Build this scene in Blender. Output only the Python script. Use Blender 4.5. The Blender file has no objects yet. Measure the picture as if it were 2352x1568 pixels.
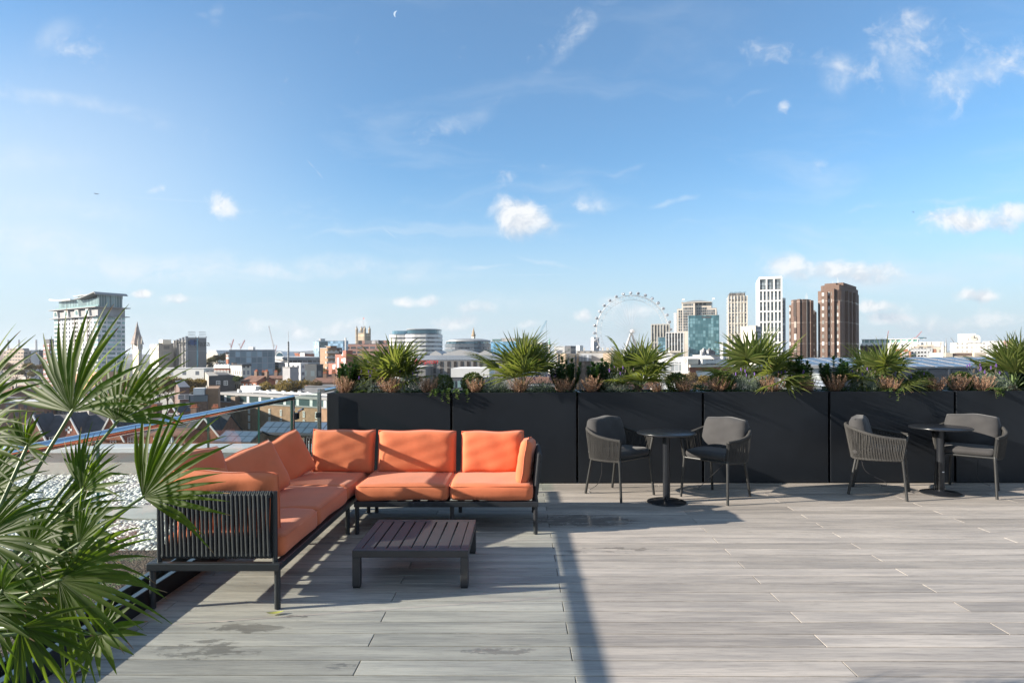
import bpy, bmesh, math, random
import numpy as np
from mathutils import Vector, Matrix
R = math.radians
random.seed(11)
S = bpy.context.scene
C = S.collection
V3 = Vector
# ---------------------------------------------------------------- camera (numbers are photo pixels on a 2352 x 1568 frame)
F, CX, VY = 1440.0, 1176.0, 811.0
CAM = V3((0, 0, 1.55))
RM = Matrix.Rotation(0.0122, 3, 'Z') @ Matrix.Rotation(R(90), 3, 'X') @ Matrix.Rotation(-0.0039, 3, 'Z')
def ray(x, y): return RM @ V3(((x - CX) / F, (VY - y) / F, -1))
def at_z(x, y, z):
    d = ray(x, y); return CAM + d * ((z - CAM.z) / d.z)
def at_y(x, y, Y):
    d = ray(x, y); return CAM + d * (Y / d.y)
cd = bpy.data.cameras.new('camera'); cam = bpy.data.objects.new('camera', cd); C.objects.link(cam)
cam.matrix_world = Matrix.Translation(CAM) @ RM.to_4x4()
cd.sensor_width = 36; cd.lens = F / 2352 * 36; cd.shift_y = 27 / 2352; cd.clip_start = .05; cd.clip_end = 40000
S.camera = cam
SUN_EL, SUN_AZ = 21.5, 10.5          # sun comes from the left, a little behind the camera
SUND = V3((math.cos(R(SUN_EL)) * math.cos(R(SUN_AZ)), math.cos(R(SUN_EL)) * math.sin(R(SUN_AZ)), -math.sin(R(SUN_EL))))

# ---------------------------------------------------------------- mesh builder
class MB:
    def __init__(s): s.v = []; s.f = []; s.m = []
    def add(s, vs, fs, mi=0):
        o = len(s.v); s.v.extend([tuple(p) for p in vs])
        for f in fs: s.f.append([i + o for i in f]); s.m.append(mi)
    def box(s, a, b, mi=0, M=None):
        (x0, y0, z0), (x1, y1, z1) = a, b
        vs = [V3(p) for p in ((x0,y0,z0),(x1,y0,z0),(x1,y1,z0),(x0,y1,z0),(x0,y0,z1),(x1,y0,z1),(x1,y1,z1),(x0,y1,z1))]
        if M is not None: vs = [M @ p for p in vs]
        s.add(vs, [(0,3,2,1),(4,5,6,7),(0,1,5,4),(1,2,6,5),(2,3,7,6),(3,0,4,7)], mi); return s
    def cbox(s, c, d, mi=0, M=None):
        return s.box([c[i] - d[i] / 2 for i in range(3)], [c[i] + d[i] / 2 for i in range(3)], mi, M)
    def tube(s, pts, r, n=8, closed=False, mi=0, caps=True):
        P = [V3(p) for p in pts]; N = len(P)
        rs = r if isinstance(r, (list, tuple)) else [r] * N
        T = []
        for i in range(N):
            if closed: t = P[(i + 1) % N] - P[i - 1]
            else: t = P[min(i + 1, N - 1)] - P[max(i - 1, 0)]
            T.append(t.normalized() if t.length > 1e-9 else V3((0, 0, 1)))
        u = T[0].orthogonal().normalized(); rings = []
        for i in range(N):
            u = (u - T[i] * u.dot(T[i]))
            u = u.normalized() if u.length > 1e-6 else T[i].orthogonal().normalized()
            w = T[i].cross(u)
            rings.append([P[i] + (u * math.cos(2 * math.pi * k / n) + w * math.sin(2 * math.pi * k / n)) * rs[i] for k in range(n)])
        vs = [p for q in rings for p in q]; fs = []
        for i in range(N if closed else N - 1):
            a, b = i * n, ((i + 1) % N) * n
            for k in range(n): fs.append((a + k, a + (k + 1) % n, b + (k + 1) % n, b + k))
        if caps and not closed:
            fs.append(tuple(range(n - 1, -1, -1))); fs.append(tuple((N - 1) * n + k for k in range(n)))
        s.add(vs, fs, mi); return s
    def lathe(s, prof, n=24, c=(0, 0, 0), mi=0):
        vs = []; fs = []; m = len(prof)
        for k in range(n):
            a = 2 * math.pi * k / n
            for r, z in prof: vs.append((c[0] + r * math.cos(a), c[1] + r * math.sin(a), c[2] + z))
        for k in range(n):
            for j in range(m - 1):
                a = k * m + j; b = ((k + 1) % n) * m + j
                fs.append((a, b, b + 1, a + 1))
        fs.append(tuple(k * m for k in range(n - 1, -1, -1))); fs.append(tuple(k * m + m - 1 for k in range(n)))
        s.add(vs, fs, mi); return s
    def prism(s, poly, axis, a, b, mi=0, M=None):
        def P(p, t): return {'x': V3((t, p[0], p[1])), 'y': V3((p[0], t, p[1])), 'z': V3((p[0], p[1], t))}[axis]
        n = len(poly); vs = [P(p, a) for p in poly] + [P(p, b) for p in poly]
        if M is not None: vs = [M @ p for p in vs]
        fs = [tuple(range(n - 1, -1, -1)), tuple(range(n, 2 * n))] + [(i, (i + 1) % n, n + (i + 1) % n, n + i) for i in range(n)]
        s.add(vs, fs, mi); return s
    def xf(s, M):
        s.v = [tuple(M @ V3(p)) for p in s.v]; return s
    def mesh(s, name):
        me = bpy.data.meshes.new(name); me.from_pydata(s.v, [], s.f)
        if any(s.m): me.polygons.foreach_set('material_index', s.m)
        me.update(); return me
    def build(s, name, mats, parent=None, smooth=False, bevel=0, fixn=True, loc=None, label=None):
        me = s.mesh(name)
        if fixn:
            bm = bmesh.new(); bm.from_mesh(me); bmesh.ops.recalc_face_normals(bm, faces=bm.faces); bm.to_mesh(me); bm.free()
        return link(name, me, mats, parent, smooth, bevel, loc, label)
def link(name, me, mats, parent=None, smooth=False, bevel=0, loc=None, label=None):
    for m in (mats if isinstance(mats, (list, tuple)) else [mats]): me.materials.append(m)
    if smooth:
        me.polygons.foreach_set('use_smooth', [True] * len(me.polygons))
        if smooth != 'all': me.set_sharp_from_angle(angle=R(40))
    o = bpy.data.objects.new(name, me); C.objects.link(o)
    if parent is not None: o.parent = parent
    if loc is not None: o.location = loc
    if bevel:
        b = o.modifiers.new('bevel', 'BEVEL'); b.width = bevel; b.segments = 2; b.limit_method = 'ANGLE'
    if label: o['label'] = label
    return o
def tag(o, label=None, cat=None, group=None, kind=None):
    if label: o['label'] = label
    if cat: o['category'] = cat
    if group: o['group'] = group
    if kind: o['kind'] = kind
    return o
def thing(name, label, cat, loc=(0, 0, 0), rz=0, group=None):
    o = bpy.data.objects.new(name, None); C.objects.link(o); o.empty_display_size = .2
    o.location = loc; o.rotation_euler = (0, 0, rz); return tag(o, label, cat, group)
def dup(root, loc, rz, label, group=None):
    r = root.copy(); C.objects.link(r); r.location = loc; r.rotation_euler = (0, 0, rz); r['label'] = label
    if group: r['group'] = group
    for ch in root.children:
        c = ch.copy(); C.objects.link(c); c.parent = r
        for g in ch.children:
            d = g.copy(); C.objects.link(d); d.parent = c
    return r
def bez(pts, n=8):
    """Catmull-Rom through pts"""
    P = [V3(p) for p in pts]; P = [P[0] * 2 - P[1]] + P + [P[-1] * 2 - P[-2]]; out = []
    for i in range(1, len(P) - 2):
        a, b, c, d = P[i - 1:i + 3]
        for k in range(n):
            t = k / n
            out.append(.5 * ((2 * b) + (c - a) * t + (2 * a - 5 * b + 4 * c - d) * t * t + (3 * b - a - 3 * c + d) * t ** 3))
    out.append(P[-2]); return out

# ---------------------------------------------------------------- materials
def newmat(name):
    m = bpy.data.materials.new(name); m.use_nodes = True
    nt = m.node_tree; return m, nt, nt.nodes['Principled BSDF']
def N(nt, typ, **kw):
    n = nt.nodes.new(typ)
    for k, v in kw.items():
        if k.startswith('i_'):
            key = k[2:]; key = int(key) if key.isdigit() else key
            n.inputs[key].default_value = v
        else: setattr(n, k, v)
    return n
def L(nt, a, b): nt.links.new(a, b)
def rgb(c): return (c[0], c[1], c[2], 1)
def mathn(nt, op, a, b=None, clamp=False):
    n = nt.nodes.new('ShaderNodeMath'); n.operation = op; n.use_clamp = clamp
    for i, v in enumerate((a, b)):
        if v is None: continue
        if isinstance(v, (int, float)): n.inputs[i].default_value = v
        else: L(nt, v, n.inputs[i])
    return n.outputs[0]
def mixc(nt, fac, a, b, typ='MIX'):
    n = nt.nodes.new('ShaderNodeMix'); n.data_type = 'RGBA'; n.blend_type = typ
    for i, v in ((0, fac), (6, a), (7, b)):
        if isinstance(v, (int, float)): n.inputs[i].default_value = v
        elif isinstance(v, (tuple, list)): n.inputs[i].default_value = rgb(v)
        else: L(nt, v, n.inputs[i])
    return n.outputs[2]
def noise(nt, vec, scale, detail=4, rough=.55, dist=0):
    n = N(nt, 'ShaderNodeTexNoise', i_Scale=scale, i_Detail=detail, i_Roughness=rough, i_Distortion=dist)
    if vec is not None: L(nt, vec, n.inputs['Vector'])
    return n.outputs[0]
def objco(nt, scale=None):
    t = nt.nodes.new('ShaderNodeTexCoord'); o = t.outputs['Object']
    if scale is not None:
        m = N(nt, 'ShaderNodeMapping'); m.inputs['Scale'].default_value = scale; L(nt, o, m.inputs[0]); o = m.outputs[0]
    return o
def mr(nt, v, a, b, c=0, d=1, smooth=True):
    n = nt.nodes.new('ShaderNodeMapRange'); n.interpolation_type = 'SMOOTHSTEP' if smooth else 'LINEAR'
    L(nt, v, n.inputs[0])
    for i, q in enumerate((a, b, c, d)): n.inputs[i + 1].default_value = q
    return n.outputs[0]
def bump(nt, b, h, strength=.3, dist=.01):
    n = N(nt, 'ShaderNodeBump', i_Strength=strength, i_Distance=dist); L(nt, h, n.inputs['Height']); L(nt, n.outputs[0], b.inputs['Normal'])
def pbr(name, col, rough=.5, metal=0, var=.12, scale=3, bmp=0, bscale=60, bdist=.002, spec=.5, sheen=0, stretch=None, col2=None, island=0):
    m, nt, b = newmat(name)
    b.inputs['Roughness'].default_value = rough; b.inputs['Metallic'].default_value = metal
    b.inputs['Specular IOR Level'].default_value = spec
    if sheen: b.inputs['Sheen Weight'].default_value = sheen
    co = objco(nt, stretch)
    c = None
    if var or col2:
        f = noise(nt, co, scale, 5)
        c2 = col2 or tuple(x * (1 - var) for x in col)
        c1 = col if col2 else tuple(min(1, x * (1 + var)) for x in col)
        c = mixc(nt, mr(nt, f, .3, .7), c1, c2)
    if island:
        g = nt.nodes.new('ShaderNodeNewGeometry')
        hs = N(nt, 'ShaderNodeHueSaturation'); L(nt, mr(nt, g.outputs['Random Per Island'], 0, 1, 1 - island, 1 + island, False), hs.inputs['Value'])
        if c is None: hs.inputs['Color'].default_value = rgb(col)
        else: L(nt, c, hs.inputs['Color'])
        c = hs.outputs[0]
    if c is None: b.inputs['Base Color'].default_value = rgb(col)
    else: L(nt, c, b.inputs['Base Color'])
    if bmp: bump(nt, b, noise(nt, co, bscale, 3), bmp, bdist)
    return m
def leafmat(name, c1, c2, trans=.35, rough=.45, scale=None, spec=.5, tcol=None):
    m, nt, b = newmat(name)
    g = nt.nodes.new('ShaderNodeNewGeometry')
    f = g.outputs['Random Per Island']
    c = mixc(nt, f, c1, c2)
    nz = noise(nt, objco(nt), 14, 3)
    c = mixc(nt, mr(nt, nz, .3, .75, 0, .45), c, tuple(x * .45 for x in c1))
    L(nt, c, b.inputs['Base Color']); b.inputs['Roughness'].default_value = rough; b.inputs['Specular IOR Level'].default_value = spec
    t = nt.nodes.new('ShaderNodeBsdfTranslucent')
    tc = mixc(nt, f, tcol or tuple(min(1, x * 1.6) for x in c1), tuple(min(1, x * 1.9) for x in (tcol or c2)))
    L(nt, tc, t.inputs[0])
    mx = N(nt, 'ShaderNodeMixShader', i_0=trans); L(nt, b.outputs[0], mx.inputs[1]); L(nt, t.outputs[0], mx.inputs[2])
    L(nt, mx.outputs[0], nt.nodes['Material Output'].inputs[0]); return m
def glassmat(name, tint=(.93, .97, .96), ior=1.5, bmp=0, base=0.0):
    m, nt, b = newmat(name); nt.nodes.remove(b)
    tr = nt.nodes.new('ShaderNodeBsdfTransparent'); tr.inputs[0].default_value = rgb(tint)
    gl = N(nt, 'ShaderNodeBsdfGlossy', i_Roughness=.01)
    ge = nt.nodes.new('ShaderNodeNewGeometry'); dt = N(nt, 'ShaderNodeVectorMath'); dt.operation = 'DOT_PRODUCT'; L(nt, ge.outputs['Incoming'], dt.inputs[0]); L(nt, ge.outputs['Normal'], dt.inputs[1])
    q = mathn(nt, 'POWER', mathn(nt, 'SUBTRACT', 1.0, mathn(nt, 'ABSOLUTE', dt.outputs['Value'])), 5.0)
    f0 = ((ior - 1) / (ior + 1)) ** 2; fac = mathn(nt, 'ADD', mathn(nt, 'MULTIPLY', q, .85 * (1 - f0)), f0)
    mx = nt.nodes.new('ShaderNodeMixShader'); L(nt, fac, mx.inputs[0]); L(nt, tr.outputs[0], mx.inputs[1]); L(nt, gl.outputs[0], mx.inputs[2])
    L(nt, mx.outputs[0], nt.nodes['Material Output'].inputs[0]); return m
def winmat(name, wall, glass, pw, ph, fw, fh, ou=0, oz=0, rough=.75, var=.1, lit=.35, grough=.15, wall2=None, brick=False, gmetal=0.0):
    """facade sheet whose window grid is laid out in metres from the building corner"""
    m, nt, b = newmat(name)
    t = nt.nodes.new('ShaderNodeTexCoord'); sp = nt.nodes.new('ShaderNodeSeparateXYZ'); L(nt, t.outputs['Object'], sp.inputs[0])
    u = mathn(nt, 'ADD', mathn(nt, 'ADD', sp.outputs[0], sp.outputs[1]), 1000 * pw + ou); z = mathn(nt, 'ADD', sp.outputs[2], 100 * ph + oz)
    us = mathn(nt, 'DIVIDE', u, pw); zs = mathn(nt, 'DIVIDE', z, ph)
    def band(s, f):
        fr = mathn(nt, 'FRACT', s); d = mathn(nt, 'ABSOLUTE', mathn(nt, 'SUBTRACT', fr, .5)); return mathn(nt, 'LESS_THAN', d, f / 2)
    ge = nt.nodes.new('ShaderNodeNewGeometry'); sn = nt.nodes.new('ShaderNodeSeparateXYZ'); L(nt, ge.outputs['True Normal'], sn.inputs[0])
    side = mathn(nt, 'LESS_THAN', mathn(nt, 'ABSOLUTE', sn.outputs[2]), .5)
    mask = mathn(nt, 'MULTIPLY', mathn(nt, 'MULTIPLY', band(us, fw), band(zs, fh)), side)
    cid = nt.nodes.new('ShaderNodeCombineXYZ'); L(nt, mathn(nt, 'FLOOR', us), cid.inputs[0]); L(nt, mathn(nt, 'FLOOR', zs), cid.inputs[1])
    wn = nt.nodes.new('ShaderNodeTexWhiteNoise'); L(nt, cid.outputs[0], wn.inputs[0])
    f = noise(nt, t.outputs['Object'], .12, 6, .65)
    w = mixc(nt, mr(nt, f, .3, .7), tuple(x * (1 + var) for x in wall), wall2 or tuple(x * (1 - var) for x in wall))
    if brick:
        fb = noise(nt, t.outputs['Object'], 2.2, 3, .8); w = mixc(nt, mr(nt, fb, .35, .7, 0, .5), w, tuple(x * .6 for x in wall))
    g = mixc(nt, mathn(nt, 'POWER', wn.outputs[0], 2.5), glass, tuple(min(1, x * 2 + lit * .4) for x in glass))
    L(nt, mixc(nt, mask, w, g), b.inputs['Base Color'])
    L(nt, mr(nt, mask, 0, 1, rough, grough, False), b.inputs['Roughness'])
    if gmetal: L(nt, mathn(nt, 'MULTIPLY', mask, gmetal), b.inputs['Metallic'])
    return m
# ================================================================ TERRACE
# deck material
def deckmat():
    m, nt, b = newmat('composite_decking')
    co = objco(nt); ge = nt.nodes.new('ShaderNodeNewGeometry'); rnd = ge.outputs['Random Per Island']
    off = nt.nodes.new('ShaderNodeCombineXYZ'); L(nt, mathn(nt, 'MULTIPLY', rnd, 37.0), off.inputs[0]); L(nt, mathn(nt, 'MULTIPLY', rnd, 11.0), off.inputs[2])
    va = nt.nodes.new('ShaderNodeVectorMath'); L(nt, co, va.inputs[0]); L(nt, off.outputs[0], va.inputs[1])
    def mp(sc):
        q = N(nt, 'ShaderNodeMapping'); q.inputs['Scale'].default_value = sc; L(nt, va.outputs[0], q.inputs[0]); return q.outputs[0]
    broad = noise(nt, mp((1.3, 14, 1)), 1, 5, .6)
    grain = noise(nt, mp((4.2, 95, 1)), 1, 7, .72, .8)
    fine = noise(nt, mp((14, 320, 1)), 1, 3, .6)
    c = mixc(nt, mr(nt, broad, .3, .72), (.46, .415, .366), (.295, .270, .247))
    c = mixc(nt, mr(nt, grain, .44, .70, 0, .52), c, (.125, .118, .113))
    c = mixc(nt, mr(nt, fine, .55, .8, 0, .4), c, (.50, .47, .44))
    hs = N(nt, 'ShaderNodeHueSaturation'); L(nt, c, hs.inputs['Color']); L(nt, mr(nt, rnd, 0, 1, .78, 1.18, False), hs.inputs['Value'])
    c = hs.outputs[0]
    # damp patches that stay where they are
    pn = noise(nt, co, 6.5, 6, .7); pn2 = noise(nt, mp((4.2, 13, 1)), 1, 7, .72)
    tot = None
    for (px, py, rx, ry, k) in ((455, 1490, .55, .16, 1), (560, 1440, .42, .12, 1), (640, 1420, .3, .1, .8), (1330, 1195, .9, .30, 1.1), (1430, 1262, .8, .12, .8),
                                (760, 1240, .7, .25, .8), (930, 1300, .6, .2, .7), (1150, 1495, .35, .07, .9), (780, 1530, .2, .06, .9), (1300, 1270, .6, .12, .6), (1180, 1300, .5, .1, .6)):
        p = at_z(px, py, 0)
        q = N(nt, 'ShaderNodeMapping'); q.vector_type = 'TEXTURE'
        q.inputs['Location'].default_value = p; q.inputs['Scale'].default_value = (rx, ry, 1); L(nt, co, q.inputs[0])
        ln = N(nt, 'ShaderNodeVectorMath'); ln.operation = 'LENGTH'; L(nt, q.outputs[0], ln.inputs[0])
        e = mr(nt, ln.outputs['Value'], 1.25, .2, 0, k)
        tot = e if tot is None else mathn(nt, 'MAXIMUM', tot, e)
    wet = mr(nt, mathn(nt, 'ADD', mathn(nt, 'MULTIPLY', tot, .24), mathn(nt, 'ADD', mathn(nt, 'MULTIPLY', pn, .35), mathn(nt, 'MULTIPLY', pn2, .65))), .685, .715)
    far = mr(nt, noise(nt, mp((1.1, 9, 1)), 1, 7, .7), .60, .72, 0, .38)
    wetall = mathn(nt, 'MAXIMUM', wet, far)
    c = mixc(nt, mathn(nt, 'MULTIPLY', wetall, .5), c, (.075, .066, .06))
    L(nt, c, b.inputs['Base Color'])
    p = at_z(1340, 1192, 0)
    q = N(nt, 'ShaderNodeMapping'); q.vector_type = 'TEXTURE'; q.inputs['Location'].default_value = p; q.inputs['Scale'].default_value = (.62, .42, 1); L(nt, co, q.inputs[0])
    ln = N(nt, 'ShaderNodeVectorMath'); ln.operation = 'LENGTH'; L(nt, q.outputs[0], ln.inputs[0])
    pud = mr(nt, mathn(nt, 'ADD', ln.outputs['Value'], mathn(nt, 'MULTIPLY', pn2, .6)), 1.25, .85)
    rg = mathn(nt, 'SUBTRACT', mr(nt, grain, .3, .8, .5, .68), mathn(nt, 'MULTIPLY', wet, .2))
    rg = mathn(nt, 'SUBTRACT', rg, mathn(nt, 'MULTIPLY', pud, .30), True)
    L(nt, rg, b.inputs['Roughness'])
    h = mathn(nt, 'ADD', grain, mathn(nt, 'MULTIPLY', fine, .5))
    bp = N(nt, 'ShaderNodeBump', i_Distance=.0025); L(nt, h, bp.inputs['Height']); L(nt, mr(nt, pud, 0, 1, .55, .12), bp.inputs['Strength']); L(nt, bp.outputs[0], b.inputs['Normal'])
    return m
M_deck = deckmat()
M_gap = pbr('deck_gap_dark', (.02, .02, .02), .9)
Y0 = at_z(844, 1549.8, 0).y; BW = .151; BL = 2.42
XE, XO = at_z(820, 1532.5, 0).x, at_z(1312, 1499, 0).x
PLY = 7.46                                   # front face of the planters
mb = MB()
k0 = math.floor((-2.5 - Y0) / BW); k1 = math.ceil((PLY + .6 - Y0) / BW)
for k in range(k0, k1):
    y0 = Y0 + k * BW + .0038; y1 = y0 + BW - .0076
    xs = (XE if k % 2 == 0 else XO)
    xs = xs - BL * math.floor((xs + 2.28) / BL)     # first joint right of the kerb
    cuts = [-2.285]; x = xs - (0 if xs > -2.2 else -BL)
    while x < 9.0: cuts.append(x); x += BL
    cuts.append(9.2)
    for a, c in zip(cuts, cuts[1:]): 
        if c - a > .05: mb.box((a + .0022, y0, -.024), (c - .0022, y1, 0))
deck = mb.build('deck_floor', M_deck, bevel=.0025); deck['kind'] = 'structure'
o = MB().box((-2.285, -2.6, -.4), (9.3, PLY + .7, -.026)).build('deck_floor_base', M_gap); o['kind'] = 'structure'

# ---------------- planters
M_planter = pbr('charcoal_powder_coat', (.0115, .0142, .0188), .42, 0, .15, 2, .12, 500, .0008, spec=.3)
M_soil = pbr('dark_soil', (.03, .022, .016), .95, 0, .4, 20, .8, 40, .02)
PX = [at_y(x, 1000, PLY).x for x in (751, 1037, 1326, 1615, 1905, 2194)]
PX.append(PX[-1] + (PX[-1] - PX[-2])); PTOP = 1.083; PDEP = .55
plabels = ['dark planter trough behind the sofa corner, at the end of the row beside glass gate',
           'dark planter trough behind the middle and right sofa cushions', 'dark planter trough behind the first round table and the chair nearest the sofa',
           'dark planter trough right behind the armchair on the right of the first round table', 'dark planter trough behind the chair that shows its roped outer side',
           'dark planter trough at the right edge, behind chair with wide grey cushion']
for i in range(6):
    x0, x1 = PX[i] + (.014 if i else 0), PX[i + 1] - .014
    t = thing('planter_trough', plabels[i], 'planter', ((x0 + x1) / 2, PLY + PDEP / 2, 0), 0, 'dark planters in a row along the terrace edge')
    w = (x1 - x0) / 2; d = PDEP / 2; th = .03
    b = MB(); b.box((-w, -d, .008), (w, -d + th, PTOP)); b.box((-w, d - th, .008), (w, d, PTOP))
    b.box((-w, -d + th, .008), (-w + th, d - th, PTOP)); b.box((w - th, -d + th, .008), (w, d - th, PTOP))
    b.build('box_shell', M_planter, t, bevel=.004)
    MB().box((-w + th, -d + th, .9), (w - th, d - th, PTOP - .04)).build('soil', M_soil, t)

# ---------------- kerb, gravel beds, parapet on the left
M_kerb = pbr('black_kerb_metal', (.018, .02, .024), .35, .2)
M_steel = pbr('brushed_steel', (.62, .63, .65), .16, 1, .04, 40)
M_kerbtop = pbr('kerb_channel_metal', (.16, .18, .2), .3, .8)
o = MB().box((-2.32, -3, -.1), (-2.287, PLY - .02, .105)).box((-2.46, -3, -.1), (-2.43, PLY - .02, .105)).box((-2.43, -3, -.1), (-2.32, PLY - .02, .06)).build('kerb_edge', M_kerb, bevel=.003)
tag(o, 'low black metal kerb holding the glass balustrade along the deck', 'kerb')
o = MB().box((-2.325, -3, .107), (-2.285, PLY - .02, .113)).box((-2.465, -3, .107), (-2.425, PLY - .02, .113)).build('channel', M_kerbtop, o, bevel=.002)
def gravelmat(name, c1, c2, c3, sc, bd, sed=False):
    m, nt, b = newmat(name); co = objco(nt)
    v = N(nt, 'ShaderNodeTexVoronoi', i_Scale=sc); L(nt, co, v.inputs['Vector'])
    s = nt.nodes.new('ShaderNodeSeparateColor'); L(nt, v.outputs['Color'], s.inputs[0])
    c = mixc(nt, s.outputs[0], c1, c2); c = mixc(nt, mr(nt, s.outputs[1], .75, 1), c, c3)
    c = mixc(nt, mr(nt, v.outputs['Distance'], .25, .6), c, tuple(x * .2 for x in c1))
    if sed: c = mixc(nt, mathn(nt, 'MULTIPLY', mr(nt, noise(nt, co, 3.5, 5, .6), .52, .62), mr(nt, noise(nt, co, 60, 3), .45, .55)), c, (.10, .17, .05))
    L(nt, c, b.inputs['Base Color']); b.inputs['Roughness'].default_value = .85
    bump(nt, b, mathn(nt, 'SUBTRACT', 1.0, v.outputs['Distance']), 1.0, bd); return m
M_sub = gravelmat('brown_lava_gravel', (.10, .055, .035), (.20, .13, .09), (.33, .25, .19), 75, .012, True)
M_pebbase = gravelmat('white_pebble_bed', (.42, .42, .41), (.5, .5, .49), (.56, .56, .55), 26, .02)
M_conc = pbr('pale_concrete', (.42, .41, .39), .8, 0, .12, 4, .2, 80)
M_conc2 = pbr('parapet_render', (.50, .47, .44), .8, 0, .12, 1.5, .1, 60)
YS = 4.72
o = MB().box((-9, -3, -.3), (-2.468, YS, .07)).build('gravel_bed', M_sub); o['kind'] = 'structure'
o = MB().box((-9, YS + .004, -.3), (-2.468, 7.75, .035)).build('pebble_bed', M_pebbase); o['kind'] = 'structure'
o = MB()
for i in range(9): o.box((-2.55 - .6 * (i + 1) + .006, 5.62, -.02), (-2.55 - .6 * i, 6.12, .075))
o = o.build('paving_path', M_conc, bevel=.004); o['kind'] = 'structure'
# individual white pebbles merged as loose stuff
def pebbles(n, x0, x1, y0, y1, skip, z):
    rng = np.random.default_rng(3)
    bm = bmesh.new(); bmesh.ops.create_icosphere(bm, subdivisions=1, radius=1)
    base = np.array([v.co[:] for v in bm.verts]); tri = np.array([[v.index for v in f.verts] for f in bm.faces]); bm.free()
    P = np.stack([rng.uniform(x0, x1, n), rng.uniform(y0, y1, n), z + rng.uniform(-.006, .014, n)], 1)
    P = P[[not (skip[0] < q[1] < skip[1]) for q in P]]; n = len(P)
    r = rng.uniform(.016, .032, (n, 1, 1)) * np.stack([rng.uniform(.8, 1.4, n), rng.uniform(.7, 1.1, n), rng.uniform(.5, .8, n)], 1)[:, None, :]
    a = rng.uniform(0, 6.28, n); ca, sa = np.cos(a), np.sin(a)
    Vv = base[None] * r * rng.uniform(.85, 1.15, (n, len(base), 1))
    X = Vv[..., 0] * ca[:, None] - Vv[..., 1] * sa[:, None]; Y = Vv[..., 0] * sa[:, None] + Vv[..., 1] * ca[:, None]
    W = np.stack([X, Y, Vv[..., 2]], 2) + P[:, None, :]
    T = (tri[None] + (np.arange(n) * len(base))[:, None, None]).reshape(-1, 3)
    me = bpy.data.meshes.new('white_pebbles'); me.from_pydata(W.reshape(-1, 3).tolist(), [], T.tolist()); me.update(); return me
M_peb = pbr('white_pebble', (.66, .65, .62), .7, 0, .08, 8, island=.18)
o = link('white_pebbles', pebbles(26000, -8.5, -2.48, YS - .02, 7.74, (5.6, 6.14), .045), M_peb, smooth='all'); tag(o, 'white pebbles spread beside the balustrade', 'pebbles', kind='stuff')
pw = thing('parapet_wall', 'low pale parapet wall with coping beyond the white pebbles', 'wall', (-6, 7.9, 0))
MB().box((-6, -.14, -.6), (3.55, .16, .33)).build('wall', M_conc2, pw)
MB().box((-6, -.2, .334), (3.55, .22, .40)).build('coping', pbr('coping_metal', (.62, .63, .64), .45, .3, .08), pw, bevel=.006)
b = MB(); b.tube([(-6, 0, .425), (3.5, 0, .425)], .006, 6)
for i in range(8): b.cbox((-5.2 + i * 1.15, 0, .412), (.06, .05, .03))
b.build('conductor_strip', pbr('copper_brown', (.25, .15, .10), .5, .5), pw)

# ---------------- glass balustrade
M_glass = glassmat('balustrade_glass', (.90, .95, .94), 1.42)
M_gedge = pbr('glass_edge', (.03, .10, .085), .15, 0, 0)
GX = -2.375; ed = [-1.9, -.7, .5, 1.7, 2.33] + [at_y(x, 1000, 1).x for x in ()] 
gy = [abs(GX) * F / (1193.6 - x) for x in (219, 475, 592, 668)]
ed = [gy[0] - 3.6, gy[0] - 2.4, gy[0] - 1.2] + gy
bal = thing('glass_balustrade', 'glass balustrade with polished steel handrail along the left deck edge', 'balustrade', (GX, 0, 0))
for a, c in zip(ed, ed[1:]):
    g = MB().box((-.008, a + .008, .06), (.008, c - .008, 1.075)).build('glass_panel', M_glass, bal)
    MB().box((-.0086, c - .0115, .062), (.0086, c - .0085, 1.07)).build('edge_strip', M_gedge, g)
RZ = 1.095
b = MB(); b.tube([(0, ed[0], RZ), (0, gy[-1] + .02, RZ)], .027, 16); b.build('handrail', M_steel, bal, smooth=True)
b = MB().box((-.02, gy[-1] + .0, .06), (.02, gy[-1] + .03, RZ + .012)); b.build('post', M_steel, bal, bevel=.003)
gt = thing('glass_gate', 'frameless glass gate between the steel post and the first planter', 'gate', (GX, gy[-1] + .05, 0))
GL = PLY - .03 - (gy[-1] + .05)
g = MB().box((-.007, .01, .08), (.007, GL - .06, 1.10)).build('glass_panel', glassmat('gate_glass', (.88, .95, .93), 1.5), gt)
MB().box((-.02, GL - .05, .02), (.02, GL - .012, 1.14)).build('post', M_steel, gt, bevel=.004)
MB().box((-.03, .0, .86), (.03, .09, .93)).build('lock', M_kerb, gt, bevel=.006)
MB().tube([(.03, .05, .94), (.06, .05, .96), (.06, .11, .965)], .012, 8).build('handle', M_steel, gt, smooth=True)
MB().box((-.028, GL - .075, .80), (.028, GL - .05, .86)).build('hinge', M_kerb, gt, bevel=.005)
br = thing('back_handrail', 'short steel handrail on glass running behind the first planter', 'handrail', (GX + .02, PLY + .02, 0))
MB().tube([(0, 0, 1.11), (0, .62, 1.11), (.7, .62, 1.11)], .025, 12).build('handrail', M_steel, br, smooth=True)
MB().box((.0, .612, .1), (.7, .628, 1.08)).build('glass_panel', M_glass, br)

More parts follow.
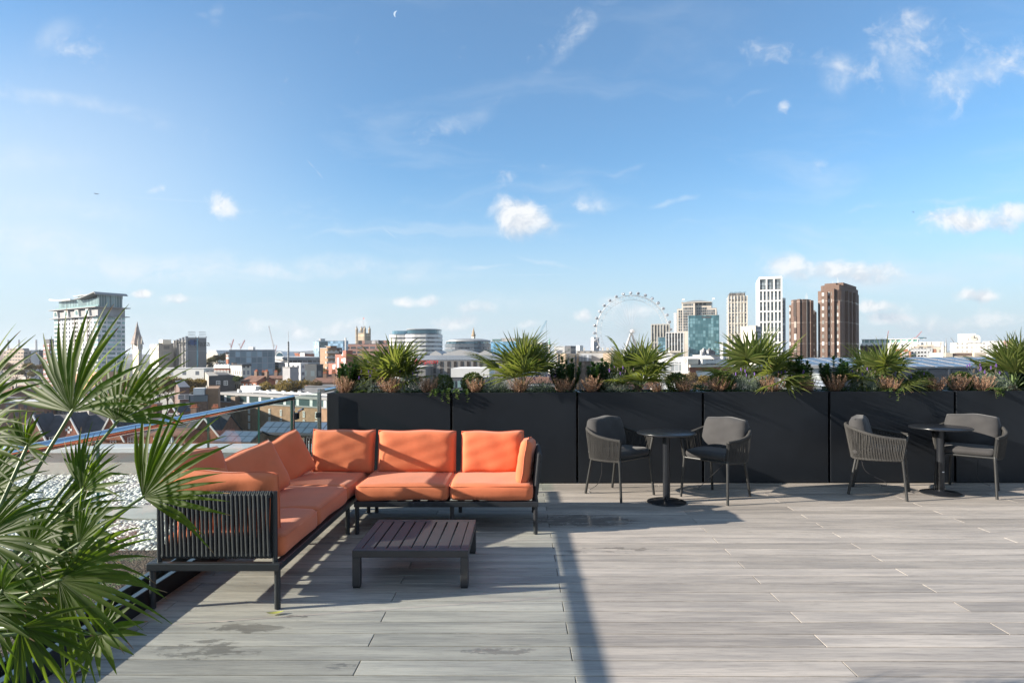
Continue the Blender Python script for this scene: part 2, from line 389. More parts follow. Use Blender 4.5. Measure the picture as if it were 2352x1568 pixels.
# ================================================================ SOFA
M_frame = pbr('anthracite_frame', (.035, .037, .042), .38, .3, .08, 5, .1, 600, .0006)
def ropemat():
    m, nt, b = newmat('charcoal_rope'); co = objco(nt)
    n = noise(nt, co, 180, 4, .7); n2 = noise(nt, co, 6, 3)
    c = mixc(nt, mr(nt, n, .35, .7), (.024, .025, .028), (.065, .066, .07)); c = mixc(nt, mr(nt, n2, .4, .8, 0, .4), c, (.02, .019, .02))
    L(nt, c, b.inputs['Base Color']); b.inputs['Roughness'].default_value = .85; bump(nt, b, n, .8, .003); return m
M_rope = ropemat()
def fabric(name, c, c2, sc=900, wr=True):
    m, nt, b = newmat(name); co = objco(nt)
    wv = noise(nt, co, sc, 2, .5); big = noise(nt, co, 3.5, 5, .6); med = noise(nt, co, 14, 4, .6)
    cc = mixc(nt, mr(nt, big, .3, .75), c, c2); cc = mixc(nt, mr(nt, wv, .35, .7, 0, .22), cc, tuple(x * .5 for x in c))
    L(nt, cc, b.inputs['Base Color']); b.inputs['Roughness'].default_value = .8; b.inputs['Sheen Weight'].default_value = .15; b.inputs['Specular IOR Level'].default_value = .25
    bump(nt, b, mathn(nt, 'ADD', mathn(nt, 'MULTIPLY', wv, .08), mathn(nt, 'MULTIPLY', med, .6)), .3 if wr else .2, .008); return m
M_or = fabric('orange_fabric', (.70, .195, .086), (.62, .163, .070))
M_pipe = pbr('orange_piping', (.58, .145, .07), .8, 0, .1)
M_grey = fabric('grey_fabric', (.05, .049, .05), (.04, .039, .04), 700)
def rbox(w, d, h, r=.04, puff=.02, nx=14, ny=14, nz=5, seed=0, wr=.004):
    """soft rounded box centred on the origin"""
    bm = bmesh.new(); idx = {}
    rnd = random.Random(seed); ph = [rnd.uniform(0, 6.28) for _ in range(6)]
    def P(i, j, k):
        key = (i, j, k)
        if key in idx: return idx[key]
        a, b_, c = 2 * i / nx - 1, 2 * j / ny - 1, 2 * k / nz - 1
        a = math.copysign(abs(a) ** .75, a); b_ = math.copysign(abs(b_) ** .75, b_)
        p = V3((a * w / 2, b_ * d / 2, c * h / 2)); rr = min(r, h / 2 * .98)
        q = V3((max(-w / 2 + rr, min(w / 2 - rr, p.x)), max(-d / 2 + rr, min(d / 2 - rr, p.y)), max(-h / 2 + rr, min(h / 2 - rr, p.z))))
        dd = p - q
        if dd.length > 1e-6: p = q + dd.normalized() * rr
        f = (1 - a * a) * (1 - b_ * b_)
        p.z += math.copysign(1, c) * puff * f ** .6 if k in (0, nz) or abs(c) > .3 else 0
        p.y += .012 * (1 - a * a) * (1 - c * c) * (1 if b_ > 0 else -1); p.x += .012 * (1 - b_ * b_) * (1 - c * c) * (1 if a > 0 else -1)
        p += V3((math.sin(9 * p.y + ph[0] + 7 * p.z), math.sin(8 * p.x + ph[1]), math.sin(7 * p.x + 5 * p.y + ph[2]) + .5 * math.sin(19 * p.x - 11 * p.y + ph[3]))) * wr
        idx[key] = bm.verts.new(p); return idx[key]
    for k in (0, nz):
        for i in range(nx):
            for j in range(ny): bm.faces.new([P(i, j, k), P(i + 1, j, k), P(i + 1, j + 1, k), P(i, j + 1, k)])
    for k in range(nz):
        for i in range(nx):
            for j in (0, ny): bm.faces.new([P(i, j, k), P(i + 1, j, k), P(i + 1, j, k + 1), P(i, j, k + 1)])
        for j in range(ny):
            for i in (0, nx): bm.faces.new([P(i, j, k), P(i, j + 1, k), P(i, j + 1, k + 1), P(i, j, k + 1)])
    bmesh.ops.recalc_face_normals(bm, faces=bm.faces)
    me = bpy.data.meshes.new('c'); bm.to_mesh(me); bm.free(); return me
def seat_cushion(parent, x0, x1, y0, y1, z0, z1, seed):
    w, d, h = x1 - x0, y1 - y0, z1 - z0
    o = link('seat_cushion', rbox(w, d, h, .036, .009, 18, 18, 5, seed), M_or, parent, smooth='all', loc=((x0 + x1) / 2, (y0 + y1) / 2, (z0 + z1) / 2))
    for s in (1,):
        zz = s * (h / 2 - .016); e = .012
        pts = [(-w/2+.03, -d/2+e-.012, zz), (w/2-.03, -d/2+e-.012, zz), (w/2-e+.012, -d/2+.03, zz), (w/2-e+.012, d/2-.03, zz), (w/2-.03, d/2-e+.012, zz), (-w/2+.03, d/2-e+.012, zz), (-w/2+e-.012, d/2-.03, zz), (-w/2+e-.012, -d/2+.03, zz)]
        MB().tube(pts, .0026, 6, closed=True).build('piping', M_or, o, smooth='all')
    return o
def pillow_mesh(w, h, t, seed=0, n=24, pw=7.0, q=.55, rc=.0):
    rnd = random.Random(seed); ph = [rnd.uniform(0, 6.28) for _ in range(8)]
    mb = MB(); m = n
    def pt(i, j, s):
        u, v = 2 * i / n - 1, 2 * j / m - 1
        f = max(0, (1 - abs(u) ** pw) * (1 - abs(v) ** pw)) ** q
        x = w / 2 * u * (1 - .022 * (1 - v * v) * abs(u) ** 3) * math.sqrt(1 - rc * v * v / 2); z = h / 2 * v * (1 - .022 * (1 - u * u) * abs(v) ** 3) * math.sqrt(1 - rc * u * u / 2)
        wr = .0026 * (math.sin(7 * u + 3 * v + ph[0]) + .6 * math.sin(11 * v - 6 * u + ph[1]) + .5 * math.sin(15 * u * v + ph[2]))
        edge = .005 * (math.sin(5 * u + ph[3]) * abs(v) ** 4 + math.sin(5 * v + ph[4]) * abs(u) ** 4)
        return (x, s * (t / 2 * f + wr * f) + edge * .6, z + edge)
    idx = [[None] * (m + 1) for _ in range(n + 1)]; vs = []; fs = []
    A = {}
    for s in (1, -1):
        for i in range(n + 1):
            for j in range(m + 1):
                rim = i in (0, n) or j in (0, m)
                key = (i, j, 0 if rim else s)
                if key not in A: A[key] = len(vs); vs.append(pt(i, j, 0 if rim else s))
        for i in range(n):
            for j in range(m):
                q4 = [A[(a, b, 0 if (a in (0, n) or b in (0, m)) else s)] for a, b in ((i, j), (i + 1, j), (i + 1, j + 1), (i, j + 1))]
                fs.append(q4 if s < 0 else q4[::-1])
    mb.add(vs, fs)
    rim = [pt(i, 0, 0) for i in range(n)] + [pt(n, j, 0) for j in range(m)] + [pt(i, m, 0) for i in range(n, 0, -1)] + [pt(0, j, 0) for j in range(m, 0, -1)]
    return mb, rim
def pillow(name, label, w, h, t, M, seed, mat=None, pipe=True, cat='cushion', group=None, parent=None, q=.42, rc=.06):
    mb, rim = pillow_mesh(w, h, t, seed, q=q, rc=rc)
    o = mb.build(name, mat or M_or, parent, smooth='all'); o.matrix_world = M if parent is None else o.matrix_world
    if parent is not None: o.matrix_local = M
    else: tag(o, label, cat, group)
    if pipe: MB().tube(rim, .005, 6, closed=True).build('piping', M_pipe, o, smooth='all')
    return o
def rope_panel(parent, A, B, H0, H1, n, off, lean=V3((0, 0, 0)), name='rope_weave'):
    """vertical rope strands in two layers between a low and a high rail running from A to B"""
    mb = MB(); A = V3(A); B = V3(B); d = (B - A); nrm = V3((-d.y, d.x, 0)).normalized()
    for i in range(n):
        for s in (-1, 1):
            t0 = (i + .5) / n; t1 = min(.995, max(.005, t0 + s * .42 / n))
            p0 = A + d * t0 + V3((0, 0, H0)); p1 = A + d * t1 + V3((0, 0, H1)) + lean
            a = p0 + nrm * s * off; c = p1 + nrm * s * off; m = (a + c) / 2 + V3((random.uniform(-.002, .002), random.uniform(-.002, .002), 0))
            mb.tube([p0 - nrm * s * .003 + V3((0, 0, -off)), a, m, c, p1 - nrm * s * .003 + V3((0, 0, off))], [.009, .0105, .010, .0105, .009], 6)
    # wrapped coils on both rails
    for (h, ln) in ((H0, V3((0, 0, 0))), (H1, lean)):
        pts = []; rs = []; K = n * 4
        for k in range(K + 1):
            pts.append(A + d * (k / K) + V3((0, 0, h)) + ln); rs.append(off + .003 + .0035 * (k % 2))
        mb.tube(pts, rs, 8)
    return mb.build(name, M_rope, parent, smooth=True)
FZ0, FZ1 = .238, .285
XL, XR2, YF, YB = -2.27, -1.455, 3.77, 6.14        # left wing
sl = thing('corner_sofa', 'left wing of the orange sofa with roped end panel facing the camera', 'sofa', (0, 0, 0), 0, 'two halves of the orange corner sofa')
b = MB(); b.box((XL, YF, FZ0), (XR2, YF + .05, FZ1)); b.box((XR2 - .05, YF + .052, FZ0), (XR2, YB, FZ1)); b.box((XL, YF + .052, FZ0), (XL + .05, YB, FZ1)); b.box((XL + .052, YB - .05, FZ0), (XR2 - .052, YB, FZ1))
for i in range(9): y = YF + .25 + i * .24; b.box((XL + .052, y, FZ0 + .012), (XR2 - .052, y + .06, FZ1 - .004))
b.build('seat_frame', M_frame, sl, bevel=.006)
for (x, y) in ((XL + .025, YF + .03), (XR2 - .025, YF + .03), (XR2 - .025, 5.36), (XL + .025, 5.0), (XR2 - .025, YB - .04), (XL + .025, YB - .04)):
    MB().tube([(x, y, .004), (x, y, FZ0)], .0185, 14).build('leg', M_frame, sl, smooth=True)
def upright(parent, x, y, top, lean, z0=FZ1 - .01):
    return MB().tube([(x, y, z0), (x + lean[0] * .4, y + lean[1] * .4, z0 + (top - z0) * .5), (x + lean[0], y + lean[1], top)], .016, 10).build('upright', M_frame, parent, smooth=True)
AT = .705
# end panel (front)
for x in (XL + .06, XR2 - .045): upright(sl, x, YF + .045, AT + .008, (0, -.0))
rope_panel(sl, (XL + .078, YF + .045, 0), (XR2 - .062, YF + .045, 0), .325, AT - .012, 25, .017)
# side panel along the balustrade
for y in (4.15, 5.0, 5.1, 5.95): upright(sl, XL + .035, y, AT + .02, (-.03, 0))
rope_panel(sl, (XL + .035, 4.17, 0), (XL + .035, 4.98, 0), .325, AT, 24, .016, V3((-.03, 0, 0)))
rope_panel(sl, (XL + .035, 5.12, 0), (XL + .035, 5.93, 0), .325, AT, 24, .016, V3((-.03, 0, 0)))
# back panel of the corner
for x in (-2.12, -1.47): upright(sl, x, YB - .02, AT + .02, (0, .05))
rope_panel(sl, (-2.10, YB - .02, 0), (-1.49, YB - .02, 0), .325, AT + .01, 21, .016, V3((0, .05, 0)))
seat_cushion(sl, XL + .07, XR2 - .006, YF + .09, 4.52, .292, .435, 1)
seat_cushion(sl, XL + .07, XR2 - .006, 4.525, 5.29, .292, .435, 2)
seat_cushion(sl, XL + .07, XR2 - .006, 5.295, YB - .06, .292, .432, 3)
XA, XB = -1.425, .155; YF2 = 5.345                  # back wing
sr = thing('corner_sofa', 'right wing of the orange sofa with two seats and one arm, along the planters', 'sofa', (0, 0, 0), 0, 'two halves of the orange corner sofa')
b = MB(); b.box((XA, YF2, FZ0), (XB, YF2 + .05, FZ1)); b.box((XA, YB - .05, FZ0), (XB, YB, FZ1)); b.box((XA, YF2 + .052, FZ0), (XA + .05, YB - .052, FZ1)); b.box((XB - .05, YF2 + .052, FZ0), (XB, YB - .052, FZ1))
for i in range(11): x = XA + .1 + i * .13; b.box((x, YF2 + .052, FZ0 + .02), (x + .06, YB - .052, FZ1 - .004))
b.build('seat_frame', M_frame, sr, bevel=.006)
for (x, y) in ((XA + .022, YF2 + .03), (XB - .025, YF2 + .03), (-.585, YF2 + .03), (XA + .022, YB - .03), (XB - .025, YB - .03), (-.585, YB - .03)):
    MB().tube([(x, y, .004), (x, y, FZ0)], .0185, 14).build('leg', M_frame, sr, smooth=True)
for x in (-1.34, -.66, -.53, .06): upright(sr, x, YB - .02, AT + .02, (0, .05))
rope_panel(sr, (-1.32, YB - .02, 0), (-.68, YB - .02, 0), .325, AT + .01, 20, .016, V3((0, .05, 0)))
rope_panel(sr, (-.51, YB - .02, 0), (.045, YB - .02, 0), .325, AT + .01, 18, .016, V3((0, .05, 0)))
for y in (YF2 + .06, 5.98): upright(sr, XB - .025, y, AT - (.02 if y < 5.5 else 0), (.035, 0))
rope_panel(sr, (XB - .025, YF2 + .078, 0), (XB - .025, 5.965, 0), .325, AT - .03, 19, .016, V3((.035, 0, 0)))
seat_cushion(sr, XA + .015, -.612, YF2 - .005, YB - .06, .292, .432, 4)
seat_cushion(sr, -.606, XB - .05, YF2 - .005, YB - .06, .292, .432, 5)
def PM(loc, rz=0, rx=0, ry=0):
    return Matrix.Translation(loc) @ Matrix.Rotation(R(rz), 4, 'Z') @ Matrix.Rotation(R(rx), 4, 'X') @ Matrix.Rotation(R(ry), 4, 'Y')
gcu = 'loose orange back cushions'
def pz(x, y, Y): return at_y(x, y, Y)
pillow('back_cushion', 'orange cushion upright in the sofa corner with big triangular shadow', .60, .41, .17, PM(pz(789, 1036, 5.98), 2, -9, 1), 1, group=gcu)
pillow('back_cushion', 'orange cushion upright in the middle of the back row, crossed by a diagonal shadow', .75, .41, .18, PM(pz(958, 1037, 5.97), 1, -9, 0), 2, group=gcu)
pillow('back_cushion', 'fully sunlit orange cushion upright at the right of the back row', .60, .40, .18, PM(pz(1131, 1038, 5.96), -2, -9, 0), 3, group=gcu)
pillow('back_cushion', 'orange cushion seen edge on, leaning against the right sofa arm', .44, .40, .125, PM(pz(1208, 1056, 5.62), 84, 8, 3), 4, group=gcu)
pillow('back_cushion', 'smaller orange cushion tilted in the corner beside the glass', .42, .41, .15, PM(pz(660, 1052, 5.62), 52, -16, -20), 5, group=gcu)
pillow('back_cushion', 'large shaded orange cushion slumped against the side rope panel', .62, .42, .16, PM(pz(578, 1092, 4.86), 64, -24, -12), 6, group=gcu)
pillow('back_cushion', 'orange cushion half hidden behind the palm fan on the sofa wing', .58, .40, .15, PM(pz(450, 1098, 4.35) + V3((0, 0, .0)), 78, -18, 2), 7, group=gcu)
pillow('back_cushion', 'orange cushion leaning on the front end panel behind ropes', .66, .44, .15, PM(V3((-1.86, 3.97, .60)), 2, 12, 2), 8, group=gcu)

# ================================================================ COFFEE TABLE
M_tab = pbr('table_powder_coat', (.046, .042, .044), .5, 0, .1, 6, .08, 700, .0006)
TX0, TX1, TY0, TY1, TZ = -1.115, -.345, 4.135, 4.905, .25
ct = thing('coffee_table', 'low square slatted metal coffee table in front of the orange sofa', 'table', ((TX0 + TX1) / 2, (TY0 + TY1) / 2, 0))
hw, hd = (TX1 - TX0) / 2, (TY1 - TY0) / 2; fr = .052
b = MB(); b.box((-hw, -hd, TZ - .048), (hw, -hd + fr, TZ)); b.box((-hw, hd - fr, TZ - .048), (hw, hd, TZ)); b.box((-hw, -hd + fr + .0005, TZ - .048), (-hw + fr, hd - fr - .0005, TZ)); b.box((hw - fr, -hd + fr + .0005, TZ - .048), (hw, hd - fr - .0005, TZ))
b.build('top_frame', M_tab, ct, bevel=.004)
ns = 8; sw = (2 * (hw - fr)) / ns
for i in range(ns):
    MB().box((-hw + fr + i * sw + .006, -hd + fr + .0008, TZ - .02), (-hw + fr + (i + 1) * sw - .006, hd - fr - .0008, TZ - .001)).build('slat', M_tab, ct, bevel=.0025)
for sx in (-1, 1):
    for sy in (-1, 1):
        x = sx * (hw - .0265); y = sy * (hd - .0265)
        MB().cbox((x, y, .107), (.052, .052, .19)).build('leg', M_tab, ct, bevel=.004)
        MB().cbox((x, y, .005), (.046, .046, .012)).build('foot_glide', M_kerb, ct, bevel=.002)

# ================================================================ CAFE CHAIRS AND TABLES
M_chair = pbr('grey_chair_metal', (.04, .041, .041), .4, .4, .06)
M_crope = ropemat(); M_crope.name = 'grey_chair_rope'
for n_ in M_crope.node_tree.nodes:
    if n_.type == 'MIX':
        if abs(n_.inputs[6].default_value[0] - .024) < 1e-3: n_.inputs[6].default_value = (.023, .022, .021, 1); n_.inputs[7].default_value = (.066, .064, .06, 1)
def make_chair():
    t = thing('rope_armchair', 'x', 'chair', (0, 0, 0), 0, 'grey rope armchairs at the cafe tables')
    for s in (-1, 1):
        MB().tube(bez([(s * .275, -.27, .004), (s * .255, -.235, .40), (s * .255, -.232, .45), (s * .275, -.262, .63)], 6), [.0135] * 6 + [.0155] * 13, 12).build('front_leg', M_chair, t, smooth=True)
        MB().tube([(s * .225, .275, .004), (s * .20, .20, .41)], .014, 12).build('rear_leg', M_chair, t, smooth=True)
    ring = bez([(-.255, -.232, .425), (-.285, -.08, .42), (-.28, .08, .415), (-.20, .215, .41), (0, .255, .41), (.20, .215, .41), (.28, .08, .415), (.285, -.08, .42), (.255, -.232, .425)], 10)
    b = MB(); b.tube(ring, .013, 10); b.tube([(-.255, -.232, .425), (.255, -.232, .425)], .0125, 10)
    for x in (-.14, 0, .14): b.cbox((x, 0, .421), (.03, .46, .006))
    b.build('seat_frame', M_chair, t, smooth=True)
    top = bez([(-.275, -.262, .632), (-.315, -.10, .648), (-.315, .06, .675), (-.235, .235, .725), (0, .32, .745), (.235, .235, .725), (.315, .06, .675), (.315, -.10, .648), (.275, -.262, .632)], 10)
    K = len(top) * 3; 
    b = MB(); pts = []; rs = []
    for k in range(K):
        f = k / (K - 1) * (len(top) - 1); i = min(int(f), len(top) - 2); pts.append(top[i].lerp(top[i + 1], f - i)); rs.append(.0165 + .0025 * (k % 2))
    b.tube(pts, rs, 9); b.build('top_rail', M_crope, t, smooth=True)
    b = MB(); n = 92
    for k in range(n):
        f = (k + .5) / n * (len(top) - 1); i = int(f); p = top[i].lerp(top[i + 1], f - i); q = ring[i].lerp(ring[i + 1], f - i)
        o = V3((q.x, q.y * 1.0, 0)).normalized() * .014
        j = V3((random.uniform(-.002, .002), random.uniform(-.002, .002), 0))
        b.tube([q + o * .9 + V3((0, 0, -.012)), q + o, (p + q) / 2 + o + j, p + o], .0052, 5)
        if k % 2: b.tube([q - o * .6, (p + q) / 2 - o * .5 + j, p - o * .6], .0048, 5)
    b.tube([q + V3((0, 0, -.006)) for q in ring], [.016 + .002 * (k % 2) for k in range(len(ring))], 8)
    b.build('rope_shell', M_crope, t, smooth=True)
    o = link('seat_cushion', rbox(.50, .47, .075, .034, .012, 14, 14, 4, 9, .003), M_grey, t, smooth='all', loc=(0, -.01, .475))
    pillow('back_cushion', None, .54, .40, .17, PM(V3((0, .165, .655)), 0, -14, 0), 12, M_grey, False, parent=t, q=.5, rc=.42)
    return t
ch0 = make_chair()
def place(i, rear, front, label):
    rear = V3(rear + (0,)); front = V3(front + (0,)); d = front - rear; c = (rear + front) / 2
    rz = math.atan2(d.x, -d.y)     # local front is -y
    c.z = 0
    if i == 0: ch0.location = c; ch0.rotation_euler = (0, 0, rz); ch0['label'] = label
    else: dup(ch0, c, rz, label)
place(0, (.897, 7.075), (1.247, 6.675), 'grey rope armchair between the sofa and the first round table, turned to the right')
place(1, (2.308, 6.925), (1.924, 6.58), 'grey rope armchair right of the first round table, its back cushion lit')
place(2, (3.71, 7.06), (4.15, 6.77), 'grey rope armchair showing its roped outer side, left of the far right table')
place(3, (5.16, 7.2), (4.79, 6.81), 'grey rope armchair behind the far right table, its cushion crossed by a table shadow')
M_tt = pbr('cafe_table_black', (.014, .016, .02), .28, .1, .1, 8, .05, 500, .0005)
def cafe(loc, label, sticker):
    t = thing('cafe_table', label, 'table', loc, 0, 'black round pedestal cafe tables')
    MB().lathe([(.0, .708), (.29, .708), (.299, .712), (.301, .718), (.299, .725), (.294, .728), (0, .728)], 48).build('table_top', M_tt, t, smooth=True)
    MB().lathe([(.0, .012), (.037, .012), (.037, .708), (0, .708)], 24).build('column', M_tt, t, smooth=True)
    MB().lathe([(.0, .002), (.198, .002), (.2, .006), (.198, .010), (.17, .018), (.05, .03), (.038, .034), (0, .034)], 40).build('base', M_tt, t, smooth=True)
    if sticker: MB().lathe([(.0372, .225), (.0378, .226), (.0378, .236), (.0372, .237)], 40).build('sticker_band', M_tt, t)
    return t
p1 = at_z(1531, 1152.8, 0); p2 = at_z(2160.5, 1132.5, 0)
cafe((p1.x, p1.y, 0), 'black round cafe table standing nearer the sofa, between two chairs turned to each other', False)
t2 = cafe((p2.x, p2.y, 0), 'black round cafe table at the far right, small white tag on its column', False)
MB().cbox((.004, -.0375, .24), (.022, .003, .009)).build('tag', pbr('white_tag', (.7, .7, .7), .5), t2)
# security cables that tie the chairs to the deck
M_cable = pbr('black_cable', (.02, .02, .022), .5)
def tether(px, label):
    pts = [at_y(*q) for q in px]; base = at_z(px[-1][0], px[-1][1], 0)
    t = thing('tether_cable', label, 'cable', base, 0, 'thin tether cables under the cafe chairs')
    b = MB(); b.tube([p - base for p in bez(pts[:-1] + [base + V3((0, 0, .03))], 6)], .003, 6); b.build('cable', M_cable, t, smooth=True)
    MB().lathe([(0, .002), (.012, .002), (.012, .008), (.005, .01), (.005, .028), (.009, .03), (.009, .04), (0, .042)], 10).build('eye_bolt', M_steel, t, smooth=True)
tether([(1382.5, 1062, 7.0), (1381, 1090, 7.0), (1372, 1112, 6.95), (1354, 1130, 6.92)], 'thin cable hanging under the chair nearest the sofa')
tether([(1660, 1068, 6.6), (1630, 1096, 6.8), (1606, 1118, 6.9), (1604, 1123.5, 6.95)], 'taut thin cable under the chair right of the first table')
tether([(1979, 1056, 7.0), (1986, 1078, 6.95), (2005, 1093, 6.9), (2030, 1104, 6.86), (2036, 1115, 6.86), (2024.5, 1121, 6.9)], 'looping thin cable on the deck under the chair with roped side to camera')
tether([(2247, 1055, 7.2), (2245, 1085, 7.1), (2252, 1105, 7.05), (2274, 1121, 6.95)], 'thin cable under the rightmost chair')
# small litter
M_yel = leafmat('yellow_leaf', (.45, .42, .10), (.5, .48, .15), .2); M_brn = leafmat('brown_leaf', (.06, .025, .015), (.08, .03, .02), .1)
def fallen(px, py, ln, rz, mat, label, roll=.3):
    p = at_z(px, py, 0); mb = MB(); n = 7; vs = []; fs = []
    for i in range(n):
        t = i / (n - 1); w = ln * .16 * math.sin(math.pi * (t * .9 + .05)) ; z = .006 + roll * ln * (t - .5) ** 2
        vs += [(t * ln - ln / 2, -w, z + w * .5), (t * ln - ln / 2, 0, z), (t * ln - ln / 2, w, z + w * .5)]
    for i in range(n - 1):
        for j in range(2): a = i * 3 + j; fs.append((a, a + 1, a + 4, a + 3))
    mb.add(vs, fs); mb.xf(Matrix.Rotation(rz, 4, 'Z')); o = mb.build('fallen_leaf', mat, smooth='all'); o.location = p; tag(o, label, 'leaf')
fallen(632, 1411, .10, .3, M_yel, 'yellow leaf fallen by the front leg of the sofa wing', .5)
fallen(183, 1549, .085, 1.1, M_brn, 'dark curled leaf lying on the deck by the black kerb')
fallen(897, 1257 + 8, .05, .2, pbr('pale_leaf', (.4, .4, .42), .7), 'small pale leaf under the coffee table', .2)
# ================================================================ CITY
GZ = -30.0
M_ground = pbr('city_ground', (.09, .09, .085), .95, 0, .4, .02, col2=(.05, .06, .035))
o = MB().box((-14000, 14, GZ - 1), (14000, 16000, GZ)).build('ground', M_ground); o['kind'] = 'structure'
o = MB().box((-14000, -6000, GZ - 1), (14000, 13.9, GZ)).build('ground', M_ground); o['kind'] = 'structure'
M_white = pbr('white_wall', (.72, .71, .69), .7, 0, .06, .2)
M_stone = pbr('portland_stone', (.62, .57, .49), .8, 0, .12, .15)
M_grey = M_grey
M_gwall = pbr('grey_wall', (.30, .30, .31), .75, 0, .12, .2)
M_dark = pbr('dark_wall', (.06, .062, .068), .6, 0, .15, .3)
M_slate = pbr('slate_roof', (.055, .055, .062), .7, 0, .2, .6, .4, 3, .05)
M_tile = pbr('brown_tile_roof', (.16, .085, .06), .85, 0, .25, .8, .4, 4, .05)
M_brick = pbr('brown_brick', (.19, .12, .085), .85, 0, .22, 1.2, .3, 8, .01)
M_redb = pbr('red_brick', (.30, .11, .065), .85, 0, .2, .8, .3, 8, .01)
M_buff = pbr('buff_brick', (.29, .18, .11), .85, 0, .14, .5, .3, 8, .01)
M_felt = pbr('flat_roof_felt', (.20, .20, .20), .9, 0, .25, .4)
M_lroof = pbr('pale_flat_roof', (.5, .5, .5), .8, 0, .15, .3)
M_trim = pbr('white_trim', (.75, .75, .73), .6, 0, .04)
M_terra = pbr('terracotta_pot', (.34, .12, .06), .8, 0, .2, 6)
def wglass(name, c, met=.0, rough=.06):
    m, nt, b = newmat(name)
    oi = nt.nodes.new('ShaderNodeObjectInfo'); g = nt.nodes.new('ShaderNodeNewGeometry')
    r = mathn(nt, 'FRACT', mathn(nt, 'ADD', oi.outputs['Random'], g.outputs['Random Per Island']))
    L(nt, mixc(nt, mathn(nt, 'POWER', r, 2.0), c, tuple(min(1, x * 3 + .05) for x in c)), b.inputs['Base Color'])
    b.inputs['Roughness'].default_value = rough; b.inputs['Metallic'].default_value = met; b.inputs['Specular IOR Level'].default_value = .8; return m
M_win = wglass('window_glass', (.03, .038, .045))
M_wing = wglass('green_window_glass', (.10, .16, .16), .2)
M_blueg = wglass('blue_glass', (.07, .14, .18), .45, .04)
class Bd: pass
def bld(name, label, xl, xe, xr, yt, D, th, mat, cat='building', dep=None, zb=None, roofmat=None, wall='wall', group=None, par=.35, body=True):
    """building with its near vertical edge at photo column xe; the left face runs back-left to column xl, the right face back-right to xr"""
    b = Bd(); t = R(th); dL = V3((-math.cos(t), math.sin(t), 0)); dR = V3((math.sin(t), math.cos(t), 0))
    E = at_y(xe, VY, D); b.E = E; b.D = D
    inv = RM.transposed(); b.inv = inv
    def hit(px, d):
        e = inv @ (E - CAM); q = inv @ d; k = (px - CX) / F
        return (k * -e.z - e.x) / (q.x + k * q.z)
    b.hit = hit; b.dL, b.dR = dL, dR
    b.L = hit(xl, dL) if xl < xe else 0.0
    b.Rr = dep if dep is not None else hit(xr, dR)
    if dep is None and (b.Rr <= 0 or b.Rr > 5 * max(b.L, 8)):      # right face turned out of sight
        return bld(name, label, xl, xr, xr + 1, yt, D, th, mat, cat, .6 * hit(xl, dL), zb, roofmat, wall, group, par, body)
    b.gz = GZ if zb is None else zb
    b.z = lambda py, px=xe: at_y(px, py, D).z - b.gz
    b.uL = lambda px: -hit(px, dL); b.uR = lambda px: hit(px, dR)
    b.H = b.z(yt)
    b.o = thing(name, label, cat, (E.x, E.y, b.gz), -t, group)
    b.mat = mat
    if body:
        MB().box((-b.L, 0, 0), (0, b.Rr, b.H)).build(wall, mat, b.o)
        if roofmat is not None:
            MB().box((-b.L - .15, -.15, b.H + .003), (.15, b.Rr + .15, b.H + par)).build('roof', roofmat, b.o)
    return b
def part(b, nm, x0, x1, y0, y1, z0, z1, mat, parent=None):
    return MB().box((x0, y0, z0), (x1, y1, z1)).build(nm, mat, parent or b.o)
def wins(b, face, us, zs, w, h, mat, name='window', t=.12, frame=None, maxo=100, fw=.09):
    """one object per window; beyond maxo the rest is one stuff part"""
    rotm = Matrix.Rotation(R(90), 4, 'Z') if face == 'R' else Matrix.Identity(4)
    pos = [(u, z) for z in zs for u in us]
    if frame:
        me = MB(); me.box((-w/2, -t, -h/2), (-w/2+fw, t*.2, h/2)); me.box((w/2-fw, -t, -h/2), (w/2, t*.2, h/2)); me.box((-w/2+fw, -t, h/2-fw), (w/2-fw, t*.2, h/2)); me.box((-w/2+fw, -t, -h/2), (w/2-fw, t*.2, -h/2+fw)); me.box((-fw*.4, -t*.9, -h/2+fw), (fw*.4, t*.1, h/2-fw)); me.box((-w/2+fw, -t*.85, -fw*.35), (w/2-fw, t*.05, fw*.35))
        fm = me.mesh('frame'); fm.materials.append(frame)
        gm = MB().box((-w/2+fw, -t*.3, -h/2+fw), (w/2-fw, t*.1, h/2-fw)).mesh('pane'); gm.materials.append(mat)
    else:
        gm = MB().box((-w/2, -t, -h/2), (w/2, t, h/2)).mesh('window'); gm.materials.append(mat)
    rest = MB()
    for k, (u, z) in enumerate(pos):
        p = V3((u, 0, z)) if face == 'L' else V3((0, u, z))
        if k < maxo:
            o = bpy.data.objects.new(name, fm if frame else gm); C.objects.link(o); o.parent = b.o; o.location = p
            if face == 'R': o.rotation_euler.z = R(90)
            if frame:
                g = bpy.data.objects.new('pane', gm); C.objects.link(g); g.parent = o
        else: rest.box((-w/2, -t, -h/2), (w/2, t, h/2), 0, Matrix.Translation(p) @ rotm)
    if rest.v: tag(rest.build(name + '_rows', mat, b.o), kind='stuff')
def lin(a, c, n): return [a + (c - a) * (i + .5) / n for i in range(n)]
def plant(b, n, seed, h=1.6, mat=None, name='roof_plant'):
    """small roof plant: boxes and ducts"""
    rnd = random.Random(seed)
    for i in range(n):
        w, d = rnd.uniform(.06, .2) * b.L, rnd.uniform(.1, .4) * b.Rr
        x = -b.L * rnd.uniform(.05, .8); y = b.Rr * rnd.uniform(.05, .5); hh = h * rnd.uniform(.5, 1.3)
        m = MB().box((x - w, y, b.H + .35), (x, y + d, b.H + .35 + hh)); m.box((x - w * .7, y + d * .2, b.H + .352 + hh), (x - w * .2, y + d * .7, b.H + .5 + hh * 1.2))
        m.build(name, mat or rnd.choice((M_lroof, M_gwall, M_felt)), b.o)

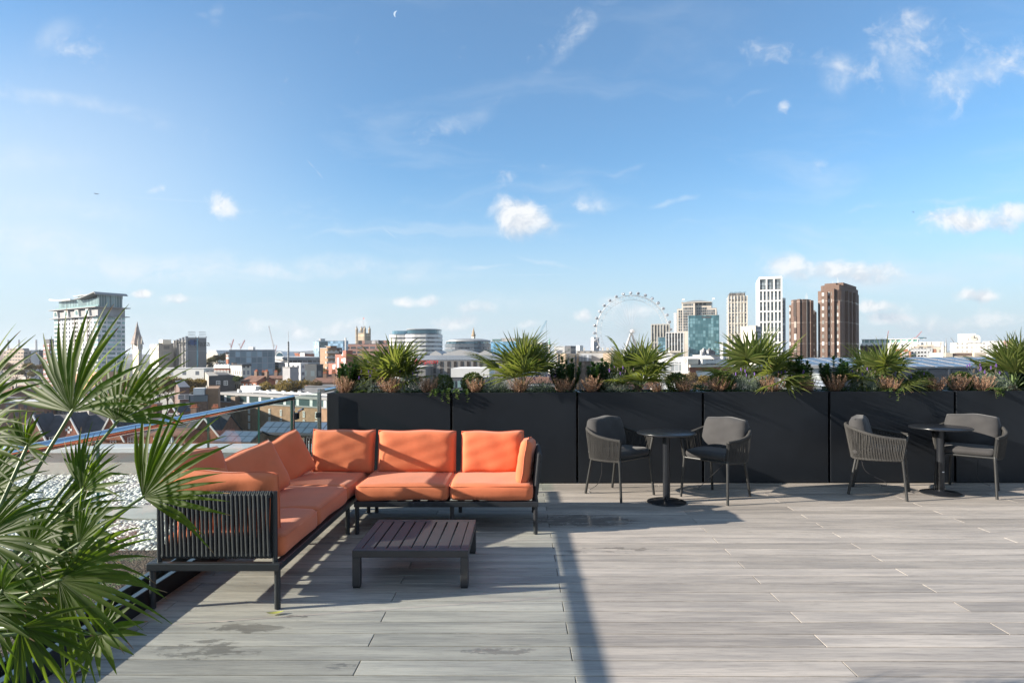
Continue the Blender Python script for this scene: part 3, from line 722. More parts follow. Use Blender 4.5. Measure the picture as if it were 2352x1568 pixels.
# ---- 1 white residential tower with winged glass penthouse
M_tw = winmat('white_tower_panels', (.74, .74, .75), (.50, .50, .52), 3.1, 3.0, .97, .955, rough=.6, lit=-.6, var=.03)
b = bld('apartment_tower', 'tall white residential tower with winged roofs, left behind the palm', 124.5, 225, 287.5, 726, 420, 32, M_tw)
c1 = lambda x: b.uL(x * .17105); r1 = lambda x: b.uR(x * .17105); z1 = lambda y: b.z(631.6 + y * .17105)
rows = [z1(572 + 60 * i) for i in range(13)]
wins(b, 'L', [c1(x) for x in (805, 845, 897, 935, 1090, 1125, 1225)], rows, 1.5, 1.7, M_win)
wins(b, 'R', [r1(x) for x in (1400, 1598)], rows, 2.4, 1.6, M_wing, maxo=0)
for x0, x1 in ((968, 1052), (1160, 1205)):
    o = part(b, 'balcony_recess', c1(x0), c1(x1), -.06, .3, 0, z1(545), M_dark)
    m = MB()
    for z in rows: m.box((c1(x0) + .1, -.35, z - 1.9), (c1(x1) - .1, -.07, z - .75))
    m.build('balcony_fronts', M_white, o)
    m = MB().box((c1((x0 + x1) / 2) - .5, -.6, 0), (c1((x0 + x1) / 2) + .5, -.36, z1(548))).build('fin', pbr('fin_brown', (.25, .22, .21), .6), o)
for nm, f, a, c in (('corner_glazing', 'L', c1(733), c1(780)), ('corner_glazing', 'L', c1(1260), -.02), ('corner_glazing', 'R', .02, r1(1350)), ('corner_glazing', 'R', r1(1447), r1(1548)), ('corner_glazing', 'R', r1(1640), r1(1676))):
    m = MB()
    for z in rows:
        if f == 'L': m.box((a, -.14, z - .75), (c, .1, z + .75))
        else: m.box((-.1, a, z - .75), (.14, c, z + .75))
    m.build(nm, M_wing, b.o)
def slab(nm, z, ov, h, mat): return part(b, nm, -b.L - ov, ov, -ov, b.Rr + ov, z, z + h, mat)
slab('ledge', z1(553), 2.2, .45, M_gwall)
part(b, 'upper_storey', -b.L, 0, 0, b.Rr, b.H + .4, z1(432), M_gwall)
for i, x in enumerate((775, 917, 1058, 1200)):
    zA, zB = z1(540), z1(440)
    m = MB().prism([(c1(x - 28), zA), (c1(x + 26), zA), (c1(x + 16), zB), (c1(x - 28), zB)], 'y', -1.2, -.02); m.build('slanted_bay', M_white, b.o)
    m = MB().prism([(c1(x - 20), zA + 1), (c1(x + 20), zA + 1), (c1(x + 10), zB - .8), (c1(x - 20), zB - .8)], 'y', -1.26, -1.21); m.build('bay_glass', M_wing, b.o)
slab('ledge', z1(432), 2.6, .5, M_gwall)
M_pent = winmat('penthouse_glass', (.50, .54, .55), (.10, .16, .17), 1.6, 8, .88, .97, rough=.3, lit=.1)
part(b, 'penthouse', -b.L + 4, -1.5, 1.5, b.Rr - 1, z1(428), z1(300), M_pent)
part(b, 'penthouse', c1(1270), -1.4, 1.4, b.Rr - .8, z1(300) + .01, z1(252), M_pent)
part(b, 'roof_core', c1(985), c1(1180), 3, b.Rr - 3, z1(300) + .01, z1(240), M_pent)
part(b, 'balustrade_band', -b.L + 2, -.2, .2, .4, z1(425), z1(395), M_wing)
m = MB(); pr = [(c1(1050), z1(292)), (c1(1120), z1(286)), (c1(1200), z1(262)), (c1(1315), z1(226))]
m.prism(pr + [(x, z - .55) for x, z in reversed(pr)], 'y', -2.5, 8); m.prism([(pr[3][0] + .01, pr[3][1]), (2.0, z1(254)), (2.0, z1(262)), (pr[3][0] + .01, pr[3][1] - .55)], 'y', -2.5, b.Rr + 1)
m.build('winged_roof', M_gwall, b.o)
pr = [(-b.L - 3, z1(258)), (c1(800), z1(280)), (c1(985), z1(290))]
MB().prism(pr + [(x, z - .9) for x, z in reversed(pr)], 'y', -2, 9).build('winged_roof', M_white, b.o)
part(b, 'roof_cap', c1(945), c1(1195), 2, b.Rr - 2, z1(243), z1(236), M_white)
part(b, 'pink_base', -b.L - .2, .2, -.2, b.Rr + .2, 0, z1(1300), pbr('salmon_render', (.58, .33, .22), .8, 0, .08))
part(b, 'ledge', -b.L - .6, .6, -.6, b.Rr + .6, z1(1300) + .01, z1(1290), M_gwall)

# ---- 2 power station chimneys
b = bld('power_station', 'distant power station with four pale chimneys, far left', 0, 104, 110, 805, 2500, 5, M_buff, dep=60, par=.5)
for x in (8.5, 33.4, 73.5, 97):
    h = b.z(779.5)
    MB().lathe([(4.6, b.H - 3), (3.6, h - 2), (4.0, h - 1.8), (4.0, h), (0, h)], 14, (b.uL(x), 20, 0)).build('chimney', M_lroof, b.o, smooth=True)
# ---- 3..7 far left group
M_conc_b = winmat('tan_office', (.40, .32, .26), (.06, .06, .06), 5, 4, .7, .35, lit=.1)
b = bld('concrete_office', 'low tan office with a sloping mansard block, far left by the chimneys', 8, 54, 72, 808, 700, 20, M_conc_b)
MB().prism([(-b.L * .92, b.H), (0, b.H), (-3, b.z(799.5)), (-b.L * .8, b.z(799.5))], 'y', 1, b.Rr - 1).build('mansard', M_conc_b, b.o)
M_wcur = winmat('curved_white_block', (.62, .64, .66), (.06, .07, .09), 9, 30, .35, .9, lit=.2, oz=2)
b = bld('curved_block', 'pale block with tall dark window strips and orange base, left of the white tower', 70, 84, 124, 805, 600, 60, M_wcur, roofmat=M_gwall)
part(b, 'orange_base', -b.L - .1, .1, -.1, b.Rr, 0, b.z(817), pbr('orange_render', (.50, .25, .15), .8))
M_bapt = winmat('brick_apartments', (.24, .10, .08), (.30, .32, .33), 6, 3.6, .8, .55, lit=.3)
b = bld('brick_apartments', 'red brick apartment block under a dark mansard, close left of the white tower', 99, 113, 126, 789, 550, 40, M_bapt)
MB().prism([(-b.L, b.H), (0, b.H), (-1.5, b.z(778.5)), (-b.L + 2, b.z(778.5))], 'y', 0.5, b.Rr - .5).build('mansard', M_slate, b.o)
# spire
b = bld('stone_church', 'church with tall thin stone spire seen between the palm blades', 305, 318, 326, 790, 500, 40, M_stone, cat='church')
MB().lathe([(5.0, b.H), (2.3, b.z(765)), (.05, b.z(737.6))], 8, (-b.L / 2, b.Rr / 2, 0)).build('spire', pbr('spire_stone', (.36, .30, .27), .85, 0, .3, .3), b.o)
for sx in (-b.L, 0):
    for sy in (0, b.Rr): MB().lathe([(.6, b.H - 4), (.6, b.H + 2), (.02, b.H + 7)], 6, (sx, sy, 0)).build('pinnacle', M_stone, b.o)

# ---- 8 hotel tower with sign
M_pp = winmat('hotel_white_bays', (.62, .60, .55), (.05, .055, .06), 3.3, 3.0, .42, .62, lit=.15)
M_ppg = winmat('grey_panel_wall', (.235, .23, .235), (.16, .16, .17), 14, 8.4, .96, .975, lit=-.4, rough=.7, var=.04)
b = bld('hotel_tower', 'grey hotel tower with a blue tree logo sign and open roof frame', 397.5, 431, 474, 779, 350, 52, M_pp, roofmat=None)
part(b, 'side_wall', 0.01, .25, -.2, b.Rr, 0, b.H + 1, M_ppg)
X2 = lambda x: 344.5 + .17105 * x
u0, u1 = b.uR(X2(625)), b.uR(X2(645)); part(b, 'glass_strip', .26, .36, u0, u1, 0, b.z(777), M_blueg)
for i in range(5):
    x = -b.L * (i / 5); part(b, 'bay_pier', x - .35, x + .35, -1.2 + .0 * i, -.02, 0, b.z(771.8 + 1.6 * i), M_gwall)
m = MB()
for y0_, y1_ in ((.0, u0 - .3), (u1 + .3, b.Rr)):
    for y in (y0_, y1_): m.box((-.4, y - .2, b.H + 1.01), (.24, y + .2, b.z(771.8)))
    for k in range(4): m.box((-.2, y0_ + .21, b.H + 1.4 + k * .9), (.1, y1_ - .21, b.H + 1.62 + k * .9))
m.build('roof_frame', M_gwall, b.o)
def text(s, size, mat, parent, M, name='sign_lettering', ext=.05, align='CENTER', shear=0):
    cu = bpy.data.curves.new('t', 'FONT'); cu.body = s; cu.size = size; cu.extrude = ext; cu.align_x = align; cu.shear = shear
    tmp = bpy.data.objects.new('t', cu); C.objects.link(tmp); dg = bpy.context.evaluated_depsgraph_get()
    me = bpy.data.meshes.new_from_object(tmp.evaluated_get(dg)); bpy.data.objects.remove(tmp)
    o = link(name, me, mat, parent); o.matrix_local = M; return o
M_navy = pbr('navy_sign', (.03, .06, .16), .5); M_black = pbr('black_sign', (.02, .02, .02), .5)
MR = Matrix(((0, 0, 1, 0), (1, 0, 0, 0), (0, 1, 0, 0), (0, 0, 0, 1)))   # text plane on the right face
uc = b.uR(X2(578)); text('Park Plaza', 4.3, M_black, b.o, Matrix.Translation((.3, uc, b.z(794))) @ MR)
m = MB(); 
for (dx, dz, r) in ((0, 0, 1.3), (-1.4, -.2, 1.0), (1.4, -.2, 1.0), (-.7, .6, 1.0), (.7, .6, 1.0)): m.lathe([(0, 0), (r, 0), (r, .1), (0, .1)], 12)
m = MB()
for (dx, dz, r) in ((0, 0, 1.4), (-1.7, -.2, 1.1), (1.7, -.2, 1.1), (-.8, .7, 1.1), (.8, .7, 1.1)):
    k = [(uc + dx + r * math.cos(a * .5236), b.z(787) + dz + r * math.sin(a * .5236)) for a in range(12)]; m.prism(k, 'x', .27 + .01 * abs(dx), .34 + .01 * dx)
m.box((.27, uc - .3, b.z(790)), (.33, uc + .3, b.z(788))); m.box((.27, uc - 1.5, b.z(790) - .3), (.33, uc + 1.5, b.z(790)))
m.build('tree_logo', M_navy, b.o)
m = MB().box((.27, uc - 6, b.z(796.2)), (.32, uc + 6, b.z(795.8))).build('sign_rule', M_black, b.o)
b = bld('hotel_block', 'lower hotel wing with blank core, left of the grey hotel tower', 344, 364, 398, 790, 362, 45, M_pp)
part(b, 'side_wall', .01, .3, 0, b.Rr, 0, b.H + .6, winmat('grey_side', (.24, .23, .22), (.08, .09, .10), 9, 3.4, .35, .55, lit=.1))
part(b, 'lift_core', -b.L * .35, b.uR(366) * 0 + 1, 2, b.uR(392), b.H, b.z(779.5), M_stone)
b = bld('hotel_podium', 'long white low podium in front of the grey hotel tower', 330, 468, 470, 847, 320, 4, winmat('podium_wall', (.66, .66, .64), (.15, .17, .2), 7, 4, .3, .5, lit=.2), dep=20, roofmat=M_lroof)
# ---- 10,11 far
b = bld('vaulted_hall', 'wide pale pitched-roof hall on the far skyline behind the park', 474, 500, 526, 812, 1500, 20, M_stone, dep=70)
MB().prism([(-b.L, b.H), (0, b.H), (-b.L * .15, b.z(804)), (-b.L * .75, b.z(804))], 'y', 0, b.Rr).build('roof', M_lroof, b.o)
b = bld('slab_block', 'small distant pale apartment slab beyond the grey glass hotel', 571, 581, 586.5, 797, 1800, 30, winmat('far_slab', (.62, .60, .57), (.25, .26, .27), 90, 4, .9, .45), roofmat=M_lroof)
# ---- 13 grey glass hotel
M_nov = winmat('grey_glass_hotel', (.22, .24, .27), (.20, .24, .27), 3.4, 3.6, .82, .72, lit=.5, grough=.1)
b = bld('glass_hotel', 'long grey glazed hotel with dark end panels, left of centre', 526.6, 552, 626.7, 807, 450, 68, winmat('glass_end', (.26, .30, .34), (.16, .22, .26), 2.6, 3.0, .86, .86, lit=.1), roofmat=M_gwall)
part(b, 'window_wall', .02, .2, b.uR(X2(1235)), b.uR(X2(1560)), 0, b.H - .5, M_nov)
M_dgp = pbr('dark_grey_panel', (.09, .095, .11), .6, 0, .06)
part(b, 'end_panel', .02, .5, .0, b.uR(X2(1230)), 0, b.H + .5, M_dgp); part(b, 'end_panel', .02, .5, b.uR(X2(1562)), b.Rr, 0, b.H, M_dgp)
# ---- 14 turret
b = bld('brick_turret', 'little brick turret with white windows beside the park trees', 519, 524, 527, 811.5, 330, 40, M_redb)
MB().lathe([(b.L * .8, b.H), (b.L * .85, b.H + .4), (.05, b.z(808))], 8, (-b.L / 2, b.Rr / 2, 0)).build('roof', M_slate, b.o)
wins(b, 'L', lin(-b.L, 0, 2), [b.z(814), b.z(822)], .5, 1.3, M_trim); wins(b, 'R', lin(0, b.Rr, 2), [b.z(814), b.z(822)], .5, 1.3, M_trim)
# ---- 15 mansion
b = bld('mansion_house', 'white and red brick mansion with dormers under a dark mansard roof', 491.6, 527, 534, 843, 300, 10, M_redb)
MB().prism([(-b.L, b.H), (0, b.H), (-1.2, b.z(836)), (-b.L + 1.2, b.z(836))], 'y', .3, b.Rr).build('mansard', M_slate, b.o)
for x in lin(-b.L, 0, 5): MB().prism([(x - .9, b.H - .2), (x + .9, b.H - .2), (x + .9, b.H + 1.0), (x, b.H + 1.6), (x - .9, b.H + 1.0)], 'y', -.25, 1.2).build('dormer', M_trim, b.o)
part(b, 'cornice', -b.L - .3, .3, -.5, -.01, b.H - .5, b.H - .02, M_trim)
wins(b, 'L', lin(-b.L, 0, 5), [b.H - 2.4, b.H - 5.6, b.H - 8.6], 1.2, 1.9, M_win, frame=M_trim, t=.2, fw=.22)
for x in (-b.L - .1, .1): part(b, 'chimney', x - .5, x + .5, 2, 5, b.H, b.z(833.5), M_brick)
# ---- 16 cream office
b = bld('cream_office', 'cream five storey office with vertical windows and dark roof storey', 530, 555.7, 576.3, 840.5, 280, 42, winmat('cream_office', (.66, .64, .56), (.07, .08, .1), 1.9, 3.1, .5, .6, lit=.3))
part(b, 'roof_storey', -b.L + 1, .5, -.2, b.Rr, b.H + .01, b.z(836.5), M_dark); part(b, 'blank_band', -b.L - .1, .02, -.16, -.02, b.z(846.5), b.H, pbr('cream_band', (.70, .68, .6), .8))
text('Aviva', 1.1, pbr('yellow_sign', (.75, .5, .05), .5), b.o, Matrix.Translation((-b.L + 2.2, -.2, b.z(843.5))) @ Matrix.Rotation(R(90), 4, 'X')) if False else part(b, 'yellow_logo', -b.L + .8, -b.L + 2.6, -.24, -.17, b.z(843.8), b.z(842.6), pbr('yellow_sign', (.75, .5, .05), .5))
b = bld('glazed_link', 'low glazed building with white roof edge behind the cream office', 573, 640, 658, 833, 350, 15, winmat('glazed_link', (.22, .25, .27), (.05, .08, .1), 2.4, 3.2, .8, .8, lit=.2), roofmat=M_white)
# ---- 18 banded block, arched hall, orange blocks
M_band = winmat('banded_flats', (.40, .39, .38), (.07, .06, .06), 3.2, 3.1, .86, .5, lit=.15)
b = bld('banded_flats', 'long low grey block with continuous balcony bands, left of centre', 627, 660, 739.6, 821, 420, 66, M_band, roofmat=M_lroof)
m = MB()
for k in range(6): m.box((-b.L - .6, -.9, b.H - 1.0 - 3.1 * k), (.9, -.02, b.H - .2 - 3.1 * k)); m.box((.02, -.0, b.H - 1.0 - 3.1 * k), (.9, b.Rr, b.H - .2 - 3.1 * k))
m.build('balcony_bands', M_lroof, b.o)
b = bld('arched_hall', 'hall with a white curved arch roof on the skyline', 633, 651, 654, 820, 560, 10, M_white, dep=25)
k = [(-b.L / 2 + b.L / 2 * math.cos(a * math.pi / 12), b.H + (b.z(807.5) - b.H) * math.sin(a * math.pi / 12)) for a in range(13)]
MB().prism(k, 'y', 0, 20).build('arch_roof', M_trim, b.o); MB().prism([((x + b.L / 2) * .88 - b.L / 2, b.H + (z - b.H) * .85) for x, z in k], 'y', -.3, -.02).build('arch_glazing', M_blueg, b.o)
b = bld('orange_blocks', 'stepped orange brick blocks with white stair cores on the skyline', 645, 700, 722, 813, 600, 20, winmat('orange_flats', (.42, .16, .09), (.12, .1, .1), 8, 3.4, .4, .5), roofmat=M_gwall)
for a, c, m_ in ((652, 668, M_white), (676, 686, M_redb), (690, 700, M_white)): part(b, 'stair_core', b.uL(a), b.uL(c), -.3, 6, b.H - 6, b.z(810.5), m_)
# ---- 19 white box + mast
b = bld('white_workshop', 'white two storey block with window row beside the tall mast', 655, 690, 707, 835, 300, 28, winmat('white_workshop', (.68, .68, .67), (.12, .13, .15), 3.2, 3.4, .5, .45), roofmat=M_white)
b = bld('concrete_core', 'plain grey concrete box in front of the white block', 649, 666, 686, 844.5, 270, 38, M_gwall, roofmat=M_felt)
p = at_y(662.6, 844, 285)
t = thing('radio_mast', 'thin black and white banded mast above the white block', 'mast', (p.x, p.y, GZ)); hz = lambda y: at_y(662.6, y, 285).z - GZ
MB().tube([(0, 0, 0), (0, 0, hz(784.5))], .36, 8).build('pole', M_dark, t)
m = MB()
for i in range(16): m.tube([(0, 0, hz(842 - i * 3.4)), (0, 0, hz(840.6 - i * 3.4))], .5, 8)
m.build('rung_bands', M_lroof, t); MB().tube([(0, 0, hz(784.5)), (0, 0, hz(762))], .1, 5).build('whip_aerial', M_lroof, t)
b = bld('dark_arcade', 'dark low building with arched windows under the banded flats', 700, 727, 742, 838, 290, 20, winmat('arcade', (.035, .045, .055), (.10, .13, .15), 4.5, 5, .5, .5, lit=.1), roofmat=M_dark)
# ---- 21 glass towers
M_gt = winmat('glass_tower', (.22, .30, .36), (.24, .34, .42), 3, 4, .93, .93, lit=.25, grough=.08, gmetal=.3)
b = bld('glass_office', 'dark and pale glass office slab with roof lift box', 720, 732.5, 753, 783, 900, 50, M_gt, roofmat=M_dark); part(b, 'lift_box', -5, 1, 2, 9, b.H, b.z(777.5), M_gwall)
part(b, 'dark_side', .02, .4, .5, b.Rr, 0, b.H - 1, winmat('dark_glass', (.05, .065, .07), (.05, .075, .075), 3, 4, .9, .9, lit=.1))
b = bld('glass_office', 'blue glass office with white vent pipe at its right', 753, 788, 800, 782.5, 880, 15, winmat('blue_office', (.16, .24, .32), (.14, .24, .34), 4, 4.2, .92, .9, lit=.2, gmetal=.3), roofmat=M_gwall)
MB().tube([(3, 2, b.H - 20), (3, 2, b.z(775))], 1.2, 10).build('vent_pipe', M_white, b.o)
# ---- 22 council tower
b = bld('council_tower', 'tan brick council tower with stacks of pale balconies', 735, 752, 786, 799.5, 350, 50, pbr('tan_brick', (.30, .20, .13), .85, 0, .12, .4), roofmat=M_gwall)
zr = [b.H - 1.8 - 2.9 * i for i in range(9)]
part(b, 'balcony_shaft', .02, .3, b.uR(752.5), b.uR(771), 0, b.H - .3, pbr('shaft_tan', (.34, .25, .17), .8, 0, .1))
for yy in (b.uR(756), b.uR(767)):
    for z in zr: part(b, 'balcony', .32, 1.6, yy - 2.3, yy + 2.3, z - 1.0, z + .1, M_stone)
wins(b, 'R', [b.uR(761), b.uR(771.5)], zr, 1.1, 1.2, M_win, frame=M_trim, t=.4, fw=.2)
part(b, 'dark_bay', .02, .3, b.uR(774.5), b.Rr - .2, 0, b.H - .2, winmat('dark_bay', (.10, .07, .06), (.35, .36, .36), 3.2, 2.9, .35, .45))
part(b, 'roof_hut', -4, 2, b.uR(756), b.uR(770), b.H + .36, b.z(795), M_buff); part(b, 'roof_hut_cap', -5, 3, b.uR(754), b.uR(772), b.z(795) + .01, b.z(794), M_gwall)
# ---- 23 stepped red brick
M_rbw = winmat('red_brick_flats', (.30, .12, .085), (.55, .55, .55), 9, 3, .16, .5, lit=.0, brick=True)
b = bld('brick_flats', 'stepped red brick flats, tallest block beside the pink offices', 787, 795, 810, 804.5, 310, 50, M_rbw)
for a, c, yt in ((770, 787, 813.5), (754, 770, 835)):
    part(b, 'stepped_block', b.uL(a), b.uL(c), 0, 8, 0, b.z(yt), M_rbw)
for x in (775, 790, 765): part(b, 'stair_glazing', b.uL(x), b.uL(x + 4), -.2, -.02, 0, b.z(822 if x > 770 else 838), M_trim)
# ---- 24 pink offices
M_pk = winmat('pink_office', (.30, .165, .135), (.045, .05, .055), 6.5, 4.4, .8, .5, lit=.25)
b = bld('pink_office', 'long pinkish brown office with ribbon windows behind the first planter palm', 799, 893, 905, 790, 600, 8, M_pk, dep=40, roofmat=M_pk)
part(b, 'top_storey', b.uL(817), 0, 6, 30, b.H + .35, b.z(781), winmat('pink_top', (.33, .19, .15), (.05, .05, .05), 11, 12, .75, .6, lit=.1))
plant(b, 5, 3, 2.5)
# ---- 25 gothic tower with flag
b = bld('gothic_tower', 'square gothic stone tower with four pinnacles and a flagpole', 819.6, 838, 849, 764.5, 1300, 35, winmat('gothic_stone', (.44, .35, .24), (.14, .11, .08), 3.4, 14, .5, .8, lit=0, var=.15), cat='tower')
for sx in (-b.L, 0):
    for sy in (0, b.Rr):
        MB().lathe([(2.6, 0), (2.6, b.z(757)), (3.0, b.z(756.5)), (2.3, b.z(754)), (1.5, b.z(752)), (.1, b.z(747))], 8, (sx, sy, 0)).build('corner_turret', M_stone if False else b.mat, b.o)
m = MB()
for i in range(7): m.lathe([(.6, b.H), (.6, b.H + 3), (.02, b.H + 6)], 5, (-b.L * (i + .5) / 7, .5, 0))
m.build('parapet_pinnacles', b.mat, b.o)
MB().lathe([(5, b.H), (1.2, b.z(750)), (0, b.z(748))], 4, (-b.L / 2, b.Rr / 2, 0)).build('pyramid_roof', M_gwall, b.o)
MB().tube([(-b.L / 2, b.Rr / 2, b.z(750)), (-b.L / 2, b.Rr / 2, b.z(727.6))], .35, 6).build('flagpole', M_lroof, b.o)
MB().box((-b.L / 2 + .4, b.Rr / 2 - .1, b.z(732)), (-b.L / 2 + 3.6, b.Rr / 2 + .1, b.z(729))).build('flag', pbr('red_flag', (.5, .15, .15), .7), b.o)
# ---- 26 banded oval hotel
def oval(rx, ry, cx, cy, n=40, p=3.2):
    return [(cx + rx * math.copysign(abs(math.cos(a)) ** (2 / p), math.cos(a)), cy + ry * math.copysign(abs(math.sin(a)) ** (2 / p), math.sin(a))) for a in (2 * math.pi * k / n for k in range(n))]
M_strip = winmat('strip_window', (.12, .13, .15), (.07, .08, .1), 2.2, 40, .82, .99, lit=.5)
def oval_block(nm, label, xl, xr, yt, D, ry, zs0, nfl, fh, crown, wing=None, wmat=None):
    p0, p1 = at_y(xl, VY, D), at_y(xr, VY, D); cx = (p0.x + p1.x) / 2; rx = (p1.x - p0.x) / 2
    t = thing(nm, label, 'building', (cx, D + ry, GZ)); zf = lambda y: at_y((xl + xr) / 2, y, D).z - GZ
    H = zf(yt); MB().prism(oval(rx * .985, ry * .985, 0, 0), 'z', 0, H).build('window_strips', M_strip, t)
    for k in range(nfl):
        z = zf(zs0) - k * fh; MB().prism(oval(rx, ry, 0, 0), 'z', z - fh * .62, z).build('white_band', wmat or M_white, t)
    MB().prism(oval(rx * .93, ry * .93, 0, 0), 'z', H, zf(crown)).build('glass_crown', M_blueg, t)
    MB().prism(oval(rx * .95, ry * .95, 0, 0), 'z', zf(crown) + .01, zf(crown) + .6).build('roof', M_gwall, t); return t, zf, rx
t, zf, rx = oval_block('banded_hotel', 'rounded white hotel with horizontal bands and glass crown', 924, 1006.5, 765.5, 500, 22, 768, 13, 3.35, 756.5)
k = oval(10, 18, -rx - 4, 6); MB().prism(k, 'z', 0, zf(766)).build('side_wing', M_strip, t)
for i in range(12): MB().prism(oval(10.4, 18.4, -rx - 4, 6), 'z', zf(768) - i * 3.35 - 2.1, zf(768) - i * 3.35).build('white_band', M_white, t)
MB().prism(oval(9, 16, -rx - 3.5, 6), 'z', zf(766) + .01, zf(758)).build('glass_crown', M_blueg, t)
# ---- 27 domed block
t, zf, rx = oval_block('domed_office', 'wide curved grey glass office with a low domed metal roof', 1015, 1128, 789, 600, 30, 791, 8, 4.2, 784, None, pbr('grey_glass_band', (.16, .19, .22), .25, .2, .1))
MB().lathe([(rx * .93, zf(784)), (rx * .9, zf(780)), (rx * .6, zf(776.5)), (rx * .2, zf(775.5)), (0, zf(775.4))], 36, (0, 0, 0)).xf(Matrix.Diagonal((1, .65, 1, 1))).build('dome_roof', pbr('lead_roof', (.33, .34, .34), .5, .3, .1, .1), t, smooth=True)
b = bld('clock_spire', 'top of an ornate clock tower spire rising behind the domed office', 1083.5, 1088, 1092, 772, 1100, 40, M_stone, cat='tower')
MB().lathe([(b.L * .75, b.H), (b.L * .8, b.H + 2), (b.L * .5, b.z(765)), (b.L * .45, b.z(762)), (b.L * .3, b.z(759)), (.2, b.z(752)), (.1, b.z(749))], 8, (-b.L / 2, b.Rr / 2, 0)).build('spire', pbr('gilt_spire', (.34, .25, .15), .6, .2), b.o)
# ---- 28 blue glass building
b = bld('blue_glass_block', 'blue glass office with vertical fins behind the second palm', 1127.7, 1185, 1222, 784, 500, 22, winmat('blue_fins', (.12, .24, .34), (.07, .20, .32), 2.8, 4.4, .82, .9, lit=.2, grough=.08, gmetal=.2), roofmat=M_gwall)
part(b, 'upper_glazing', -b.L + 1, b.uL(1152), .5, 8, b.H + .36, b.z(778), M_wing); part(b, 'plant_screen', b.uL(1150), 0, .5, b.Rr - 1, b.H + .36, b.z(776), winmat('plant_screen', (.26, .26, .26), (.15, .15, .15), 1.2, 9, .5, .95))
# ---- cranes
M_cw = pbr('crane_white', (.62, .60, .60), .6); M_cr = pbr('crane_red', (.52, .20, .20), .6); M_cb = pbr('crane_blue', (.30, .48, .60), .6)
def lattice(mb, a, c, w, n, r):
    a, c = V3(a), V3(c); d = (c - a).normalized(); u = d.cross(V3((0, 1, 0))).normalized() * w / 2; v = V3((0, w / 2, 0))
    for s1, s2 in ((1, 1), (1, -1), (-1, -1), (-1, 1)): mb.tube([a + u * s1 + v * s2, c + u * s1 * .6 + v * s2 * .6], r, 4)
    for i in range(n):
        p, q = a.lerp(c, i / n), a.lerp(c, (i + 1) / n); s = 1 if i % 2 else -1
        mb.tube([p + u * s, q - u * s], r * .8, 4)
def crane(label, D, base, pivot, tip, back, mj, mm, w=2.2, hook=True):
    P = lambda q: at_y(q[0], q[1], D); o = V3((P(pivot).x, D, GZ))
    t = thing('tower_crane', label, 'crane', o); m = MB(); lattice(m, P(base) - o, P(pivot) - o, w, 14, w * .12); m.build('mast', mm, t)
    m = MB(); lattice(m, P(pivot) - o, P(tip) - o, w * .8, 18, w * .12); m.build('jib', mj, t)
    m = MB(); m.tube([P(pivot) - o, P(back) - o], w * .3, 5); m.tube([P(back) - o, P(tip) - o], w * .06, 4); m.cbox(P(back) - o, (w * 1.6, w, w)); m.build('counter_jib', mm, t)
    if hook: MB().tube([P(tip) - o, P((tip[0], tip[1] + abs(pivot[1] - tip[1]) * .8)) - o], w * .05, 4).build('hoist_rope', M_dark, t)
crane('left of the two small red and white luffing cranes', 1300, (X2(1085), 830), (X2(1088), 717.8 + 470 * .17105), (X2(1124), 717.8 + 358 * .17105), (X2(1072), 717.8 + 420 * .17105), M_cr, M_cw, 2.2, False)
crane('right of the two small red and white luffing cranes', 1300, (X2(1218), 830), (X2(1216), 717.8 + 480 * .17105), (X2(1274), 717.8 + 368 * .17105), (X2(1200), 717.8 + 425 * .17105), M_cr, M_cw, 2.2, True)
crane('tall pale luffing crane with raised jib, above the grey glass hotel', 1200, (X2(1657), 830), (X2(1660), 717.8 + 455 * .17105), (X2(1595), 717.8 + 178 * .17105), (X2(1668), 717.8 + 440 * .17105), M_cw, M_cw, 2.0, False)
crane('small red crane jib close beside the tall pale crane', 1400, (X2(1682), 830), (X2(1684), 717.8 + 520 * .17105), (X2(1703), 717.8 + 437 * .17105), (X2(1678), 717.8 + 500 * .17105), M_cr, M_cw, 1.6, False)
X4 = lambda x: 1033.6 + .17105 * x; Y4 = lambda y: 660.4 + .17105 * y
crane('pale blue crane with long raised jib right of the blue glass office', 800, (X4(1135), 830), (X4(1150), Y4(735)), (X4(1295), Y4(445)), (X4(1118), Y4(680)), M_cb, M_cb, 2.6)
X7 = lambda x: 1952.3 + .16992 * x; Y7 = lambda y: 677.6 + .16992 * y
crane('faint red crane behind the long white office, pointing right', 1500, (X7(870), 830), (X7(880), Y7(590)), (X7(972), Y7(488)), (X7(868), Y7(580)), M_cr, M_cr, 1.8, False)
crane('short pink crane jib behind the left part of the long white office', 1600, (X7(500), 830), (X7(503), Y7(580)), (X7(521), Y7(482)), (X7(498), Y7(570)), M_cr, M_cw, 1.8, False)
crane('dark thin crane left of the stepped white clock building', 1600, (X7(1425), 830), (X7(1425), Y7(670)), (X7(1362), Y7(575)), (X7(1432), Y7(660)), M_gwall, M_gwall, 1.6, False)
# ---- 30..32
b = bld('copper_spire', 'green copper spire among the roofs left of the wheel', X4(1322), X4(1336), X4(1350), Y4(760), 700, 40, M_stone, cat='tower')
MB().lathe([(b.L * .7, b.H), (b.L * .7, b.z(Y4(735))), (b.L * .8, b.z(Y4(733))), (b.L * .3, b.z(Y4(700))), (.05, b.z(Y4(668)))], 8, (-b.L / 2, b.Rr / 2, 0)).build('spire', pbr('copper_green', (.22, .42, .34), .7), b.o)
b = bld('grey_office', 'grey office with window grid beneath the blue crane', X4(1150), X4(1230), X4(1312), Y4(742), 520, 35, winmat('grey_grid', (.34, .34, .33), (.06, .06, .07), 4, 4, .7, .55), roofmat=M_stone)
b = bld('white_office', 'low white office with two window rows left of the wheel', X4(1398), X4(1540), X4(1556), Y4(792), 480, 8, winmat('white_office', (.68, .67, .65), (.10, .11, .13), 8, 5, .6, .55), dep=20, roofmat=M_white)
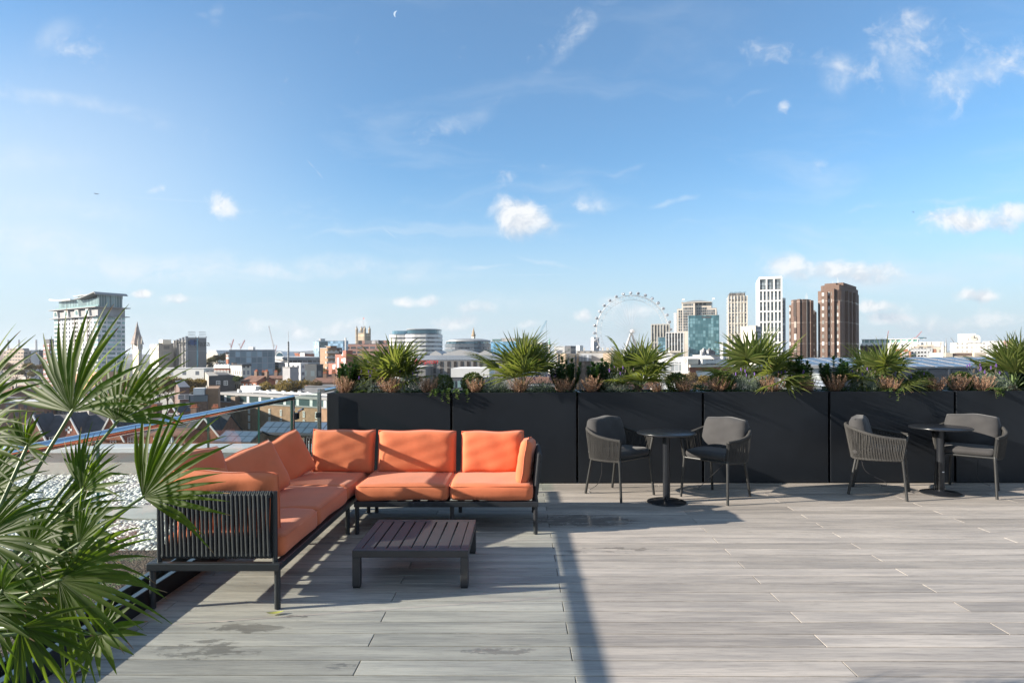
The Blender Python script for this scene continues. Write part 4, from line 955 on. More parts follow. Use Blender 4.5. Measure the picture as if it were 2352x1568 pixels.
b = bld('dark_office', 'dark grey plant block beside the low white office', X4(1548), X4(1620), X4(1690), Y4(788), 470, 25, winmat('dark_office', (.13, .13, .14), (.09, .1, .1), 3, 4, .6, .5), roofmat=M_dark)
b = bld('white_slab', 'small white slab tower left of the wheel base', X4(1698), X4(1740), X4(1788), Y4(780), 800, 35, winmat('white_slab', (.70, .70, .70), (.35, .38, .4), 5, 4, .6, .35), roofmat=M_white)
b = bld('slab_tower', 'distant slim tower with pale flank behind the left wheel rim', X4(1893), X4(1930), X4(2003), Y4(668), 1500, 50, winmat('slim_tower', (.52, .51, .50), (.5, .5, .5), 300, 300, .1, .1), roofmat=M_lroof)
part(b, 'dark_face', .02, .6, 1, b.Rr - 1, 0, b.H - 2, winmat('dark_face', (.14, .17, .21), (.22, .26, .3), 2.5, 4, .5, .6))
# ---- 33 grey hotel with red script sign
M_hg = pbr('grey_render', (.235, .228, .222), .8, 0, .10, .35, .1, 2, .02)
b = bld('grey_hotel', 'long grey rendered hotel with metal parapet behind the first two palms', 952, 1190, 1196, 826, 270, 3, M_hg, dep=60)
part(b, 'metal_parapet', -b.L - .1, .2, -.2, b.Rr, b.H + .01, b.z(815.5), pbr('parapet_metal', (.42, .45, .50), .4, .5, .05))
part(b, 'lower_roof', b.uL(955), b.uL(990), -12, -.03, 0, b.z(841), M_hg); part(b, 'lower_roof_edge', b.uL(954), b.uL(991), -12.4, -.21, b.z(841) + .005, b.z(839), M_white)
X3 = lambda x: 689.1 + .17105 * x; Y3 = lambda y: 689.1 + .17105 * y
us = [b.uL(X3(x)) for x in (1807, 1898, 1993, 2081, 2170, 2257)] + [b.uL(X4(x)) for x in (330, 412, 535)]
wins(b, 'L', us, [b.z(Y3(855)), b.z(Y3(945)), b.z(Y3(1035))], 1.1, 2.35, M_win, frame=pbr('brown_frame', (.09, .065, .05), .6), t=.15, fw=.14)
MXT = Matrix.Rotation(R(90), 4, 'X')
text('Hampton', 3.1, pbr('red_sign', (.55, .03, .04), .4), b.o, Matrix.Translation((b.uL(X3(1672)), -.5, b.z(834.2))) @ MXT, shear=.35, ext=.03)
text('by Hilton', .85, M_navy, b.o, Matrix.Translation((b.uL(X3(1690)), -.2, b.z(836.6))) @ MXT, ext=.02)
m = MB(); nseg = 12
for (xa, xb, hh) in ((1680, 1860, 25), (1860, 2350, 30), (2350, 2560, 26), (2730, 2900, 24)):
    ua, ub = b.uL(X3(xa)), b.uL(X3(xb)); z0 = b.z(815.5)
    m.prism([(ua, z0), (ub, z0), (ub - .6, z0 + .9), ((ua + ub) / 2, z0 + hh * .085), (ua + .6, z0 + .8)], 'y', 9, 30)
m.build('mesh_screen', pbr('mesh_screen', (.44, .43, .42), .7, .2, .1), b.o); plant(b, 4, 8, 1.4)
b = bld('roof_plant_room', 'low dark plant room with white parapet in front of the grey hotel', X4(20), X4(520), X4(530), 866, 170, 2, M_dgp, dep=20, roofmat=M_white, par=2.4)
wins(b, 'L', [b.uL(X4(45)), b.uL(X4(125))], [b.z(882)], 1.0, 1.8, M_wing)
# ---- 34 tan brick pair with louvred roof terrace
M_tb = winmat('tan_brick_shaded', (.30, .245, .19), (.30, .245, .19), 3, .9, .98, .93, lit=-.9, var=.1, brick=True)  # tan brick darkened for the shaded flank; the front uses a lit copy
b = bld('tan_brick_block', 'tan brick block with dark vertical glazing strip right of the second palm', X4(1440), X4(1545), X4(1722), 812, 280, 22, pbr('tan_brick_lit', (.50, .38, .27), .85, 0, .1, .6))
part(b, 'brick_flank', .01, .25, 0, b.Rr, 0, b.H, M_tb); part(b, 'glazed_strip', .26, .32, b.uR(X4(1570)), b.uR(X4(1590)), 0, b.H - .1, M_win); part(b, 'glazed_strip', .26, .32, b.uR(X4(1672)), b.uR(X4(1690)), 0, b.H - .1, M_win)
part(b, 'dark_glazing', b.uL(X4(1450)), b.uL(X4(1475)), -.06, -.01, 0, b.H - .1, M_win)
b2 = b
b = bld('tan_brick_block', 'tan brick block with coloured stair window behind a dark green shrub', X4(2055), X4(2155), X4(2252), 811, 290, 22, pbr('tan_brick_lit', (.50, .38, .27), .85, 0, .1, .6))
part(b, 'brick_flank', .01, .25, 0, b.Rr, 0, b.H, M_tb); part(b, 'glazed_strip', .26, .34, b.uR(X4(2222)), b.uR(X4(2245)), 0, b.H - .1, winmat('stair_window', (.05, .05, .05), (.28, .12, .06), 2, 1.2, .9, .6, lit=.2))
b = bld('atrium_building', 'brown glazed atrium with metal roof louvres between the tan brick blocks', X4(1722), X4(1900), X4(2090), 829, 300, 8, winmat('atrium', (.05, .042, .036), (.07, .055, .045), 1.6, 1.7, .9, .92, lit=.1), dep=45)
part(b, 'louvre_screen', -b.L, 0, -.3, 6, b.H + .01, b.z(Y4(905)), winmat('louvre_screen', (.32, .34, .37), (.22, .24, .27), 1.4, 9, .6, 1.0))
MB().prism([(-b.L * .0 + .1, b.H), (b.uL(X4(1860)) * 0 + 27, b.H), (27, b.z(Y4(885))), (-b.L + .5, b.z(Y4(885)))], 'y', 1.5, 26).build('sloped_roof', M_lroof, b.o)
b = bld('long_stone_hall', 'long low stone building with chimney stacks under the wheel', X4(1700), X4(2250), X4(2300), 806, 640, 6, winmat('stone_hall', (.42, .38, .33), (.15, .14, .13), 6, 6, .4, .4), dep=20, roofmat=M_gwall)
for x in (1800, 1895, 2055, 2112, 2128, 2180): part(b, 'chimney', b.uL(X4(x - (18 if x == 2180 else 8))), b.uL(X4(x + (18 if x == 2180 else 8))), 4, 8, b.H, b.z(Y4(805)), M_stone)

# ---- 35 observation wheel
DW = 1054.0; hubP = at_y(1452, 760.5, DW); RW = 82 * DW / F
wh = thing('observation_wheel', 'giant white observation wheel with glass capsules on the skyline', 'ferris wheel', (hubP.x, hubP.y, GZ)); hz = hubP.z - GZ
M_ww = pbr('wheel_white', (.60, .60, .61), .5, 0, .03)
def ringp(r, y, n=96): return [(r * math.cos(2 * math.pi * k / n), y, hz + r * math.sin(2 * math.pi * k / n)) for k in range(n)]
m = MB(); m.tube(ringp(RW, -3.2), .36, 6, True); m.tube(ringp(RW, 3.2), .36, 6, True); m.tube(ringp(RW - 7.6, 0), .26, 6, True)
n = 64
for k in range(n):
    a0, a1 = 2 * math.pi * k / n, 2 * math.pi * (k + .5) / n
    P0 = lambda r, y, a: (r * math.cos(a), y, hz + r * math.sin(a))
    for s in (-3.2, 3.2): m.tube([P0(RW, s, a0), P0(RW - 7.6, 0, a1)], .13, 4); m.tube([P0(RW - 7.6, 0, a1), P0(RW, s, a0 + 2 * math.pi / n)], .13, 4)
    m.tube([P0(RW, -3.2, a0), P0(RW, 3.2, a0)], .13, 4)
m.build('rim', M_ww, wh)
m = MB()
for k in range(64):
    a = 2 * math.pi * k / 64; m.tube([(1.5 * math.cos(a + 1.2), (-6 if k % 2 else 6), hz + 1.5 * math.sin(a + 1.2)), ((RW - 7.6) * math.cos(a), 0, hz + (RW - 7.6) * math.sin(a))], .10, 4)
m.build('spoke_cables', pbr('cable_grey', (.40, .42, .45), .5), wh)
MB().tube([(0, -9, hz), (0, -6, hz), (0, 6, hz), (0, 11, hz)], [2.4, 3.1, 3.1, 2.4], 14).build('hub', M_ww, wh, smooth=True)
for s in (-1, 1): MB().tube([(0, 9, hz - 1), (s * 11 + 4, 30, hz * .5), (s * 20 + 6, 46, 0)], [1.6, 2.4, 1.4], 10).build('support_leg', M_ww, wh, smooth=True)
bm = bmesh.new(); bmesh.ops.create_uvsphere(bm, u_segments=14, v_segments=8, radius=1); cap = bpy.data.meshes.new('capsule'); bm.to_mesh(cap); bm.free()
cap.transform(Matrix.Diagonal((2.1, 4.0, 2.0, 1))); cap.materials.append(wglass('capsule_glass', (.13, .14, .16), .2, .1)); cap.polygons.foreach_set('use_smooth', [True] * len(cap.polygons))
mt = MB().tube([(math.cos(a) * 2.5, 0, math.sin(a) * 2.5) for a in (k * math.pi / 8 for k in range(16))], .3, 5, True).mesh('mount_ring'); mt.materials.append(M_ww)
for k in range(32):
    a = 2 * math.pi * (k + .22) / 32
    c_ = bpy.data.objects.new('capsule', cap); C.objects.link(c_); c_.parent = wh; c_.location = ((RW + 3.6) * math.cos(a), -3.2, hz + (RW + 3.6) * math.sin(a))
    d_ = bpy.data.objects.new('mount_ring', mt); C.objects.link(d_); d_.parent = c_
# ---- 36 framed offices
X5 = lambda x: 1349.4 + .14648 * x; Y5 = lambda y: 631.6 + .14648 * y
def framed(name, label, xl, xe, xr, yt, D, th, wm, nL, nR, nH, glass):
    b = bld(name, label, xl, xe, xr, yt, D, th, glass)
    fm = MB(); w = .045 * b.L
    for i in range(nL + 1): x = -b.L * i / nL; fm.box((x - w * .45, -.7, 0), (x + w * .45, .02, b.H))
    for i in range(1, nR + 1): y = b.Rr * i / nR; fm.box((-.02, y - w * .45, 0), (.7, y + w * .45, b.H))
    for i in range(nH + 1):
        z = b.H - (b.H * .95) * i / nH; fm.box((-b.L - .2, -.68, z - w * .8), (.68, .015, z)); fm.box((-.015, .02, z - w * .8), (.68, b.Rr, z))
    fm.build('white_frame', wm, b.o); part(b, 'roof', -b.L, 0, 0, b.Rr, b.H + .01, b.H + .4, M_gwall); return b
M_of = winmat('bronze_glazing', (.16, .13, .10), (.10, .10, .10), 3.2, 3.8, .8, .9, lit=.25)
b = framed('framed_office', 'tan glazed office block with white vertical frames right of the wheel', X5(1003), X5(1232), X5(1283), Y5(768), 700, 15, pbr('frame_cream', (.58, .55, .49), .6), 6, 2, 3, M_of)
b = framed('framed_office', 'smaller dark glazed office with bright white frames below the stone tower', X5(1232), X5(1466), X5(1505), Y5(897), 600, 15, M_white, 6, 2, 2, winmat('dark_glazing', (.045, .045, .05), (.06, .075, .085), 3, 3.8, .8, .8, lit=.3))
b = bld('link_block', 'blue glass link between the two framed offices', X5(1120), X5(1228), X5(1232), Y5(975), 640, 10, winmat('link_glass', (.08, .15, .18), (.08, .17, .22), 3, 3.6, .8, .8, lit=.2), dep=15, roofmat=M_gwall)
b = bld('white_terrace_block', 'long low white block at the foot of the framed offices', X5(1140), X5(1500), X5(1520), Y5(1215), 420, 8, winmat('white_low', (.68, .66, .62), (.2, .21, .23), 4, 4.5, .6, .5), dep=14, roofmat=M_white)
part(b, 'stair_tower', b.uL(X5(1290)), b.uL(X5(1450)), -2, 9, b.H, b.z(Y5(1185)), M_stone); part(b, 'stair_window', b.uL(X5(1368)), b.uL(X5(1410)), -2.1, -2.01, b.z(Y5(1270)), b.z(Y5(1222)), M_win)
# ---- 37 stone tower
M_sh = pbr('stone_tower_wall', (.56, .50, .43), .8, 0, .10, .08)
b = bld('stone_office_tower', 'pale stone office tower with stepped top and square windows', X5(1408), X5(2025), X5(2040), Y5(520), 900, 18, M_sh, roofmat=M_gwall, par=.8)
part(b, 'upper_block', b.uL(X5(1482)), b.uL(X5(1945)), 0, 34, b.H + .01, b.z(Y5(420)), M_sh); part(b, 'projecting_block', b.uL(X5(1410)), b.uL(X5(1690)), -5, -.01, 0, b.z(Y5(533)), M_sh); part(b, 'projecting_block', b.uL(X5(1484)), b.uL(X5(1690)), -5, -.01, b.z(Y5(533)) + .01, b.z(Y5(421)), M_sh)
m = MB(); x0, x1, y1 = b.uL(X5(1510)), b.uL(X5(1925)), 30; zt = b.z(Y5(412)); z2 = b.z(Y5(372))
m.add([(x0, 1, zt), (x1, 1, zt), (x1, y1, zt), (x0, y1, zt), ((x0 + x1) / 2 - 5, y1 / 2, z2), ((x0 + x1) / 2 + 5, y1 / 2, z2)], [(0, 1, 5, 4), (1, 2, 5), (2, 3, 4, 5), (3, 0, 4), (3, 2, 1, 0)]); m.build('hipped_roof', pbr('lead_hip', (.24, .25, .25), .6), b.o)
part(b, 'cornice', b.uL(X5(1475)), b.uL(X5(1950)), -5.8, 34.5, b.z(Y5(425)), b.z(Y5(419)) + .3, M_sh)
rows = [b.z(Y5(517 + 42 * i)) for i in range(9)]
cL = [b.uL(X5(x)) for x in (1520, 1551, 1582, 1614, 1646)]; cL2 = [b.uL(X5(x)) for x in (1445, 1477)]; cR = [b.uL(X5(x)) for x in (1728, 1760, 1792, 1824, 1856)]; cR2 = [b.uL(X5(x)) for x in (1890, 1922, 1955, 1986)]
wins(b, 'L', cL, [b.z(Y5(458))] + rows, 2.2, 3.2, M_win, maxo=50, t=5.15); wins(b, 'L', cR, rows[:3], 2.2, 3.2, M_win, t=.3); wins(b, 'L', cL2, rows[1:], 2.0, 3.2, M_win, t=5.15); wins(b, 'L', cR2, rows[1:3], 2.0, 3.2, M_win, t=.3)
for x in (1710, 1775, 1838): part(b, 'loggia', b.uL(X5(x - 20)), b.uL(X5(x + 20)), -.3, -.02, b.z(Y5(466)), b.z(Y5(433)), M_dark)
for x in (1488, 1960):
    k = b.uL(X5(x)); yk = 2; MB().tube([(k, yk, b.H), (k, yk, b.z(Y5(345)))], .25, 5).build('flagpole', M_lroof, b.o); MB().box((k + .3, yk - .1, b.z(Y5(375))), (k + 3.2, yk + .1, b.z(Y5(355)))).build('flag', M_trim, b.o)
b = bld('scaffold_tower', 'narrow scaffold tower against the stone office tower', X5(1356), X5(1400), X5(1410), Y5(590), 880, 20, winmat('scaffold', (.40, .41, .42), (.62, .68, .74), 2.4, 3, .72, .76, lit=0), dep=6)
# ---- 38 green glass block
M_gg = winmat('green_glass', (.035, .095, .115), (.045, .125, .15), 2.6, 3.4, .88, .9, lit=.28, grough=.08, gmetal=.15)
b = bld('green_glass_office', 'teal glass office in front of the stone tower', X5(1590), X5(2018), X5(2060), Y5(672), 650, 12, M_gg, dep=None)
part(b, 'upper_glass', -b.L, 0, 2, b.Rr, b.H + .01, b.z(Y5(624)), winmat('green_glass_top', (.02, .06, .08), (.03, .09, .11), 2.6, 6, .9, .95, lit=.05)); part(b, 'dark_flank', .02, .5, .0, b.Rr, 0, b.z(Y5(624)), winmat('dark_flank', (.02, .05, .06), (.03, .08, .09), 2, 4, .8, .8, lit=.1))
part(b, 'roof_louvre', b.uL(X5(1800)), b.uL(X5(1940)), 1.5, 1.9, b.z(Y5(668)), b.z(Y5(645)), M_dark)
b = bld('distant_tower', 'small distant white round-cornered tower in the gap right of the teal office', X5(2085), X5(2125), X5(2165), Y5(1055), 1400, 40, winmat('gap_tower', (.66, .66, .66), (.35, .38, .42), 200, 4.5, .95, .4), roofmat=M_white)
# ---- 39 pale tower
X6 = lambda x: 1636.5 + .17105 * x; Y6 = lambda y: 620.2 + .17105 * y
M_pt = winmat('pale_tower', (.57, .53, .46), (.16, .18, .20), 4.1, 3.6, .66, .72, lit=.55)
b = bld('pale_tower', 'slim cream residential tower with dark crown', X6(216), X6(468), X6(470), Y6(345), 700, 15, M_pt, dep=32)
part(b, 'crown', -b.L + 1, -2, .5, b.Rr - 2, b.H + .01, b.z(Y6(303)), winmat('crown', (.07, .065, .06), (.12, .11, .10), 1.4, 20, .5, .95))
part(b, 'top_loggia', -b.L + .6, -.5, -.3, -.02, b.z(Y6(425)), b.z(Y6(352)), winmat('loggia_glass', (.12, .11, .10), (.16, .17, .18), 4.1, 7.5, .8, .8, lit=.3)); 
for i in range(7): x = -b.L * i / 6; part(b, 'pier', x - .45, x + .45, -.8, -.02, 0, b.H + .5, M_stone)
for yy in (430, 570, 715, 860, 1000): part(b, 'floor_band', -b.L, 0, -.62, -.02, b.z(Y6(yy)) - .5, b.z(Y6(yy)) + .5, M_stone)
m = MB()
for i in range(4): q = -b.L * (.07 + .22 * i); m.tube([(q, 2, b.z(Y6(303))), (q, 2, b.z(Y6(292))), (q - b.L * .16, 2, b.z(Y6(292))), (q - b.L * .16, 2, b.z(Y6(303)))], .25, 4)
m.build('roof_rails', M_blueg, b.o)
# ---- 40 white grid tower
M_gr = winmat('grid_glass', (.05, .055, .06), (.09, .115, .13), 2.2, 3.4, .85, .86, lit=.35)
b = bld('grid_tower', 'tallest white tower with a bold square frame over dark glass', X6(630), X6(930), X6(932), Y6(95), 600, 17, M_gr, dep=36)
nR = 6; fm = MB(); w = .62
for i in range(nR + 1):
    x = -b.L * i / nR; zt = b.H if i in (0, 2, 4, 6) else b.z(Y6(255)); fm.box((x - w, -1.0, 0), (x + w, -.02, zt))
for yy in (95, 258, 400, 540, 683, 822, 960, 1100): z = b.z(Y6(yy)); fm.box((-b.L, -.97, z - 1.5), (0, -.015, z))
fm.build('white_frame', M_trim, b.o)
part(b, 'left_flank', -b.L - .7, -b.L - .02, 0, b.Rr, 0, b.z(Y6(110)), M_trim); part(b, 'roof_cap', -b.L, .3, -.9, b.Rr, b.H + .005, b.H + .9, M_trim)
b = bld('side_tower', 'narrower tower wing with balconies, right of the tallest white tower', X6(930), X6(976), X6(985), Y6(378), 612, 10, winmat('side_tower', (.34, .35, .37), (.08, .1, .12), 6, 3.4, .75, .7, lit=.3), dep=18, roofmat=M_white)
fm = MB()
for k in range(7): fm.box((-b.L, -.5, b.H - 2 - 24 * k), (.1, -.02, b.H - 24 * k))
fm.box((-.2, -.48, 0), (.5, -.02, b.H)); fm.build('white_frame', M_trim, b.o)
for k in range(16): part(b, 'balcony', .52, 3.4, 1, 7, b.H - 8 - 7.1 * (k + 8) * .8, b.H - 7 - 7.1 * (k + 8) * .8, M_gwall)
# ---- 41 blank block
b = bld('blank_block', 'plain cream windowless block in front of the tallest white tower', X6(382), X6(578), X6(656), Y6(757), 500, 40, pbr('cream_blank', (.66, .62, .54), .85, 0, .05, .1), roofmat=M_stone)
part(b, 'dark_side', .01, .2, 0, b.Rr, 0, b.H, winmat('blank_side', (.17, .18, .20), (.09, .1, .12), 20, 3.4, .95, .5, lit=.1)); part(b, 'roof_slab', b.uL(X6(470)), b.uL(X6(560)), 4, 9, b.H + .6, b.z(Y6(738)), M_gwall)
# ---- 42 brown brick towers
M_bt = winmat('brown_tower_brick', (.165, .107, .083), (.34, .27, .23), 400, 10.2, .999, .035, lit=-.5, var=.10, rough=.85, brick=True)
M_bw = winmat('brown_tower_window', (.10, .065, .05), (.20, .20, .19), 2.4, 3.4, .66, .5, lit=.9, rough=.6)
def ptower(name, label, D, th, prof, yt, tops):
    """brick tower from a plan given as photo columns along the two faces"""
    pass
b = bld('brown_tower', 'tall brown brick tower with cut off corners, the right one of two', X6(1404), X6(1725), X6(1980), Y6(190), 300, 40, M_bt, body=False)
LL, RR_ = b.L, b.Rr; ch = LL * .18
MB().prism([(-LL, ch), (-LL + ch, 0), (-ch * .6, 0), (0, ch * .6), (0, RR_ - ch), (-ch, RR_), (-LL + ch, RR_), (-LL, RR_ - ch)], 'z', 0, b.z(Y6(262))).build('wall', M_bt, b.o)
MB().prism([(-LL + ch * .7, ch), (-LL + ch * 1.3, .3), (-ch * .4, .3), (-.3, ch * .4), (-.3, RR_ - ch * 1.2), (-ch, RR_ - .5), (-LL + ch, RR_ - .5), (-LL + ch * .7, RR_ - ch)], 'z', b.z(Y6(262)) + .01, b.z(Y6(192))).build('upper_storey', M_bt, b.o)
part(b, 'roof_block', b.uL(X6(1485)), b.uL(X6(1640)), 3, 9, b.z(Y6(195)), b.z(Y6(160)), M_bt); part(b, 'roof_block', -5, 0, b.uR(X6(1760)), b.uR(X6(1935)), b.z(Y6(195)), b.z(Y6(155)), M_bt)
for a, c, yt in ((1474, 1524, 290), (1560, 1612, 282), (1652, 1700, 440)): part(b, 'window_strip', b.uL(X6(a)), b.uL(X6(c)), -.35, -.02, 0, b.z(Y6(yt)), M_bw)
for a, c, yt in ((1530, 1556, 285), (1616, 1646, 245), (1704, 1728, 412)): part(b, 'pier', b.uL(X6(a)), min(b.uL(X6(c)), 0), -1.6, -.02, 0, b.z(Y6(yt)), M_bt)
for y in (RR_ * .34, RR_ * .50): part(b, 'window_strip', .02, .5, y - .9, y + .9, 0, b.z(Y6(275)), winmat('side_strip', (.03, .028, .03), (.40, .42, .45), 3, 3.1, .7, .35, lit=.6))
for y in (RR_ * .24, RR_ * .42, RR_ * .62): part(b, 'pier', .02, 1.4, y - .9, y + .9, 0, b.z(Y6(262)), M_bt)
m = MB()
for x, y, h in ((1590, 4, 128), (1645, 5, 80), (1662, 5, 112), (1512, 4, 170)): m.tube([(b.uL(X6(x)), y, b.z(Y6(200))), (b.uL(X6(x)), y, b.z(Y6(h)))], .07, 4)
m.build('aerials', M_lroof, b.o)
b = bld('brown_tower', 'lower brown brick tower with one dark recess, the left one of two', X6(1044), X6(1258), X6(1322), Y6(385), 305, 44, M_bt, body=False)
LL, RR_ = b.L, b.Rr; ch = LL * .2
MB().prism([(-LL, ch), (-LL + ch, 0), (-ch, 0), (0, ch), (0, RR_), (-LL, RR_)], 'z', 0, b.z(Y6(388))).build('wall', M_bt, b.o)
part(b, 'stepped_wing', b.uL(X6(1010)), -LL - .02, 2, RR_ - 1, 0, b.z(Y6(455)), M_bt); part(b, 'window_strip', b.uL(X6(1018)), -LL - .5, 1.7, 1.98, 0, b.z(Y6(480)), M_bw)
part(b, 'window_strip', b.uL(X6(1100)), b.uL(X6(1130)), -.3, -.02, 0, b.z(Y6(615)), winmat('recess_strip', (.07, .045, .04), (.28, .25, .22), 9, 6, .9, .5, lit=.4)); part(b, 'recess_panel', b.uL(X6(1090)), b.uL(X6(1128)), -.2, -.01, b.z(Y6(612)), b.z(Y6(392)), pbr('recess_dark', (.06, .045, .04), .8))
part(b, 'pier', b.uL(X6(1190)) - 1.3, b.uL(X6(1190)) - .1, -1.2, -.02, 0, b.H, M_bt); part(b, 'shadow_gap', .02, .3, .6, 2.0, 0, b.H - .5, M_dark)
part(b, 'right_bay', .02, 1.5, RR_ * .3, RR_ - .5, 0, b.z(Y6(402)), M_bt)
m = MB()
for x, h in ((1220, 325), (1238, 300), (1246, 335)): m.tube([(b.uL(X6(x)), 3, b.H), (b.uL(X6(x)), 3, b.z(Y6(h)))], .07, 4)
m.build('aerials', M_lroof, b.o)
b = bld('brown_link', 'dark link block between the two brown brick towers', X6(1322), X6(1400), X6(1410), Y6(560), 318, 5, winmat('link_dark', (.045, .03, .027), (.12, .11, .1), 3.4, 3.1, .35, .35, lit=.4), dep=10); part(b, 'roof_plant', b.uL(X6(1340)), b.uL(X6(1395)), 1, 5, b.H, b.z(Y6(535)), M_gwall)
# ---- 43 long white office
M_lw = winmat('long_white_office', (.70, .68, .63), (.10, .11, .12), 4.4, 5, .45, .5, lit=.25)
b = bld('long_white_office', 'long white office with green glazed top storey, right of the brown towers', X7(145), X7(485), X7(960), Y7(650), 600, 42, M_lw, roofmat=M_white)
M_tg = winmat('top_green_glazing', (.68, .67, .62), (.12, .24, .22), 4.6, 40, .72, .97, lit=.2)
part(b, 'top_storey', -b.L + .5, -3, 3, b.Rr - 6, b.H + .4, b.z(Y7(592)), M_tg); part(b, 'roof_slab', -b.L, -1.5, 1.5, b.Rr - 5, b.z(Y7(592)) + .01, b.z(Y7(584)), M_white); part(b, 'roof_box', -6, -1, 20, 34, b.z(Y7(584)) + .01, b.z(Y7(578)) + 1, M_blueg)
b = bld('dark_brick_block', 'dark brick block half hidden beneath the long white office', X7(140), X7(330), X7(430), Y7(690), 330, 30, pbr('dark_brick', (.05, .035, .032), .85, 0, .2, .3), roofmat=M_dark)
# ---- 44 brick building
M_trw = pbr('window_white', (.66, .67, .68), .4)
b = bld('brick_office', 'red brick office with white paired windows and stepped bays, right side', X7(690), X7(1112), X7(1165), Y7(728), 350, 14, pbr('orange_brick', (.42, .20, .13), .85, 0, .12, .3, .2, 4, .02), roofmat=M_stone)
wins(b, 'L', lin(b.uL(X7(800)), b.uL(X7(1100)), 7), [b.z(Y7(750)), b.z(Y7(796)), b.z(Y7(845))], 2.5, 2.8, M_win, frame=M_trw, t=.3, fw=.45)
wins(b, 'L', [b.uL(X7(x)) for x in (730, 770)], [b.z(Y7(796)), b.z(Y7(845))], 2.2, 2.6, M_win, frame=M_trw, t=.3, fw=.45)
part(b, 'bay_shadow', b.uL(X7(795)), b.uL(X7(812)), -1.6, -.02, 0, b.H - 1.2, b.mat)
part(b, 'penthouse', b.uL(X7(900)), 0, 4, 12, b.H + .36, b.z(Y7(690)), winmat('pent', (.42, .37, .31), (.2, .19, .18), 4, 6, .5, .6)); part(b, 'penthouse', b.uL(X7(980)), 2, 8, 18, b.z(Y7(690)) + .01, b.z(Y7(668)), M_stone)
b = bld('stone_steeple', 'small stone steeple in front of the long white office', X7(575), X7(598), X7(620), Y7(740), 300, 40, M_stone, cat='church')
MB().lathe([(b.L * .7, b.H), (b.L * .75, b.H + .5), (b.L * .45, b.z(Y7(690))), (b.L * .4, b.z(Y7(680))), (.05, b.z(Y7(612)))], 8, (-b.L / 2, b.Rr / 2, 0)).build('spire', M_stone, b.o)
b = bld('tan_office', 'tan and dark window office block behind the brick office', X7(925), X7(1160), X7(1288), Y7(700), 420, 35, winmat('tan_dark', (.40, .36, .30), (.13, .13, .14), 4, 4.2, .62, .6, lit=.3), roofmat=M_gwall)
b = bld('white_ministry', 'white rooftop block with columns behind the tan office', X7(925), X7(1160), X7(1262), Y7(632), 800, 35, winmat('ministry', (.64, .62, .58), (.25, .24, .23), 5, 12, .35, .7), roofmat=M_white)
p = at_y(X7(1255), 825, 200); t = thing('white_flue', 'thin tall white pole beside the tan office', 'pole', (p.x, p.y, GZ)); MB().tube([(0, 0, 0), (0, 0, at_y(X7(1255), Y7(680), 200).z - GZ)], .45, 10).build('pole', M_white, t, smooth=True)
b = bld('thin_steeple', 'thin dark church steeple on the right skyline', X7(1288), X7(1299), X7(1310), Y7(650), 900, 40, M_stone, cat='church'); MB().lathe([(b.L * .7, b.H), (b.L * .4, b.z(Y7(615))), (.05, b.z(Y7(575)))], 6, (-b.L / 2, b.Rr / 2, 0)).build('spire', M_gwall, b.o)
# ---- 46 stepped white clock building
M_sm = winmat('stepped_white', (.74, .71, .65), (.30, .28, .26), 7, 7, .4, .4, lit=.1)
b = bld('clock_building', 'bright white stepped building with a big clock face, far right', X7(1412), X7(1800), X7(1875), Y7(640), 1100, 20, M_sm)
part(b, 'clock_tower', b.uL(X7(1590)), b.uL(X7(1760)), -1, 30, b.H, b.z(Y7(560)), M_sm)
k = [(b.uL(X7(1590)), b.z(Y7(560))), (b.uL(X7(1760)), b.z(Y7(560))), (b.uL(X7(1735)), b.z(Y7(540))), (b.uL(X7(1675)), b.z(Y7(532))), (b.uL(X7(1615)), b.z(Y7(540)))]
MB().prism(k, 'y', -1, 30).build('tower_top', M_white, b.o)
uc = b.uL(X7(1675)); zc = b.z(Y7(578)); m = MB(); m.prism([(uc + 5 * math.cos(a * .2618), zc + 5 * math.sin(a * .2618)) for a in range(24)], 'y', -1.4, -1.02); m.build('clock_face', M_stone, b.o)
m = MB().box((uc - .5, -1.7, zc), (uc + .5, -1.42, zc + 4)).box((uc, -1.7, zc - .5), (uc + 3.4, -1.42, zc + .5)).build('clock_hands', M_dark, b.o)
b = bld('white_office_tower', 'white office block with window row just behind the clock building', X7(1458), X7(1620), X7(1700), Y7(522), 1250, 35, winmat('wot', (.72, .71, .69), (.40, .40, .4), 8, 30, .55, .25), roofmat=M_white)
for (xl, xe, xr, yt, D, lab, wc) in ((1800, 1890, 1900, 625, 900, 'pale office strip right of the clock building', (.62, .60, .57)), (1890, 2010, 2080, 620, 700, 'light grey office with flat roof behind the right palms', (.5, .5, .48)), (2080, 2185, 2200, 615, 1000, 'reddish brick block at the right skyline', (.36, .2, .16)), (2200, 2330, 2420, 655, 600, 'white office with arched windows at the right edge', (.66, .63, .58))):
    bld('skyline_office', lab, X7(xl), X7(xe), X7(xr), Y7(yt), D, 30, winmat('sky_off', wc, (.2, .2, .2), 5, 4.5, .5, .5, lit=.2), roofmat=M_lroof)
